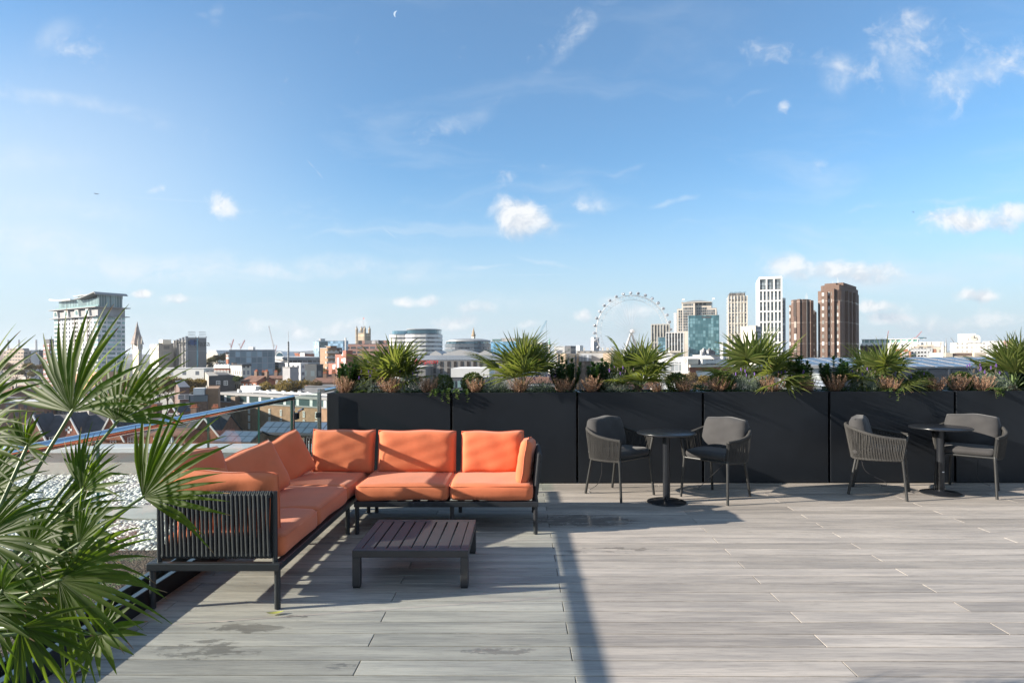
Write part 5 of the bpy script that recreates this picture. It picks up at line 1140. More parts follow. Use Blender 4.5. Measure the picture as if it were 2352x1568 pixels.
# ---- 48 cream hall with dome
b = bld('cream_hall', 'cream low hall with brown roof and pale dome, right behind the solar panels', X7(1290), X7(1840), X7(1850), Y7(822), 260, 6, winmat('cream_hall', (.62, .54, .44), (.16, .2, .2), 8, 8, .5, .28, lit=.2, oz=1), dep=14)
part(b, 'brown_roof', b.uL(X7(1395)), b.uL(X7(1675)), 1, 10, b.H + .01, b.z(Y7(780)), pbr('brown_sheet', (.17, .12, .10), .7)); part(b, 'end_block', b.uL(X7(1675)), 0, -.2, 12, 0, b.z(Y7(778)), pbr('cream_stone', (.60, .52, .42), .8))
part(b, 'end_block', -b.L - .1, b.uL(X7(1385)), -.2, 12, 0, b.z(Y7(778)), pbr('cream_stone', (.62, .55, .45), .8))
r = (b.uL(X7(1785)) - b.uL(X7(1645))) / 2; MB().lathe([(r * math.cos(a * .157), r * .9 * math.sin(a * .157)) for a in range(10)] + [(0, r * .9)], 28, (b.uL(X7(1715)), -6, b.z(Y7(880)))).build('dome', pbr('dome_teal', (.36, .43, .43), .5), b.o, smooth=True)
# ---- 49 louvred plant building with solar panels
DS = 34.0
b = bld('louvre_plant_house', 'grey louvred rooftop plant enclosure behind the right planters', 1886, 2420, 2430, 847, DS, 1, pbr('plant_core', (.04, .045, .05), .7), dep=14, zb=-12)
m = MB(); n = 14; z0, zt = b.z(884), b.z(845)
for i in range(n): z = z0 + (zt - z0) * i / n; m.prism([(-.18, z), (-.05, z + .03), (-.05, z + .05), (-.18, z + .035)], 'x', -b.L, 0)
m.build('louvre_blades', pbr('louvre_grey', (.115, .135, .17), .35, .5, .05), b.o)
for px in (2030, 2124, 2175, 2226.8, 2280, 2330): part(b, 'louvre_post', b.uL(px) - .05, b.uL(px) + .05, -.2, -.02, z0, zt, pbr('post_grey', (.10, .12, .15), .4, .5, .05))
part(b, 'cap_rail', -b.L, .1, -.22, .05, zt + .005, zt + .07, M_kerbtop)
M_pv = winmat('solar_cells', (.10, .14, .20), (.045, .085, .16), 1.0, 1.6, .96, .97, lit=-.2, rough=.3, grough=.12, var=.02)
def solar(label, x, y, z, w, d, tilt, rz=0, group='solar panel arrays on the plant enclosure roof', skew=1):
    t = thing('solar_array', label, 'solar panel', (x, y, z), rz, group)
    M = Matrix.Rotation(tilt, 4, 'X')
    o = MB().box((-w / 2, 0, 0), (w / 2, d, .05), 0).build('panel', M_pv, t); o.rotation_euler.x = tilt
    nx, ny = max(1, round(w / 1.0)), max(1, round(d / 1.65)); m = MB()
    for i in range(nx + 1): u = -w / 2 + w * i / nx; m.box((u - .02, 0, .051), (u + .02, d, .062))
    for j in range(ny + 1): v = d * j / ny; m.box((-w / 2, v - .02, .052), (w / 2, v + .02, .063))
    m.build('cell_grid', M_lroof if group[0] != 's' else M_gwall, o)
    b_ = MB()
    for u in (-w / 2 + .3, w / 2 - .3): b_.box((u - .03, d * .85, -.5), (u + .03, d * .85 + .06, d * .85 * math.sin(tilt))); b_.box((u - .03, .1, -.3), (u + .03, .16, 0))
    b_.build('stand', M_gwall, t); return t
zs_ = b.z(843.5) + b.gz
for i, (pa, pb) in enumerate(((1880, 1952), (1962, 2062), (2066, 2144), (2150, 2230), (2236, 2310), (2316, 2400))):
    xa, xb = at_y(pa, VY, DS + .5).x, at_y(pb, VY, DS + .5).x
    solar(('solar array at the left end behind the dark green shrub', 'solar array behind the palm between brown tower and brick office', 'solar array left of centre on the louvred enclosure', 'solar array in the middle of the louvred enclosure roof', 'solar array behind the cream hall dome', 'solar array at the right edge behind the last palm')[i], (xa + xb) / 2, DS + .4, zs_, xb - xa, 4.2, R(6.5))
b = bld('roof_services', 'grey metal roof units between the shrubs below the brown towers', X6(1300), X6(1466), X6(1475), 846, 30, 2, pbr('unit_grey', (.40, .42, .44), .4, .4), dep=4, zb=-12, roofmat=M_gwall, par=.15)
part(b, 'vent_cowl', b.uL(X6(1310)), b.uL(X6(1430)), -1.2, -.1, b.z(870), b.z(857), pbr('cowl', (.42, .46, .46), .4, .3)); part(b, 'louvre', b.uL(X6(1345)), b.uL(X6(1465)), -1.3, -.1, b.z(884), b.z(872), winmat('cowl_louvre', (.22, .25, .3), (.08, .1, .13), 9, .2, 1, .5))
# ---- 50 white shed roofs and heritage corner building
b = bld('station_roof', 'long bright white barrel-like station roof behind the third palm', X5(1150), X5(1560), X5(1660), 831, 250, 12, winmat('station_wall', (.55, .57, .58), (.28, .31, .33), 1.6, 3, .8, .8), dep=30)
MB().prism([(-b.L - 1, b.H), (b.uR(X5(1560)) * 0 + 12, b.H), (9, b.z(817)), (-b.L + 2, b.z(824))], 'y', 1, 28).build('roof', M_white, b.o)
b = bld('heritage_block', 'red brick and white stone corner building with clock turret and slate mansard', X5(1508), X5(1600), X5(2260), 838, 220, 66, M_redb)
m = MB(); m.prism([(-b.L, b.H + .02), (0, b.H + .02), (-1.6, b.z(825)), (-b.L, b.z(825))], 'y', 0, b.Rr).build('mansard', M_slate, b.o)
part(b, 'stone_cornice', -.0, .7, -.3, b.Rr, b.H - .8, b.H + .01, M_stone); part(b, 'clock_turret', -b.L - .4, -.2, -.6, 4, b.H - 8, b.z(824), M_stone)
MB().prism([(-b.L * .55 + 1.0 * math.cos(a * .5236), b.z(828) + 1.0 * math.sin(a * .5236)) for a in range(12)], 'y', -.75, -.61).build('clock_face', M_gwall, b.o)
wins(b, 'R', lin(3, b.Rr - 3, 18), [b.H - 3.4], 1.2, 2.6, M_win, frame=M_trim, t=.3, fw=.28); wins(b, 'L', lin(-b.L, 0, 3), [b.H - 3.4], 1.2, 2.6, M_win, frame=M_trim, t=.3, fw=.28)
wins(b, 'R', lin(5, b.Rr - 2, 22), [b.z(831)], 1.0, 1.7, M_win, name='dormer', frame=M_trim, t=.9, fw=.25)
b = bld('roof_terrace_block', 'white cluttered rooftop with vents beyond the corner building', X5(1650), X5(1850), X5(2070), Y5(1260), 320, 30, M_white, roofmat=M_lroof)
plant(b, 7, 21, 2.2); 
for x in (1842, 1940): MB().tube([(b.uR(X5(x)) * 0 - b.L * .3, b.uR(X5(x)), b.H), (-b.L * .3, b.uR(X5(x)), b.z(Y5(1180)))], .5, 8).build('vent_pipe', M_white, b.o)
# ================================================================ NEAR ROOFS ON THE LEFT
X8 = lambda x: 344.5 + .1953 * x; Y8 = lambda y: 861.3 + .1953 * y
Y2 = lambda y: 717.8 + .17105 * y
M_fasc = pbr('grey_fascia', (.27, .27, .27), .7, 0, .06)
b = bld('brick_hotel', 'long buff brick building with glazed top storey seen over the handrail', 497.6, 779, 800, 920, 217, 31, M_buff, dep=40)
LL = b.L
part(b, 'fascia', -LL - .5, .4, -.5, b.Rr, b.H + .01, b.H + .9, M_fasc)
part(b, 'glazed_storey', -LL, 0, -.06, -.01, b.H - 2.5, b.H - .05, winmat('glazed_storey', (.60, .62, .62), (.035, .06, .065), 7.2, 30, .80, .99, lit=.1, var=.02))
part(b, 'sill_band', -LL, 0, -.3, -.07, b.H - 3.0, b.H - 2.5, M_fasc)
us = [b.uL(X8(x)) for x in (897, 1000, 1165, 1405, 1540, 1810, 1955, 1987)]
wins(b, 'L', us, [b.H - 5.6 - 3.0 * i for i in range(5)], 1.0, 2.3, M_win, frame=M_trim, t=.2, fw=.17)
part(b, 'brick_pier', b.uL(X2(1150)), b.uL(X2(1208)), -2.2, -.02, 0, b.H - .3, pbr('shaded_brick_pier', (.20, .15, .11), .85, 0, .12, .5))  # greyish brick step, its shade put into the colour
part(b, 'white_roof_box', b.uL(X2(1065)), b.uL(X2(1265)), 5, 12, b.H + .9, b.z(891) - 1.0, M_white)
part(b, 'roof_box', b.uL(X2(1280)), b.uL(X2(1445)), 9, 15, b.H + .9, b.H + 2.2, M_gwall)
part(b, 'brick_stack', b.uL(X2(1735)), b.uL(X2(1785)), 12, 14, b.H + .9, b.H + 4, M_redb); part(b, 'brick_stack', b.uL(X2(2075)), b.uL(X2(2208)), 14, 17, b.H + .9, b.H + 3.6, M_redb)
m = MB()
for k in range(3): m.tube([(-LL + 14, 2.5 + 1.3 * k, b.H + 1.5), (-8 - 6 * k, 2.5 + 1.3 * k, b.H + 1.5)], .28, 6)
for k in range(14): m.cbox((-LL + 8 + k * 3.1, 4.5 + (k % 3), b.H + 1.5), (.9, .9, 1.2))
m.build('roof_pipes', M_white, b.o)
# stair tower and brown blocks left of it
b = bld('brown_block', 'buff brick stair tower with white grid windows, left of the long brick building', X2(755), X2(792), X2(942), Y2(985), 205, 66, M_buff)
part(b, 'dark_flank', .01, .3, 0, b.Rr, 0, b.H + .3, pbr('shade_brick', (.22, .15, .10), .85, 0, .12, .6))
wins(b, 'R', [b.uR(X2(858))], [b.z(Y2(1200)), b.z(Y2(1308)), b.z(Y2(1430))], 1.9, 2.2, M_win, frame=M_trim, t=.5, fw=.2)
b = bld('brown_block', 'brown brick block with grey glazed attic storey', X2(528), X2(560), X2(795), Y2(1185), 190, 72, M_brick)
part(b, 'attic_storey', -b.L, .2, -.2, b.Rr, b.H + .01, b.z(Y2(1108)), winmat('attic', (.20, .22, .24), (.08, .1, .11), 4.4, 40, .8, .95, lit=.3)); part(b, 'roof', -b.L - .3, .6, -.4, b.Rr, b.z(Y2(1108)) + .01, b.z(Y2(1098)), M_dgp)
part(b, 'white_tank', -b.L, -.5, b.uR(X2(610)), b.uR(X2(752)), b.z(Y2(1098)) + .01, b.z(Y2(1008)), M_white)
wins(b, 'R', [b.uR(X2(602)), b.uR(X2(755))], [b.z(Y2(1275))], 1.5, 2.0, M_win, frame=M_trim, t=.4, fw=.2)
b = bld('brown_block', 'purple brown brick block with wide white windows beside the palm tips', X2(330), X2(395), X2(528), Y2(1012), 215, 60, pbr('purple_brick', (.17, .115, .10), .85, 0, .15, .6), roofmat=M_dgp)
wins(b, 'R', [b.uR(X2(465))], [b.z(Y2(1130)), b.z(Y2(1245))], 4.2, 1.7, M_win, frame=M_trim, t=.4, fw=.25)
# grey brick flats
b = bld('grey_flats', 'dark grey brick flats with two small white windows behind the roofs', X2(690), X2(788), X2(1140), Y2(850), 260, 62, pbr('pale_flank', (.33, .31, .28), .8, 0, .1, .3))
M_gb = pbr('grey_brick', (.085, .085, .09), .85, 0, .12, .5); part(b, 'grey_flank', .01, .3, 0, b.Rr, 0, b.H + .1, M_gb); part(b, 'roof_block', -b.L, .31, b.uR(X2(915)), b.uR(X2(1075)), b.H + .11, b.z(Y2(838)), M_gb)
wins(b, 'R', [b.uR(X2(913)), b.uR(X2(1016))], [b.z(Y2(948))], 1.6, 2.0, M_win, frame=M_trim, t=.45, fw=.25)
# pitched houses
def house(label, xl, xr, yr, ye, D, th, wallm, roofm, depth=9, chim=(), wn=0, name='pitched_house', group=None, wrow=1, dorm=0, wmat=M_win):
    b = bld(name, label, xl, xr, xr + 1, ye, D, th, wallm, dep=depth, group=group)
    zr = at_y((xl + xr) / 2, yr, D + depth / 2).z - GZ
    m = MB(); o = .35
    m.prism([(-o, b.H - .05), (depth / 2, zr), (depth + o, b.H - .05), (depth + o, b.H + .2), (depth / 2, zr + .28), (-o, b.H + .2)], 'x', -b.L - .2, .2); m.build('roof', roofm, b.o)
    for side in (-b.L, -.02): MB().prism([(0, b.H), (depth, b.H), (depth / 2, zr - .1)], 'x', side, side + .02).build('gable', wallm, b.o)
    for cx in chim:
        u = b.uL(cx); zc = zr + 2.0; o_ = part(b, 'chimney', u - .75, u + .75, depth / 2 - .5, depth / 2 + .5, zr - 2, zc, M_brick)
        m = MB().box((u - .85, depth / 2 - .6, zc + .002), (u + .85, depth / 2 + .6, zc + .2))
        for k in range(4): m.lathe([(.14, zc + .2), (.18, zc + .3), (.13, zc + .9), (0, zc + .9)], 7, (u - .55 + .36 * k, depth / 2, 0))
        m.build('chimney_pots', M_terra, o_)
    if wn: wins(b, 'L', lin(-b.L, 0, wn), [b.H - 1.6 - 3 * k for k in range(wrow)], 1.1, 1.6, wmat, frame=M_trim, t=.12, fw=.14)
    return b, zr
gT = 'brown tiled terraces with chimneys in the middle distance'
house('brown tiled house with white windows beside the green tree', X2(1220), X2(1430), Y2(856), Y2(930), 260, 25, M_redb, M_tile, 10, (X2(1300), X2(1440)), 4)
house('tiled terrace roof with three stacks behind the autumn trees', X2(1440), X2(1790), Y2(852), Y2(885), 300, 10, M_brick, M_tile, 10, (X2(1445), X2(1615), X2(1755)), 6)
house('upper tiled terrace right of the autumn trees, stacks in a row', X3(-20), X3(560), Y3(1003), Y3(1050), 300, 6, M_brick, M_tile, 12, [X3(x) for x in (80, 200, 290, 385, 460, 520)], 10)
house('lower tiled terrace right of the autumn trees, ending at the dark shrub', X3(150), X3(600), Y3(1050), Y3(1110), 255, 6, M_brick, M_tile, 11, [X3(x) for x in (262, 382, 500)], 8)
b = bld('flat_roof_row', 'long flat grey roof row below the tiled terraces', X3(60), X3(460), X3(500), Y3(1165), 235, 5, M_gwall, dep=12, roofmat=M_felt)
# gabled victorian block in the left foreground below
def gable(b, u, w, zb, zt, y0, wallm, check=False, label=None):
    m = MB().prism([(u - w / 2, zb), (u + w / 2, zb), (u, zt)], 'y', y0, y0 + .4); o = m.build('gable', wallm, b.o)
    k = MB()
    for s in (-1, 1): k.prism([(u + s * (w / 2 + .5), zb - .5), (u + s * (w / 2 + .1), zb - .5), (u, zt + .05), (u, zt + .6)], 'y', y0 - .35, y0 - .01)
    k.build('bargeboard', M_trim, o)
    r = MB().prism([(u - w / 2 - .3, zb), (u, zt + .5), (u + w / 2 + .3, zb), (u + w / 2 + .1, zb), (u, zt + .3), (u - w / 2 - .1, zb)], 'y', y0 + .41, y0 + 6); r.build('roof', M_slate, o)
    if check:
        k = MB(); q = .55
        for dx, dz in ((-1, 0), (1, 0), (0, 1), (0, -1)): k.box((u + dx * q - q / 2, y0 - .06, (zb + zt) / 2 - .6 + dz * q - q / 2), (u + dx * q + q / 2, y0 - .01, (zb + zt) / 2 - .6 + dz * q + q / 2))
        k.build('checker_panel', M_trim, o)
    return o
b, zr = house('dark slate victorian block with gables, stacks and white trim beyond the handrail', 30, 500, 955, 1003, 150, 2, pbr('shade_brick_red', (.20, .10, .07), .85, 0, .2, .8, .3, 6, .02), M_slate, 12, (X2(412), X2(708), 215, 320), 0, 'victorian_block')
for (px, pw, ya, yb_, ck) in ((161, 62, 954, 1008, True), (256.6, 62, 958, 1010, True), (471, 74, 962, 1002, False), (366, 26, 937, 953, False), (80, 60, 957, 1010, False)):
    k = 150 / F; gable(b, b.uL(px), pw * k, b.z(yb_), b.z(ya), -.5 if pw > 40 else 5, M_redb if ck else b.mat, ck)
part(b, 'projecting_bay', b.uL(411), b.uL(497), -.49, -.01, 0, b.z(1002), b.mat)
wins(b, 'L', [b.uL(X8(x)) for x in (455, 545, 645)], [b.z(1002)], 1.3, 2.0, M_win, frame=M_trim, t=.7, fw=.14)
wins(b, 'L', [b.uL(x) for x in (120, 165, 260, 300)], [b.z(1013)], 1.5, 2.0, M_win, frame=M_trim, t=.2, fw=.14)
b, zr = house('sunlit red brick house with white rendered window strip, below the handrail', X8(0), X8(405), 986, 1001, 120, 4, M_redb, M_tile, 8, (), 0, 'red_house')
part(b, 'white_render', b.uL(X8(40)), b.uL(X8(275)), -.12, -.01, b.z(1019), b.z(1002), M_trim); wins(b, 'L', [b.uL(X8(85)), b.uL(X8(232))], [b.z(1010)], 1.0, 1.5, M_win, frame=M_trim, t=.2, fw=.1)
for i, (xl, xr, yr, ye, D, lab) in enumerate(((489, 572, 992, 1020, 135, 'house with solar panels on its slope left of the post'), (588, 775, 972, 1001, 140, 'house with dark solar roof below the long brick building'))):
    b, zr = house(lab, xl, xr, yr, ye, D, 8, M_buff, M_slate, 10, (), 4 if i else 0, 'solar_house')
    ang = math.atan2(zr - b.H, 5); o = MB(); n = max(2, round(b.L / 2.2)); sl_ = 5 / math.cos(ang)
    for r_ in range(2):
        for k in range(n):
            pn = MB().box((-1.0, 0, 0), (1.0, sl_ * .40, .05)).build('solar_panel', M_pv, b.o)
            pn.location = (-b.L + (k + .5) * b.L / n, .35 + r_ * sl_ * .43 * math.cos(ang), b.H + .36 + (.35 + r_ * sl_ * .43) * math.sin(ang)); pn.rotation_euler.x = ang
# ---- filler houses that nothing in the photo tells apart
rnd = random.Random(5)
protos = []
def filler(px, D, H, w, d, rz, mats, flat):
    p = at_y(px, VY, D); lab = 'small anonymous rooftop house in the crowded city middle distance'
    t = thing('city_house', lab, 'house', (p.x, p.y, GZ), rz, 'anonymous houses filling the middle distance')
    MB().box((-w / 2, 0, 0), (w / 2, d, H)).build('wall', mats[0], t)
    if flat: MB().box((-w / 2 - .2, -.2, H + .01), (w / 2 + .2, d + .2, H + .6)).build('roof', mats[1], t)
    else: MB().prism([(-.3, H), (d / 2, H + d * .32), (d + .3, H)], 'x', -w / 2 - .2, w / 2 + .2).build('roof', mats[1], t); MB().box((w * .2, d / 2 - .6, H), (w * .2 + 1.6, d / 2 + .6, H + d * .32 + 1.8)).build('chimney', mats[0], t)
fw = [winmat('filler_wall_%s' % n, c, (.3, .3, .3) if i % 2 else (.08, .08, .09), 3.2, 3.1, .4, .5, lit=.3) for i, (n, c) in enumerate((('brick', (.24, .13, .09)), ('cream', (.52, .48, .42)), ('grey', (.28, .27, .26)), ('white', (.62, .61, .59))))]
for i in range(120):
    left = i < 62
    px = rnd.uniform(-60, 790) if left else rnd.uniform(1180, 2360); D = rnd.uniform(250, 640) if left else rnd.uniform(330, 560)
    if left and 640 > px > 480 and D < 330: D += 160
    H = rnd.uniform(7, 13) * (1 if D < 420 else 1.15); flat = rnd.random() < .4
    if not flat: H -= 2
    filler(px, D, H, rnd.uniform(12, 34), rnd.uniform(9, 13), rnd.uniform(-.5, .3), (fw[rnd.choice((0, 0, 0, 1, 2))], rnd.choice((M_felt, M_lroof)) if flat else rnd.choice((M_tile, M_slate, M_tile))), flat)
# far horizon band of low hills and roofs
mb = MB(); n = 160; prev = None; vs_ = []; fs_ = []
for i in range(n + 1):
    a = -1.05 + 2.1 * i / n; D = 7500; h = 26 + 26 * math.sin(i * .11 + 1) * math.sin(i * .037) + 8 * math.sin(i * .9)
    vs_ += [(D * math.sin(a), D * math.cos(a), GZ - 5), (D * math.sin(a), D * math.cos(a), h), (1.4 * D * math.sin(a), 1.4 * D * math.cos(a), h * 1.2 + 5)]
for i in range(n):
    a = i * 3; fs_ += [(a, a + 3, a + 4, a + 1), (a + 1, a + 4, a + 5, a + 2)]
mb.add(vs_, fs_); o = mb.build('hills', pbr('far_hills', (.13, .15, .14), .95, 0, .3, .004), smooth='all'); o['kind'] = 'structure'

# ---- trees
def leafquads(P, s, rng, flat=.0, asp=.6):
    n = len(P); d = rng.normal(size=(n, 3)); d /= np.linalg.norm(d, axis=1, keepdims=True)
    e = rng.normal(size=(n, 3)); e -= d * (e * d).sum(1, keepdims=True); e /= np.linalg.norm(e, axis=1, keepdims=True)
    ss = s * rng.uniform(.6, 1.3, (n, 1)); a, c = d * ss, e * ss * asp
    V = np.stack([P - a, P + c, P + a, P - c], 1).reshape(-1, 3)
    Fq = np.arange(4 * n).reshape(n, 4)
    return V, Fq
def np_mesh(name, V, Fq):
    me = bpy.data.meshes.new(name); me.from_pydata(V.tolist(), [], Fq.tolist()); me.update(); return me
def crown_mesh(seed, n=2600, clumps=16, sq=.8, leaf=.055):
    rng = np.random.default_rng(seed); cs = []
    for i in range(clumps):
        d = rng.normal(size=3); d /= np.linalg.norm(d); d[2] = abs(d[2]) * .9 - .25; cs.append((d * rng.uniform(.35, .72), rng.uniform(.22, .40)))
    per = n // clumps; out = []
    for c, r in cs:
        q = rng.normal(size=(per, 3)); q /= np.linalg.norm(q, axis=1, keepdims=True); out.append(c + q * r * rng.uniform(.45, 1.0, (per, 1)) ** .6)
    P = np.concatenate(out); P[:, 2] *= sq
    return np_mesh('crown', *leafquads(P, leaf, rng))
TM = {'autumn': leafmat('autumn_foliage', (.25, .17, .045), (.17, .14, .05), .25, .7, spec=.2), 'green': leafmat('green_foliage', (.045, .075, .02), (.07, .10, .03), .25, .7, spec=.2),
      'brown': leafmat('brown_foliage', (.18, .12, .06), (.15, .12, .06), .2, .7, spec=.2), 'olive': leafmat('olive_foliage', (.13, .12, .045), (.17, .145, .055), .25, .7, spec=.2)}
M_bark = pbr('bark', (.09, .075, .06), .9, 0, .3, 3)
crowns = [crown_mesh(s) for s in (1, 2, 3)]; cm = {}
def trunk_mesh(seed):
    r = random.Random(seed); m = MB(); m.tube([(0, 0, -1.9), (.02, 0, -1.2), (0, .02, -.5)], [.09, .07, .05], 7)
    for i in range(9):
        a = r.uniform(0, 6.28); e = r.uniform(.2, 1.1); l = r.uniform(.5, .85); p0 = V3((0, .01, r.uniform(-.9, -.4))); d = V3((math.cos(a) * math.cos(e), math.sin(a) * math.cos(e), math.sin(e)))
        m.tube([p0, p0 + d * l * .5 + V3((0, 0, .05)), p0 + d * l], [.035, .02, .006], 5)
    return m.mesh('trunk')
trunks = [trunk_mesh(s) for s in (1, 2, 3)]
for q in trunks: q.materials.append(M_bark)
def tree(label, px, yt, wpx, D, kind, sq=None, name='tree', group=None):
    i = rnd.randrange(3); key = (i, kind)
    if key not in cm: me = crowns[i].copy(); me.materials.append(TM[kind]); cm[key] = me
    r = wpx / 2 * D / F; top = at_y(px, yt, D); rz = rnd.uniform(0, 6.28); zc = top.z - r * .78
    t = thing('tree', label, 'tree', (top.x, top.y, GZ), rz, group)
    hh = zc - GZ
    c = bpy.data.objects.new('crown', cm[key]); C.objects.link(c); c.parent = t; c.location = (0, 0, hh); c.scale = (r, r, r * 1.02)
    k = bpy.data.objects.new('trunk', trunks[i]); C.objects.link(k); k.parent = t; k.location = (0, 0, hh); k.scale = (r * .9, r * .9, max(r, hh / 1.9))
    return t
tree('big golden autumn tree before the long brick building, left one', 617, 866, 84, 255, 'autumn'); tree('big golden autumn tree before the long brick building, right one', 668, 859, 92, 250, 'autumn'); tree('golden autumn tree at the right end beside the planter', 697, 866, 50, 252, 'autumn')
tree('round green tree beside the brown tiled house', 549, 858, 34, 262, 'green'); tree('olive brown tree behind the tiled roofs, left of the mast', 601, 841, 54, 330, 'olive'); tree('small olive tree beside the concrete box', 632, 839, 34, 340, 'olive')
gP = 'park trees on the skyline between the hotel towers'
for i, (x, y, w) in enumerate(((486, 815, 34), (503, 808, 38), (519, 806, 34), (490, 830, 34), (512, 828, 36), (478, 826, 24))): tree('olive and brown park tree in the cluster right of the grey hotel tower', x, y, w, 430 + 8 * i, ('olive', 'brown')[i % 2], group=gP)
gL = 'brown trees left of the white tower'
for i, (x, y, w) in enumerate(((12, 826, 46), (62, 827, 44), (95, 830, 34), (38, 840, 40), (118, 836, 28), (80, 846, 36))): tree('brown late autumn tree in the belt left of the white tower', x, y, w, 430 + 10 * i, ('brown', 'olive')[i % 2], group=gL)
gO = 'orange trees below the hotel towers'
for i, (x, y, w) in enumerate(((352, 855, 62), (385, 853, 66), (420, 856, 62), (452, 858, 60), (330, 862, 60), (400, 868, 60), (300, 858, 64), (470, 868, 52), (366, 872, 60), (436, 874, 56))): tree('orange autumn tree below the grey hotel tower', x, y, w, 265 + 6 * i, 'autumn', group=gO)
tree('thin brown tree over the flat grey roof row', 727, 868, 36, 240, 'brown'); tree('small golden tree at the foot of the stepped red flats', 741, 845, 26, 300, 'autumn')
gR = 'brown trees behind the planters right of the third palm'
for i, (x, y, w) in enumerate(((1545, 851, 52), (1583, 848, 54), (1622, 852, 50), (1655, 849, 54), (1690, 856, 46), (1568, 862, 50), (1640, 864, 50), (1600, 868, 50))): tree('brown autumn tree in the row below the heritage corner building', x, y, w, 170 + 4 * i, ('olive', 'brown', 'autumn')[i % 3], group=gR)
tree('pale brown tree behind the lavender left of the third palm', 1412, 850, 56, 190, 'brown'); tree('small olive tree at the foot of the brick office', 2086, 818, 30, 330, 'olive')
# ================================================================ PLANTS
def frondmat(nm='palm_blade', c1=(.028, .052, .010), c2=(.062, .088, .020), t1=(.16, .30, .012), t2=(.25, .38, .022)):
    m, nt, b = newmat(nm); g = nt.nodes.new('ShaderNodeNewGeometry'); rn = g.outputs['Random Per Island']
    nz = noise(nt, objco(nt), 9, 4, .6)
    c = mixc(nt, rn, c1, c2); c = mixc(nt, mr(nt, nz, .35, .75, 0, .35), c, (.012, .028, .007))
    c = mixc(nt, mr(nt, noise(nt, objco(nt), 34, 3, .7), .68, .8, 0, .6), c, (.22, .19, .07))
    L(nt, c, b.inputs['Base Color']); b.inputs['Roughness'].default_value = .5; b.inputs['Specular IOR Level'].default_value = .16
    t = nt.nodes.new('ShaderNodeBsdfTranslucent'); L(nt, mixc(nt, rn, t1, t2), t.inputs[0])
    mx = N(nt, 'ShaderNodeMixShader', i_0=.38); L(nt, b.outputs[0], mx.inputs[1]); L(nt, t.outputs[0], mx.inputs[2]); L(nt, mx.outputs[0], nt.nodes['Material Output'].inputs[0]); return m
M_frond = frondmat(); M_frond2 = frondmat('planter_palm_blade', (.045, .066, .016), (.115, .13, .042), (.20, .27, .03), (.34, .38, .07)); M_tip = pbr('dry_tip', (.20, .12, .05), .8, 0, .3, 30); M_pet = pbr('palm_petiole', (.10, .15, .05), .45, 0, .2, 10)
def fan(mb, hub, axis, nrm, Rr, n, spread, droop, seed, wmax=None, stiff=.5, jit=.20, web=.43):
    """palmate leaf: pleated blades that share a hub"""
    r = random.Random(seed); a = V3(axis).normalized(); w = V3(nrm); w = (w - a * w.dot(a)).normalized(); s = a.cross(w)
    lo, hi = spread if isinstance(spread, tuple) else (-spread / 2, spread / 2); spread = hi - lo
    da = spread / n; ts = (.0, .12, .30, .48, .66, .82, .93, 1.0)
    for i in range(n):
        dry = r.random() < .35; th = lo + da * (i + .5) + r.uniform(-.3, .3) * da * .9
        Ln = Rr * (.80 + .2 * math.cos(th * .75)) * r.uniform(1 - jit, 1.04)
        d = a * math.cos(th) + s * math.sin(th); sd = s * math.cos(th) - a * math.sin(th)
        wm = wmax or Rr * web * math.tan(da / 2) * 1.02
        wm *= r.uniform(.85, 1.1); bend = droop * r.uniform(.5, 1.5); kink = r.random() < .18; tw = r.uniform(-.9, .9); cup = .10 * Rr * (1 - abs(th) / spread)
        vs = []
        for t in ts:
            half = min(wm, Ln * t * math.tan(da / 2) * 1.03 + .0012) if t < .5 else wm * (1 - ((t - .48) / .52) ** 1.15) + .0006
            p = d * (Ln * t) + w * (cup * math.sin(t * 2.2))
            dz = -bend * Ln * t ** 2.3 * .55 - (.35 * Ln * max(0, t - .68) if kink else 0)
            p = V3(hub) + p + V3((0, 0, dz))
            f = half * .55; q = sd * math.cos(tw * t) + w * math.sin(tw * t); qn = w * math.cos(tw * t) - sd * math.sin(tw * t)
            vs += [p - q * half + qn * f * .5, p - qn * f * .5, p + q * half + qn * f * .5]
        fs = []
        for k in range(len(ts) - 1):
            for j in (0, 1): o = k * 3 + j; fs.append((o, o + 1, o + 4, o + 3))
        mb.add(vs[:-3] + vs[-3:], fs[:-2], 0); mb.add(vs[-6:], [(0, 1, 4, 3), (1, 2, 5, 4)], 2 if dry else 0)
def frond_obj(parent, base, hub, axis, nrm, Rr, n, spread, droop, seed, pr=.006, bow=.06, wmax=None, web=.43, bm_=None):
    mb = MB(); fan(mb, hub, axis, nrm, Rr, n, spread, droop, seed, wmax, web=web)
    base, hub = V3(base), V3(hub); mid = (base + hub) / 2 + V3((0, 0, bow * (hub - base).length))
    mb.tube([base, base.lerp(mid, .55) + V3((0, 0, bow * .3)), mid, hub, hub + V3(axis).normalized() * Rr * .06], [pr * 1.5, pr * 1.2, pr, pr * .85, pr * .4], 6, mi=1)
    return mb.build('frond', [bm_ or M_frond, M_pet, M_tip], parent, smooth='all', fixn=False)
M_ptrunk = pbr('palm_fibre', (.10, .07, .04), .95, 0, .3, 20, .8, 60, .01)
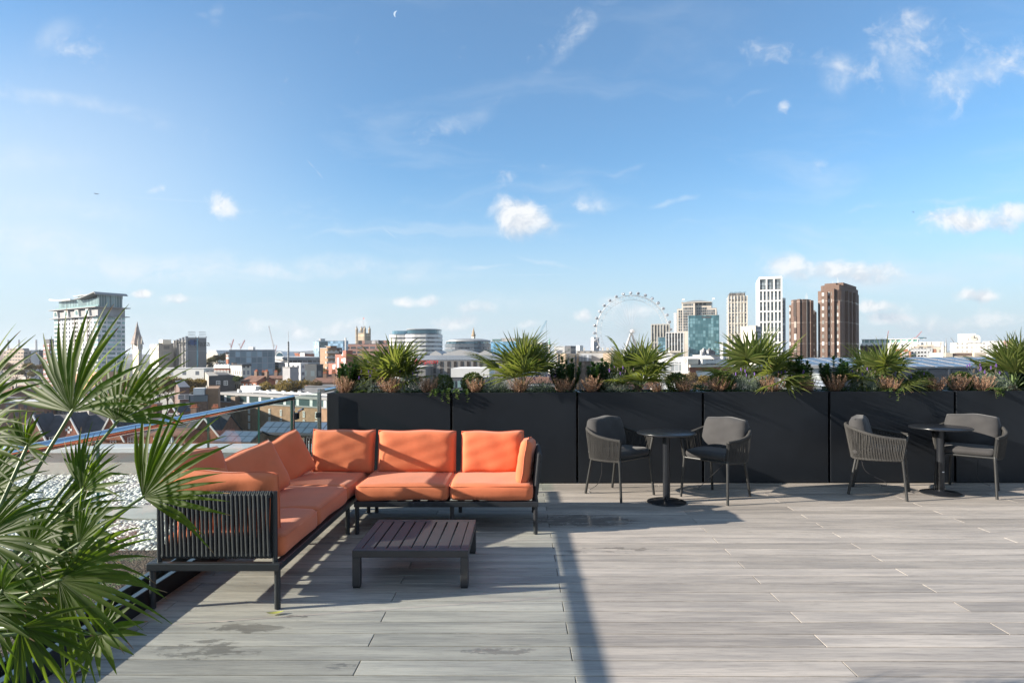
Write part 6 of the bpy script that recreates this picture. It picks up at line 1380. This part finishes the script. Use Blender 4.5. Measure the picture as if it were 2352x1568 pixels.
def small_palm(seed, n=17, tall=1.0):
    r = random.Random(seed); t = thing('fan_palm', 'x', 'palm', (0, 0, 0), 0, 'fan palms planted along the dark planters')
    MB().lathe([(.05, -.08), (.055, .0), (.045, .06), (.02, .11), (0, .12)], 10).build('trunk', M_ptrunk, t, smooth=True)
    for i in range(n):
        az = i * 2.39996 + r.uniform(-.3, .3); e = R(r.choice((16, 26, 36, 46, 56, 66, 80)) + r.uniform(-7, 7)); pl = r.uniform(.18, .38) * tall * (1.0 if e > .5 else .8)
        d = V3((math.cos(az) * math.cos(e), math.sin(az) * math.cos(e), math.sin(e))); hub = V3((0, 0, .06)) + d * pl
        ax = V3((d.x, d.y, d.z * .8)) + V3((r.uniform(-.25, .25), r.uniform(-.25, .25), r.uniform(-.1, .2))); up = V3((-d.x * d.z, -d.y * d.z, 1 - d.z * d.z)) + V3((r.uniform(-.35, .35), r.uniform(-.35, .35), 0))
        frond_obj(t, (d.x * .03, d.y * .03, .04), hub, ax, up, r.uniform(.33, .46) * tall, r.randint(16, 20), R(r.uniform(150, 215)), r.uniform(.05, .30), seed * 100 + i, .0042, .05, web=.31, bm_=M_frond2)
    return t
PZ = PTOP - .03; PC = PLY + .22
def ploc(px, dy=0, z=PZ): p = at_y(px, 905, PLY + .22 + dy); return V3((p.x, p.y, z))
pp = [small_palm(3, 19, 1.1), small_palm(8, 19, 1.08), small_palm(21, 16, 1.05)]
spots = ((901, .05, 1, .96, 0.4, 'leftmost planter palm, between dark shrub and purple lavender'), (1200, .0, 2, 1.12, 1.9, 'broad planter palm behind the right sofa cushion'), (1466, .05, 1, .98, 2.4, 'planter palm under the observation wheel'),
         (1748, .0, 0, 1.08, 3.8, 'planter palm in front of the pale and white towers'), (2022, .04, 0, .88, 4.4, 'planter palm right of the brown brick towers'), (2326, .0, 2, 1.04, 5.5, 'yellow green planter palm cut by the right edge of the view'))
used = set()
for (px, dy, k, sc, rz, lab) in spots:
    loc = ploc(px, dy)
    if k not in used: o = pp[k]; used.add(k); o.location = loc; o.rotation_euler.z = rz; o['label'] = lab
    else: o = dup(pp[k], loc, rz, lab)
    o.scale = (sc, sc, sc)
# ---- shrubs
def quad_leaf(mb, p, d, n, l, w, mi=0):
    d = V3(d).normalized(); n = V3(n); s = d.cross(n)
    s = s.normalized() if s.length > 1e-5 else d.orthogonal().normalized(); u = s.cross(d)
    mb.add([p, p + d * l * .45 - s * w + u * w * .35, p + d * l, p + d * l * .45 + s * w + u * w * .35, p + d * l * .5], [(0, 1, 4), (1, 2, 4), (2, 3, 4), (3, 0, 4)], mi)
M_skim = leafmat('dark_glossy_leaf', (.03, .075, .018), (.052, .105, .028), .2, .3, spec=.6, tcol=(.05, .11, .02)); M_stem = pbr('shrub_stem', (.07, .06, .03), .8, 0, .2, 20)
def skimmia(seed, h=.47, w=.155, n=20):
    r = random.Random(seed); t = thing('evergreen_shrub', 'x', 'shrub', (0, 0, 0), 0, 'dark glossy evergreen shrubs in the planters'); ms = MB(); ml = MB()
    for i in range(n):
        a = r.uniform(0, 6.28); rr = w * math.sqrt(r.random()); top = V3((rr * math.cos(a) * 1.15, rr * math.sin(a), h * r.uniform(.72, 1.0) * (1 - .25 * rr / w))); b0 = V3((rr * .35 * math.cos(a), rr * .35 * math.sin(a), 0)); mid = (b0 + top) / 2 + V3((rr * .2 * math.cos(a), rr * .2 * math.sin(a), 0))
        ms.tube([b0, mid, top], [.004, .003, .002], 4); K = 17
        for k in range(2, K + 1):
            t_ = k / K; p = b0.lerp(mid, t_ * 2) if t_ < .5 else mid.lerp(top, t_ * 2 - 1)
            for q in range(6):
                b = k * 2.4 + q * 1.047 + r.uniform(-.3, .3); el = .5 + .7 * (t_ > .93); d = V3((math.cos(b), math.sin(b), el)); quad_leaf(ml, p, d, V3((0, 0, 1)), r.uniform(.042, .064), r.uniform(.011, .015))
    ms.build('stems', M_stem, t); ml.build('foliage', M_skim, t, fixn=False); return t
M_heath = leafmat('dried_heather', (.50, .28, .17), (.66, .45, .31), .2, .7, spec=.3); M_hst = pbr('heather_stem', (.14, .075, .05), .85, 0, .2, 30)
M_heathg = leafmat('heather_green', (.13, .16, .05), (.2, .2, .07), .2, .7)
def heather(seed, h=.19, spread=.9):
    r = random.Random(seed); t = thing('heather_tuft', 'x', 'heather', (0, 0, 0), 0, 'dried brown heather tufts in the planters'); ms = MB(); mf = MB()
    for i in range(60):
        a = r.uniform(0, 6.28); e = r.random() ** .7 * spread; d = V3((math.sin(e) * math.cos(a), math.sin(e) * math.sin(a), math.cos(e))); l = h * r.uniform(.65, 1.15); b0 = V3((r.uniform(-.03, .03), r.uniform(-.03, .03), 0)); top = b0 + d * l + V3((0, 0, l * .18 * e)); mid = (b0 + top) / 2 + V3((d.x, d.y, -.4)) * .02
        ms.tube([b0, mid, top], [.0022, .0018, .0012], 3); n = 30
        for k in range(n):
            t_ = .25 + .75 * k / n; p = b0.lerp(mid, t_ * 2) if t_ < .5 else mid.lerp(top, t_ * 2 - 1); b = r.uniform(0, 6.28); p = p + V3((math.cos(b), math.sin(b), r.uniform(-.5, .5))) * .0042
            quad_leaf(mf, p, V3((math.cos(b), math.sin(b), .9)), V3((0, 0, 1)), r.uniform(.009, .014), r.uniform(.0036, .0055), 1 if r.random() < .05 else 0)
    ms.build('stems', M_hst, t); mf.build('flower_heads', [M_heath, M_heathg], t, fixn=False); return t
M_lav = leafmat('lavender_leaf', (.16, .20, .14), (.23, .28, .21), .2, .7, spec=.3); M_lavf = pbr('lavender_flower', (.12, .06, .26), .8, 0, .3, 60); M_lavd = pbr('lavender_faded', (.10, .085, .07), .85, 0, .3, 60)
def lavender(seed, h=.15, w=.15, nf=14):
    r = random.Random(seed); t = thing('lavender_bush', 'x', 'lavender', (0, 0, 0), 0, 'grey green lavender bushes in the planters'); ml = MB(); mf = MB()
    for i in range(190):
        a = r.uniform(0, 6.28); e = math.acos(1 - r.random() * .95); d = V3((math.sin(e) * math.cos(a), math.sin(e) * math.sin(a), math.cos(e))); rr = r.uniform(.45, 1.0); p0 = V3((d.x * w, d.y * w, d.z * h)) * rr
        for k in range(9):
            b = k * 2.4; quad_leaf(ml, p0 + V3((d.x, d.y, abs(d.z) + .4)) * .006 * k, V3((math.cos(b), math.sin(b), .9)) + d * .6, V3((0, 0, 1)), r.uniform(.022, .034), .0026)
    for i in range(nf):
        mf = MB(); a = r.uniform(0, 6.28); rr = w * r.uniform(.2, .9); p = V3((rr * math.cos(a), rr * math.sin(a), h * .7)); q = p + V3((math.cos(a) * .05, math.sin(a) * .05, r.uniform(.07, .15)))
        mf.tube([p, p.lerp(q, .5) + V3((0, 0, .012)), q], .0013, 3, mi=2); mi = 0 if r.random() < .6 else 1
        for k in range(5): mf.cbox(q + V3((r.uniform(-.002, .002), r.uniform(-.002, .002), .006 * k)), (.009, .009, .0065), mi)
        mf.build('flower_spike', [M_lavf, M_lavd, M_lav], t)
    ml.build('foliage', M_lav, t, fixn=False); return t
M_box = leafmat('box_leaf', (.05, .085, .015), (.10, .13, .025), .25, .4, tcol=(.14, .19, .03))
def boxball(seed, w=.14, h=.13):
    rng = np.random.default_rng(seed); n = 2600; q = rng.normal(size=(n, 3)); q /= np.linalg.norm(q, axis=1, keepdims=True); lump = 1 + .10 * np.sin(q[:, :1] * 9 + seed) * np.sin(q[:, 1:2] * 8) * np.sin(q[:, 2:3] * 7 + 1)
    P = q * rng.uniform(.80, 1.0, (n, 1)) * lump * np.array([w, w, h]) + np.array([0, 0, h * .95])
    t = thing('box_ball', 'x', 'shrub', (0, 0, 0), 0, 'clipped box balls in the planters'); o = link('foliage', np_mesh('f', *leafquads(P, .0115, rng)), M_box, t)
    MB().tube([(0, 0, -.03), (0, 0, h)], .012, 6).build('stem', M_stem, t); return t
M_ivy = leafmat('ivy_leaf', (.05, .11, .02), (.16, .20, .06), .25, .4, tcol=(.14, .24, .04))
def ivy(seed, n=12, trail=.10):
    r = random.Random(seed); t = thing('ivy_plant', 'x', 'ivy', (0, 0, 0), 0, 'ivy creeping over the planter rim'); m = MB(); ms = MB()
    for i in range(n):
        x = r.uniform(-.18, .18); pts = [V3((x * .5, .06, .0)), V3((x, -.03, r.uniform(.02, .06))), V3((x * 1.2, -.165, r.uniform(.03, .07))), V3((x * 1.3, -.20, r.uniform(-.3, 1) * -trail))]
        P = bez(pts, 5); ms.tube(P, .0016, 3)
        for p in P:
            for k in range(2): b = r.uniform(0, 6.28); quad_leaf(m, p, V3((math.cos(b), math.sin(b) - .4, r.uniform(.0, .7))), V3((0, -.4, 1)), r.uniform(.022, .04), r.uniform(.010, .017))
    m.build('foliage', M_ivy, t, fixn=False); ms.build('stems', M_stem, t); return t
def scatter(protos, items):
    used = set()
    for i, (px, dy, sc, lab) in enumerate(items):
        k = i % len(protos); loc = ploc(px, dy); rz = i * 1.7
        if k not in used: used.add(k); o = protos[k]; o.location = loc; o.rotation_euler.z = rz; o['label'] = lab
        else: o = dup(protos[k], loc, rz, lab)
        o.scale = (sc, sc, sc)
scatter([skimmia(1), skimmia(2, .48, .15, 19), skimmia(3, .45, .19, 22)], [
    (806, .08, .98, 'dark evergreen shrub at the left end, beside the leftmost palm'), (836, .22, .95, 'dark evergreen shrub half hidden behind the leftmost palm fans'), (1300, .1, 1.02, 'dark spreading evergreen shrub right of the broad second palm'),
    (1377, .06, .98, 'upright dark evergreen shrub left of the wheel palm'), (1838, .1, 1.0, 'dark evergreen shrub in front of the left brown tower'), (1918, .05, 1.0, 'dark evergreen shrub in front of the right brown tower'), (2352, .2, .9, 'dark evergreen shrub behind the palm at the right edge')])
scatter([heather(1), heather(2, .20, 1.05), heather(3, .18, .8)], [
    (790, -.1, 1.15, 'brown heather at the left end of the row, before the dark shrub'), (899, -.12, 1.1, 'brown heather at the foot of the leftmost palm'), (985, -.1, 1.15, 'brown heather left of the first planter joint'), (1090, -.11, 1.0, 'brown heather before the round box ball behind the middle cushion'),
    (1193, -.12, 1.0, 'brown heather at the foot of the broad second palm'), (1295, -.1, 1.1, 'brown heather below the dark spreading shrub, left of the joint'), (1357, -.1, 1.15, 'brown heather just right of the second planter joint'), (1508, -.08, .75, 'small brown heather beside the wheel palm'),
    (1572, -.1, 1.0, 'brown heather left of the third planter joint'), (1649, -.1, 1.05, 'brown heather right of the third planter joint'), (1772, -.1, 1.1, 'brown heather with yellow tips at the foot of the tower palm'), (1855, -.1, 1.0, 'brown heather below the left brown tower'),
    (1920, -.1, 1.15, 'brown heather below the right brown tower'), (2042, -.1, 1.0, 'pale brown heather at the foot of the fifth palm'), (2146, -.1, 1.1, 'brown heather left of the last planter joint'), (2203, -.1, 1.15, 'broad brown heather right of the last planter joint'), (2256, -.11, 1.0, 'light brown heather with lavender behind it, far right')])
scatter([lavender(1, .15, .16, 18), lavender(2, .15, .15, 10), lavender(3, .14, .15, 7)], [
    (848, -.02, 1.1, 'flowering lavender left of the leftmost palm'), (941, -.02, 1.1, 'lavender right of the leftmost palm'), (1137, 0, 1.1, 'pale lavender left of the broad second palm'), (1247, 0, .9, 'lavender tucked under the broad second palm'), (1414, 0, 1.2, 'pale spreading lavender left of the wheel palm'),
    (1712, 0, 1.15, 'blue green lavender left of the tower palm'), (1815, .0, 1.0, 'lavender right of the tower palm'), (1985, 0, 1.1, 'silvery lavender left of the fifth palm'), (2092, -.02, .95, 'dark lavender right of the fifth palm'), (2275, .0, 1.25, 'tall flowering lavender left of the rightmost palm')])
scatter([boxball(1), boxball(2)], [(1018, .06, .95, 'dark box ball beside the first planter joint'), (1086, .05, 1.05, 'sunlit box ball behind heather, behind the middle sofa cushion'), (1556, .05, 1.0, 'box ball between the wheel palm and the third joint'), (1655, .05, 1.05, 'box ball behind heather left of the tower palm'),
    (2117, .05, 1.05, 'box ball with sunlit top in front of the louvres'), (2206, .05, 1.0, 'low box ball behind broad heather, far right')])
scatter([ivy(1), ivy(2, 14, .06), ivy(3, 10, .05)], [(1034, -.06, 1.0, 'ivy trailing over the first planter joint'), (815, -.06, .8, 'small ivy at the left end of the planters'), (1998, -.06, 1.05, 'ivy carpet left of the fifth palm'), (2050, -.06, .9, 'ivy leaves under the fifth palm heather'), (2266, -.06, .9, 'ivy leaves under the light brown heather, far right'), (925, -.06, .7, 'few ivy leaves under lavender right of the leftmost palm'), (2225, -.05, .6, 'sparse ivy between the last two heathers')])

rng = np.random.default_rng(77); n = 9000
gx = rng.uniform(PX[0] + .06, PX[-1] - .06, n); P = np.stack([gx, rng.uniform(PLY + .05, PLY + PDEP - .05, n), PTOP - .05 + rng.uniform(0, 1, n) ** 1.6 * (.075 + .05 * np.sin(gx * 5.1) * np.sin(gx * 2.3))], 1)
o = link('ground_cover', np_mesh('g', *leafquads(P, .016, rng, asp=.55)), leafmat('ground_cover_leaf', (.028, .06, .016), (.075, .11, .035), .2, .5)); tag(o, 'low mixed green ground cover filling the planter tops', 'ground cover', kind='stuff')
# ================================================================ FOREGROUND PALM
DK = .84
crown0 = at_y(-128, 1400, 2.1 * DK)
bp = thing('fan_palm', 'large foreground fan palm leaning in from the left edge', 'palm', (crown0.x, crown0.y, 0))
OFF = V3((crown0.x, crown0.y, 0)); cz = crown0.z - .1
MB().lathe([(.06, .40), (.072, .45), (.062, cz - .08), (.066, cz - .02), (.03, cz + .05), (0, cz + .06)], 14).build('trunk', M_ptrunk, bp, smooth=True)
pot = thing('planter_pot', 'square dark planter of the big palm, outside the left edge', 'planter', (crown0.x, crown0.y, 0))
MB().box((-.3, -.3, .01), (.3, .3, .45)).build('box_shell', M_planter, pot, bevel=.006)
# (hub px, hub py, depth, axis angle in the picture, radius px, spread, blades, tilt to viewer, droop)
FANS = [(165, 945, 2.45, 52, 285, (-122, 52), 24, .15, .05), (270, 967, 2.62, 32, 225, (-128, 40), 22, .1, .08), (190, 1125, 2.30, 55, 170, (-85, 55), 17, .25, .05), (328, 1141, 2.75, 30, 250, (-85, 62), 20, .3, .06),
        (62, 1026, 2.3, 75, 105, 200, 14, .3, .1), (-75, 960, 2.2, 46, 250, 150, 20, .1, .1), (-80, 1030, 2.0, 28, 225, 140, 18, .2, .25), (-60, 1090, 2.5, 58, 220, 150, 16, .1, .1),
        (180, 1248, 2.2, 30, 160, 190, 18, .3, .15), (74, 1250, 2.0, 45, 130, 200, 16, .3, .1), (6, 1357, 1.7, 78, 108, 200, 14, .35, .1), (134, 1331, 1.95, -5, 255, 140, 20, .25, .45), (229, 1454, 2.1, -8, 120, 300, 14, .7, .15),
        (48, 1440, 1.8, -38, 170, 130, 14, .3, .35), (100, 1205, 2.4, 12, 250, 110, 16, .25, .2), (-40, 1240, 1.9, 16, 240, 120, 16, .2, .3), (-60, 1400, 1.7, 0, 190, 130, 14, .3, .3), (-50, 1150, 2.3, 30, 200, 130, 16, .2, .15), (60, 1310, 2.35, 12, 230, 120, 20, .25, .3), (-20, 1380, 2.2, 2, 260, 120, 20, .3, .3), (110, 1275, 2.5, 20, 210, 130, 18, .2, .25)]
for i, (hx, hy, D, an, rp, sp, n, tl, dr) in enumerate(FANS):
    D *= DK; hub = at_y(hx, hy, D) - OFF; a = R(an); ax = V3((math.cos(a), tl * .5 * (1 if i % 2 else -.4), math.sin(a))).normalized(); nr = V3((-.25 * math.sin(a), -1, .35 + .25 * math.cos(a)))
    frond_obj(bp, (random.uniform(-.04, .04), random.uniform(-.04, .04), cz), hub, ax, nr, rp * D / F, n, tuple(R(q) for q in sp) if isinstance(sp, tuple) else R(sp), dr, 900 + i, .0062, .03)
# ---------------- small things in the sky
p = at_y(222, 445, 1500); t = thing('airliner', 'tiny dark airliner in the sky above the white tower', 'aeroplane', p, R(8))
M_air = pbr('airliner_grey', (.16, .17, .20), .5)
MB().tube([(-5.4, 0, .3), (-4, 0, 0), (3.8, 0, -.4), (5.2, 0, -.4)], [.2, .62, .62, .15], 8).build('fuselage', M_air, t)
MB().prism([(0.8, 0), (-1.2, 6), (-1.9, 6), (-1.2, 0), (-1.9, -6), (-1.2, -6)], 'z', -.35, -.2).build('wing', M_air, t); MB().prism([(-5.6, 1.9), (-4.8, 1.9), (-3.9, .2), (-5.2, .2)], 'y', -.08, .08).build('tail_fin', M_air, t)
p = at_y(2098, 487, 1500); t = thing('helicopter', 'tiny helicopter beside the right hand cloud', 'helicopter', p, R(20))
MB().tube([(-4, 0, .2), (-1, 0, 0), (1.2, 0, -.2), (2, 0, -.4)], [.15, .5, .9, .2], 8).build('body', M_dark, t); MB().box((-4, -.1, 1.0), (4, .1, 1.06)).build('rotor_blade', M_dark, t)
p = at_y(911.5, 33, 9000); t = thing('moon', 'pale daytime crescent moon high in the sky', 'moon', p)
k = [(-47 * math.cos(a) , 47 * math.sin(a)) for a in (R(-80 + 160 * i / 20) for i in range(21))] + [(-22 * math.cos(a) , 47 * math.sin(a)) for a in (R(80 - 160 * i / 20) for i in range(21))]
mm, nt_, b_ = newmat('moon_glow'); b_.inputs['Base Color'].default_value = (.2, .25, .3, 1); b_.inputs['Emission Color'].default_value = (.62, .72, .85, 1); b_.inputs['Emission Strength'].default_value = .34
o = MB().prism(k, 'y', -2, 2).build('crescent', mm, t); o.rotation_euler.y = R(12)
# ================================================================ LIGHT AND SKY
W = bpy.data.worlds.new('World'); S.world = W; W.use_nodes = True
nt = W.node_tree; bg = nt.nodes['Background']
sk = nt.nodes.new('ShaderNodeTexSky'); sk.sky_type = 'NISHITA'; sk.sun_disc = False
sk.sun_elevation = R(SUN_EL); sk.sun_rotation = R(270 - SUN_AZ); sk.altitude = 50; sk.air_density = 1.0; sk.dust_density = .3; sk.ozone_density = 2.5
tc = nt.nodes.new('ShaderNodeTexCoord'); sp = nt.nodes.new('ShaderNodeSeparateXYZ'); L(nt, tc.outputs['Generated'], sp.inputs[0])
yy = mathn(nt, 'MAXIMUM', sp.outputs[1], .06); U = mathn(nt, 'DIVIDE', sp.outputs[0], yy); Vv = mathn(nt, 'DIVIDE', sp.outputs[2], yy)
uv = nt.nodes.new('ShaderNodeCombineXYZ'); L(nt, U, uv.inputs[0]); L(nt, Vv, uv.inputs[1]); UV = uv.outputs[0]
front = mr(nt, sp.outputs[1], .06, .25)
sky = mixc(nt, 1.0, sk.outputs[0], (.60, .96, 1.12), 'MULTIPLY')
sky = mixc(nt, mr(nt, sp.outputs[1], .3, -.1, 0, .5), sky, (2.5, 2.75, 3.0))  # unseen sky behind the view paled so its fill is less blue
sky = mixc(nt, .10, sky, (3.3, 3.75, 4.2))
hz_ = mr(nt, sp.outputs[2], .0, .34, 1, 0)
sky = mixc(nt, mathn(nt, 'MULTIPLY', mathn(nt, 'POWER', hz_, 1.6), .93), sky, (3.3, 3.9, 4.4))
def nz(vec, scale, det=6, ro=.58, dist=0, off=(0, 0, 0), sc=(1, 1, 1), rot=0):
    m = N(nt, 'ShaderNodeMapping'); m.inputs['Location'].default_value = off; m.inputs['Scale'].default_value = sc; m.inputs['Rotation'].default_value = (0, 0, rot); L(nt, vec, m.inputs[0]); return noise(nt, m.outputs[0], scale, det, ro, dist)
# domain warp
wn = N(nt, 'ShaderNodeTexNoise', i_Scale=9.0, i_Detail=4.0); L(nt, UV, wn.inputs['Vector'])
wv = N(nt, 'ShaderNodeVectorMath'); wv.operation = 'SUBTRACT'; L(nt, wn.outputs[1], wv.inputs[0]); wv.inputs[1].default_value = (.5, .5, .5)
ws = N(nt, 'ShaderNodeVectorMath'); ws.operation = 'SCALE'; L(nt, wv.outputs[0], ws.inputs[0]); ws.inputs['Scale'].default_value = .055
wa = N(nt, 'ShaderNodeVectorMath'); L(nt, UV, wa.inputs[0]); L(nt, ws.outputs[0], wa.inputs[1]); WUV = wa.outputs[0]
def uvof(px, py): d = ray(px, py); return (d.x / d.y, d.z / d.y, 0)
def ell(vec, px, py, rx, ry, rot, amp, inner=.0):
    c, sn = math.cos(R(rot)), math.sin(R(rot))
    q = N(nt, 'ShaderNodeVectorMath'); q.operation = 'SUBTRACT'; L(nt, vec, q.inputs[0]); q.inputs[1].default_value = uvof(px, py)
    def dot(v):
        d = N(nt, 'ShaderNodeVectorMath'); d.operation = 'DOT_PRODUCT'; L(nt, q.outputs[0], d.inputs[0]); d.inputs[1].default_value = v; return d.outputs['Value']
    a = dot((c * F / rx, sn * F / rx, 0)); b = dot((-sn * F / ry, c * F / ry, 0))
    return mr(nt, mathn(nt, 'SQRT', mathn(nt, 'ADD', mathn(nt, 'MULTIPLY', a, a), mathn(nt, 'MULTIPLY', b, b))), 1.0, inner, 0, amp)
def add(gen):
    t = None          # each mask is folded in as soon as it is made, so that few values are alive at once
    for q in gen: t = q if t is None else mathn(nt, 'MAXIMUM', t, q)
    return t
# puffy clouds: photo column, row, half width, half height, tilt, weight
PUFF = [(1200, 502, 100, 58, -8, 1.0), (2240, 500, 165, 48, -3, .85), (2330, 492, 90, 40, 0, .8), (1945, 624, 205, 40, -2, .8), (1830, 622, 90, 42, 0, .75), (525, 478, 48, 58, 60, .82), (415, 684, 48, 20, 0, .85), (322, 673, 36, 13, 0, .8), (1372, 466, 75, 34, 0, .55), (1338, 718, 40, 22, 0, .85),
        (2250, 667, 80, 24, 0, .72), (2020, 708, 85, 22, 0, .74), (2050, 735, 105, 26, 0, .74), (1100, 708, 62, 22, 0, .7), (935, 692, 50, 19, 0, .68), (985, 690, 46, 18, 0, .62), (1445, 720, 95, 44, 0, .6), (350, 428, 36, 15, 30, .55), (1150, 420, 55, 34, 35, .42), (2130, 745, 170, 34, 0, .62), (2300, 740, 120, 40, 0, .64), (1050, 740, 80, 24, 0, .62), (1210, 742, 46, 16, 0, .6), (640, 755, 180, 30, 0, .56), (800, 740, 110, 28, 0, .54), (1875, 375, 50, 26, 0, .40), (1258, 380, 26, 16, 0, .42), (1806, 250, 14, 20, 0, .34)]
PUFF += [(2065, 115, 150, 120, 10, .36), (2230, 165, 240, 80, 22, .40), (2335, 130, 120, 95, 0, .36), (1930, 175, 105, 80, 0, .36), (1775, 118, 90, 50, 0, .36), (2110, 50, 100, 66, 0, .38), (2170, 130, 230, 140, 0, .30), (1300, 60, 60, 110, -28, .26), (150, 130, 200, 90, 15, .22), (1000, 300, 160, 40, 12, .22)]
PUFF = [(a, b, c * 1.22, d * 1.25, e, f) for a, b, c, d, e, f in PUFF]
mask = add(ell(WUV, *p, inner=.1) for p in PUFF)
f1 = nz(WUV, 17, 10, .66, .3); f1b = nz(WUV, 17, 10, .66, .3, off=(.012, -.010, 0))
dens = mr(nt, mathn(nt, 'ADD', mask, mathn(nt, 'MULTIPLY', mathn(nt, 'SUBTRACT', f1, .5), 1.75)), .20, 1.0)
shade = mr(nt, mathn(nt, 'SUBTRACT', f1, f1b), -.10, .10)
# flat grey bottoms: the same masks shifted upward
low = add(ell(WUV, p[0] + p[2] * .22, p[1] + p[3] * .75, p[2] * .95, p[3] * .8, p[4], 1, inner=.1) for p in PUFF if p[5] > .49 and p[0] != 525 and p[1] > 300)
lit = mathn(nt, 'SUBTRACT', mathn(nt, 'ADD', .55, mathn(nt, 'MULTIPLY', shade, .55)), mathn(nt, 'MULTIPLY', low, .62), True)
pc = mixc(nt, lit, (2.9, 3.3, 3.9), (5.2, 5.25, 5.3))
# veils and streaks
VEIL = [(1330, 70, 190, 26, 52, .5), (1380, 15, 120, 26, 35, .42), (2070, 130, 80, 130, 10, .36), (2240, 170, 210, 60, 22, .40), (2330, 120, 110, 80, 0, .34), (2110, 55, 60, 50, 20, .55), (1925, 170, 60, 70, 0, .42), (1775, 118, 60, 38, 0, .42), (130, 225, 330, 26, -8, .5), (340, 270, 90, 24, -15, .42), (120, 90, 90, 46, 30, .3), (1050, 275, 130, 26, 15, .32),
        (0, 560, 420, 75, -6, .85), (250, 610, 560, 58, -4, .95), (700, 615, 560, 40, -3, .8), (900, 632, 330, 14, 1, .6), (1080, 620, 130, 10, 4, .6), (150, 480, 300, 40, -5, .38), (50, 370, 220, 50, 0, .3), (1545, 460, 70, 9, 6, .6), (2010, 466, 110, 8, 6, .5), (2200, 450, 110, 10, 3, .4), (1440, 385, 60, 9, 14, .32), (780, 535, 110, 10, 4, .4), (1265, 605, 120, 9, -14, .5), (1735, 225, 70, 8, 15, .25), (500, 38, 24, 34, -20, .4), (468, 40, 22, 10, 0, .35), (300, 690, 300, 20, 0, .45), (600, 700, 260, 18, 0, .42), (1180, 690, 260, 26, 0, .3)]
vm = add(ell(WUV, *p) for p in VEIL)
s1 = nz(WUV, 7, 7, .62, .6, sc=(.55, 2.6, 1), rot=R(-8)); s2 = nz(WUV, 26, 6, .65, .4)
vd = mathn(nt, 'MULTIPLY', vm, mr(nt, mathn(nt, 'ADD', mathn(nt, 'MULTIPLY', s1, .6), mathn(nt, 'MULTIPLY', s2, .4)), .36, .70, .0, 1.3), True)
# condensation trails
TR = [(703, 366, 724, 388), (724, 388, 743, 412), (250, 449, 560, 470), (1515 - 640, 520, 915, 552), (1100, 632, 1340, 630)]
tl = None
for (x0, y0, x1, y1) in TR:
    ln_ = math.hypot(x1 - x0, y1 - y0); q_ = ell(UV, (x0 + x1) / 2, (y0 + y1) / 2, ln_ * .56, 1.7 if ln_ < 60 else 2.6, -math.degrees(math.atan2(y1 - y0, x1 - x0)), .5 if ln_ < 60 else .16); tl = q_ if tl is None else mathn(nt, 'MAXIMUM', tl, q_)
vd = mathn(nt, 'MAXIMUM', vd, tl)
gen = mathn(nt, 'MULTIPLY', mathn(nt, 'MULTIPLY', mr(nt, nz(WUV, 5, 6, .6, .5, sc=(.5, 2.2, 1), off=(3, 1, 0)), .46, .8), mr(nt, Vv, .0, .5, .62, .12)), 1.0)
leftv = mathn(nt, 'MULTIPLY', mr(nt, U, -.15, -.9), mathn(nt, 'MULTIPLY', mr(nt, Vv, .02, .2), mr(nt, Vv, .62, .25)))
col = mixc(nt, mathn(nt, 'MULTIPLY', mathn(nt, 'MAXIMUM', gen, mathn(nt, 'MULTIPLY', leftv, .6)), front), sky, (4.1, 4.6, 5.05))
col = mixc(nt, mathn(nt, 'MULTIPLY', vd, mathn(nt, 'MULTIPLY', front, .80)), col, (4.6, 4.9, 5.2))
col = mixc(nt, mathn(nt, 'MULTIPLY', dens, mathn(nt, 'MULTIPLY', front, .95)), col, pc)
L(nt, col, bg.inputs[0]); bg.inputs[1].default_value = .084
W.cycles.sampling_method = 'MANUAL'; W.cycles.sample_map_resolution = 512
ld = bpy.data.lights.new('sun', 'SUN'); ld.energy = 5.0; ld.angle = R(.53); ld.color = (1, .90, .77)
lo = bpy.data.objects.new('sun', ld); C.objects.link(lo); lo.rotation_euler = SUND.to_track_quat('-Z', 'Y').to_euler()
vs = S.view_settings; vs.view_transform = 'Standard'; vs.look = 'None'; vs.gamma = 1; vs.exposure = 1.2
S.cycles.max_bounces = 6; S.cycles.transparent_max_bounces = 16; S.cycles.caustics_reflective = False; S.cycles.caustics_refractive = False
S.cycles.sample_clamp_indirect = 6

# ---------------- the air between here and the far skyline
hm = bpy.data.materials.new('haze'); hm.use_nodes = True; ht = hm.node_tree; ht.nodes.clear()
hv = ht.nodes.new('ShaderNodeVolumePrincipled'); hv.inputs['Color'].default_value = (.86, .92, 1, 1); hv.inputs['Density'].default_value = 8e-5; hv.inputs['Anisotropy'].default_value = .2
ho = ht.nodes.new('ShaderNodeOutputMaterial'); L(ht, hv.outputs[0], ho.inputs['Volume'])
o = MB().box((-14600, -6400, GZ - 2.2), (14600, 16400, 125)).build('haze', hm); o['kind'] = 'stuff'
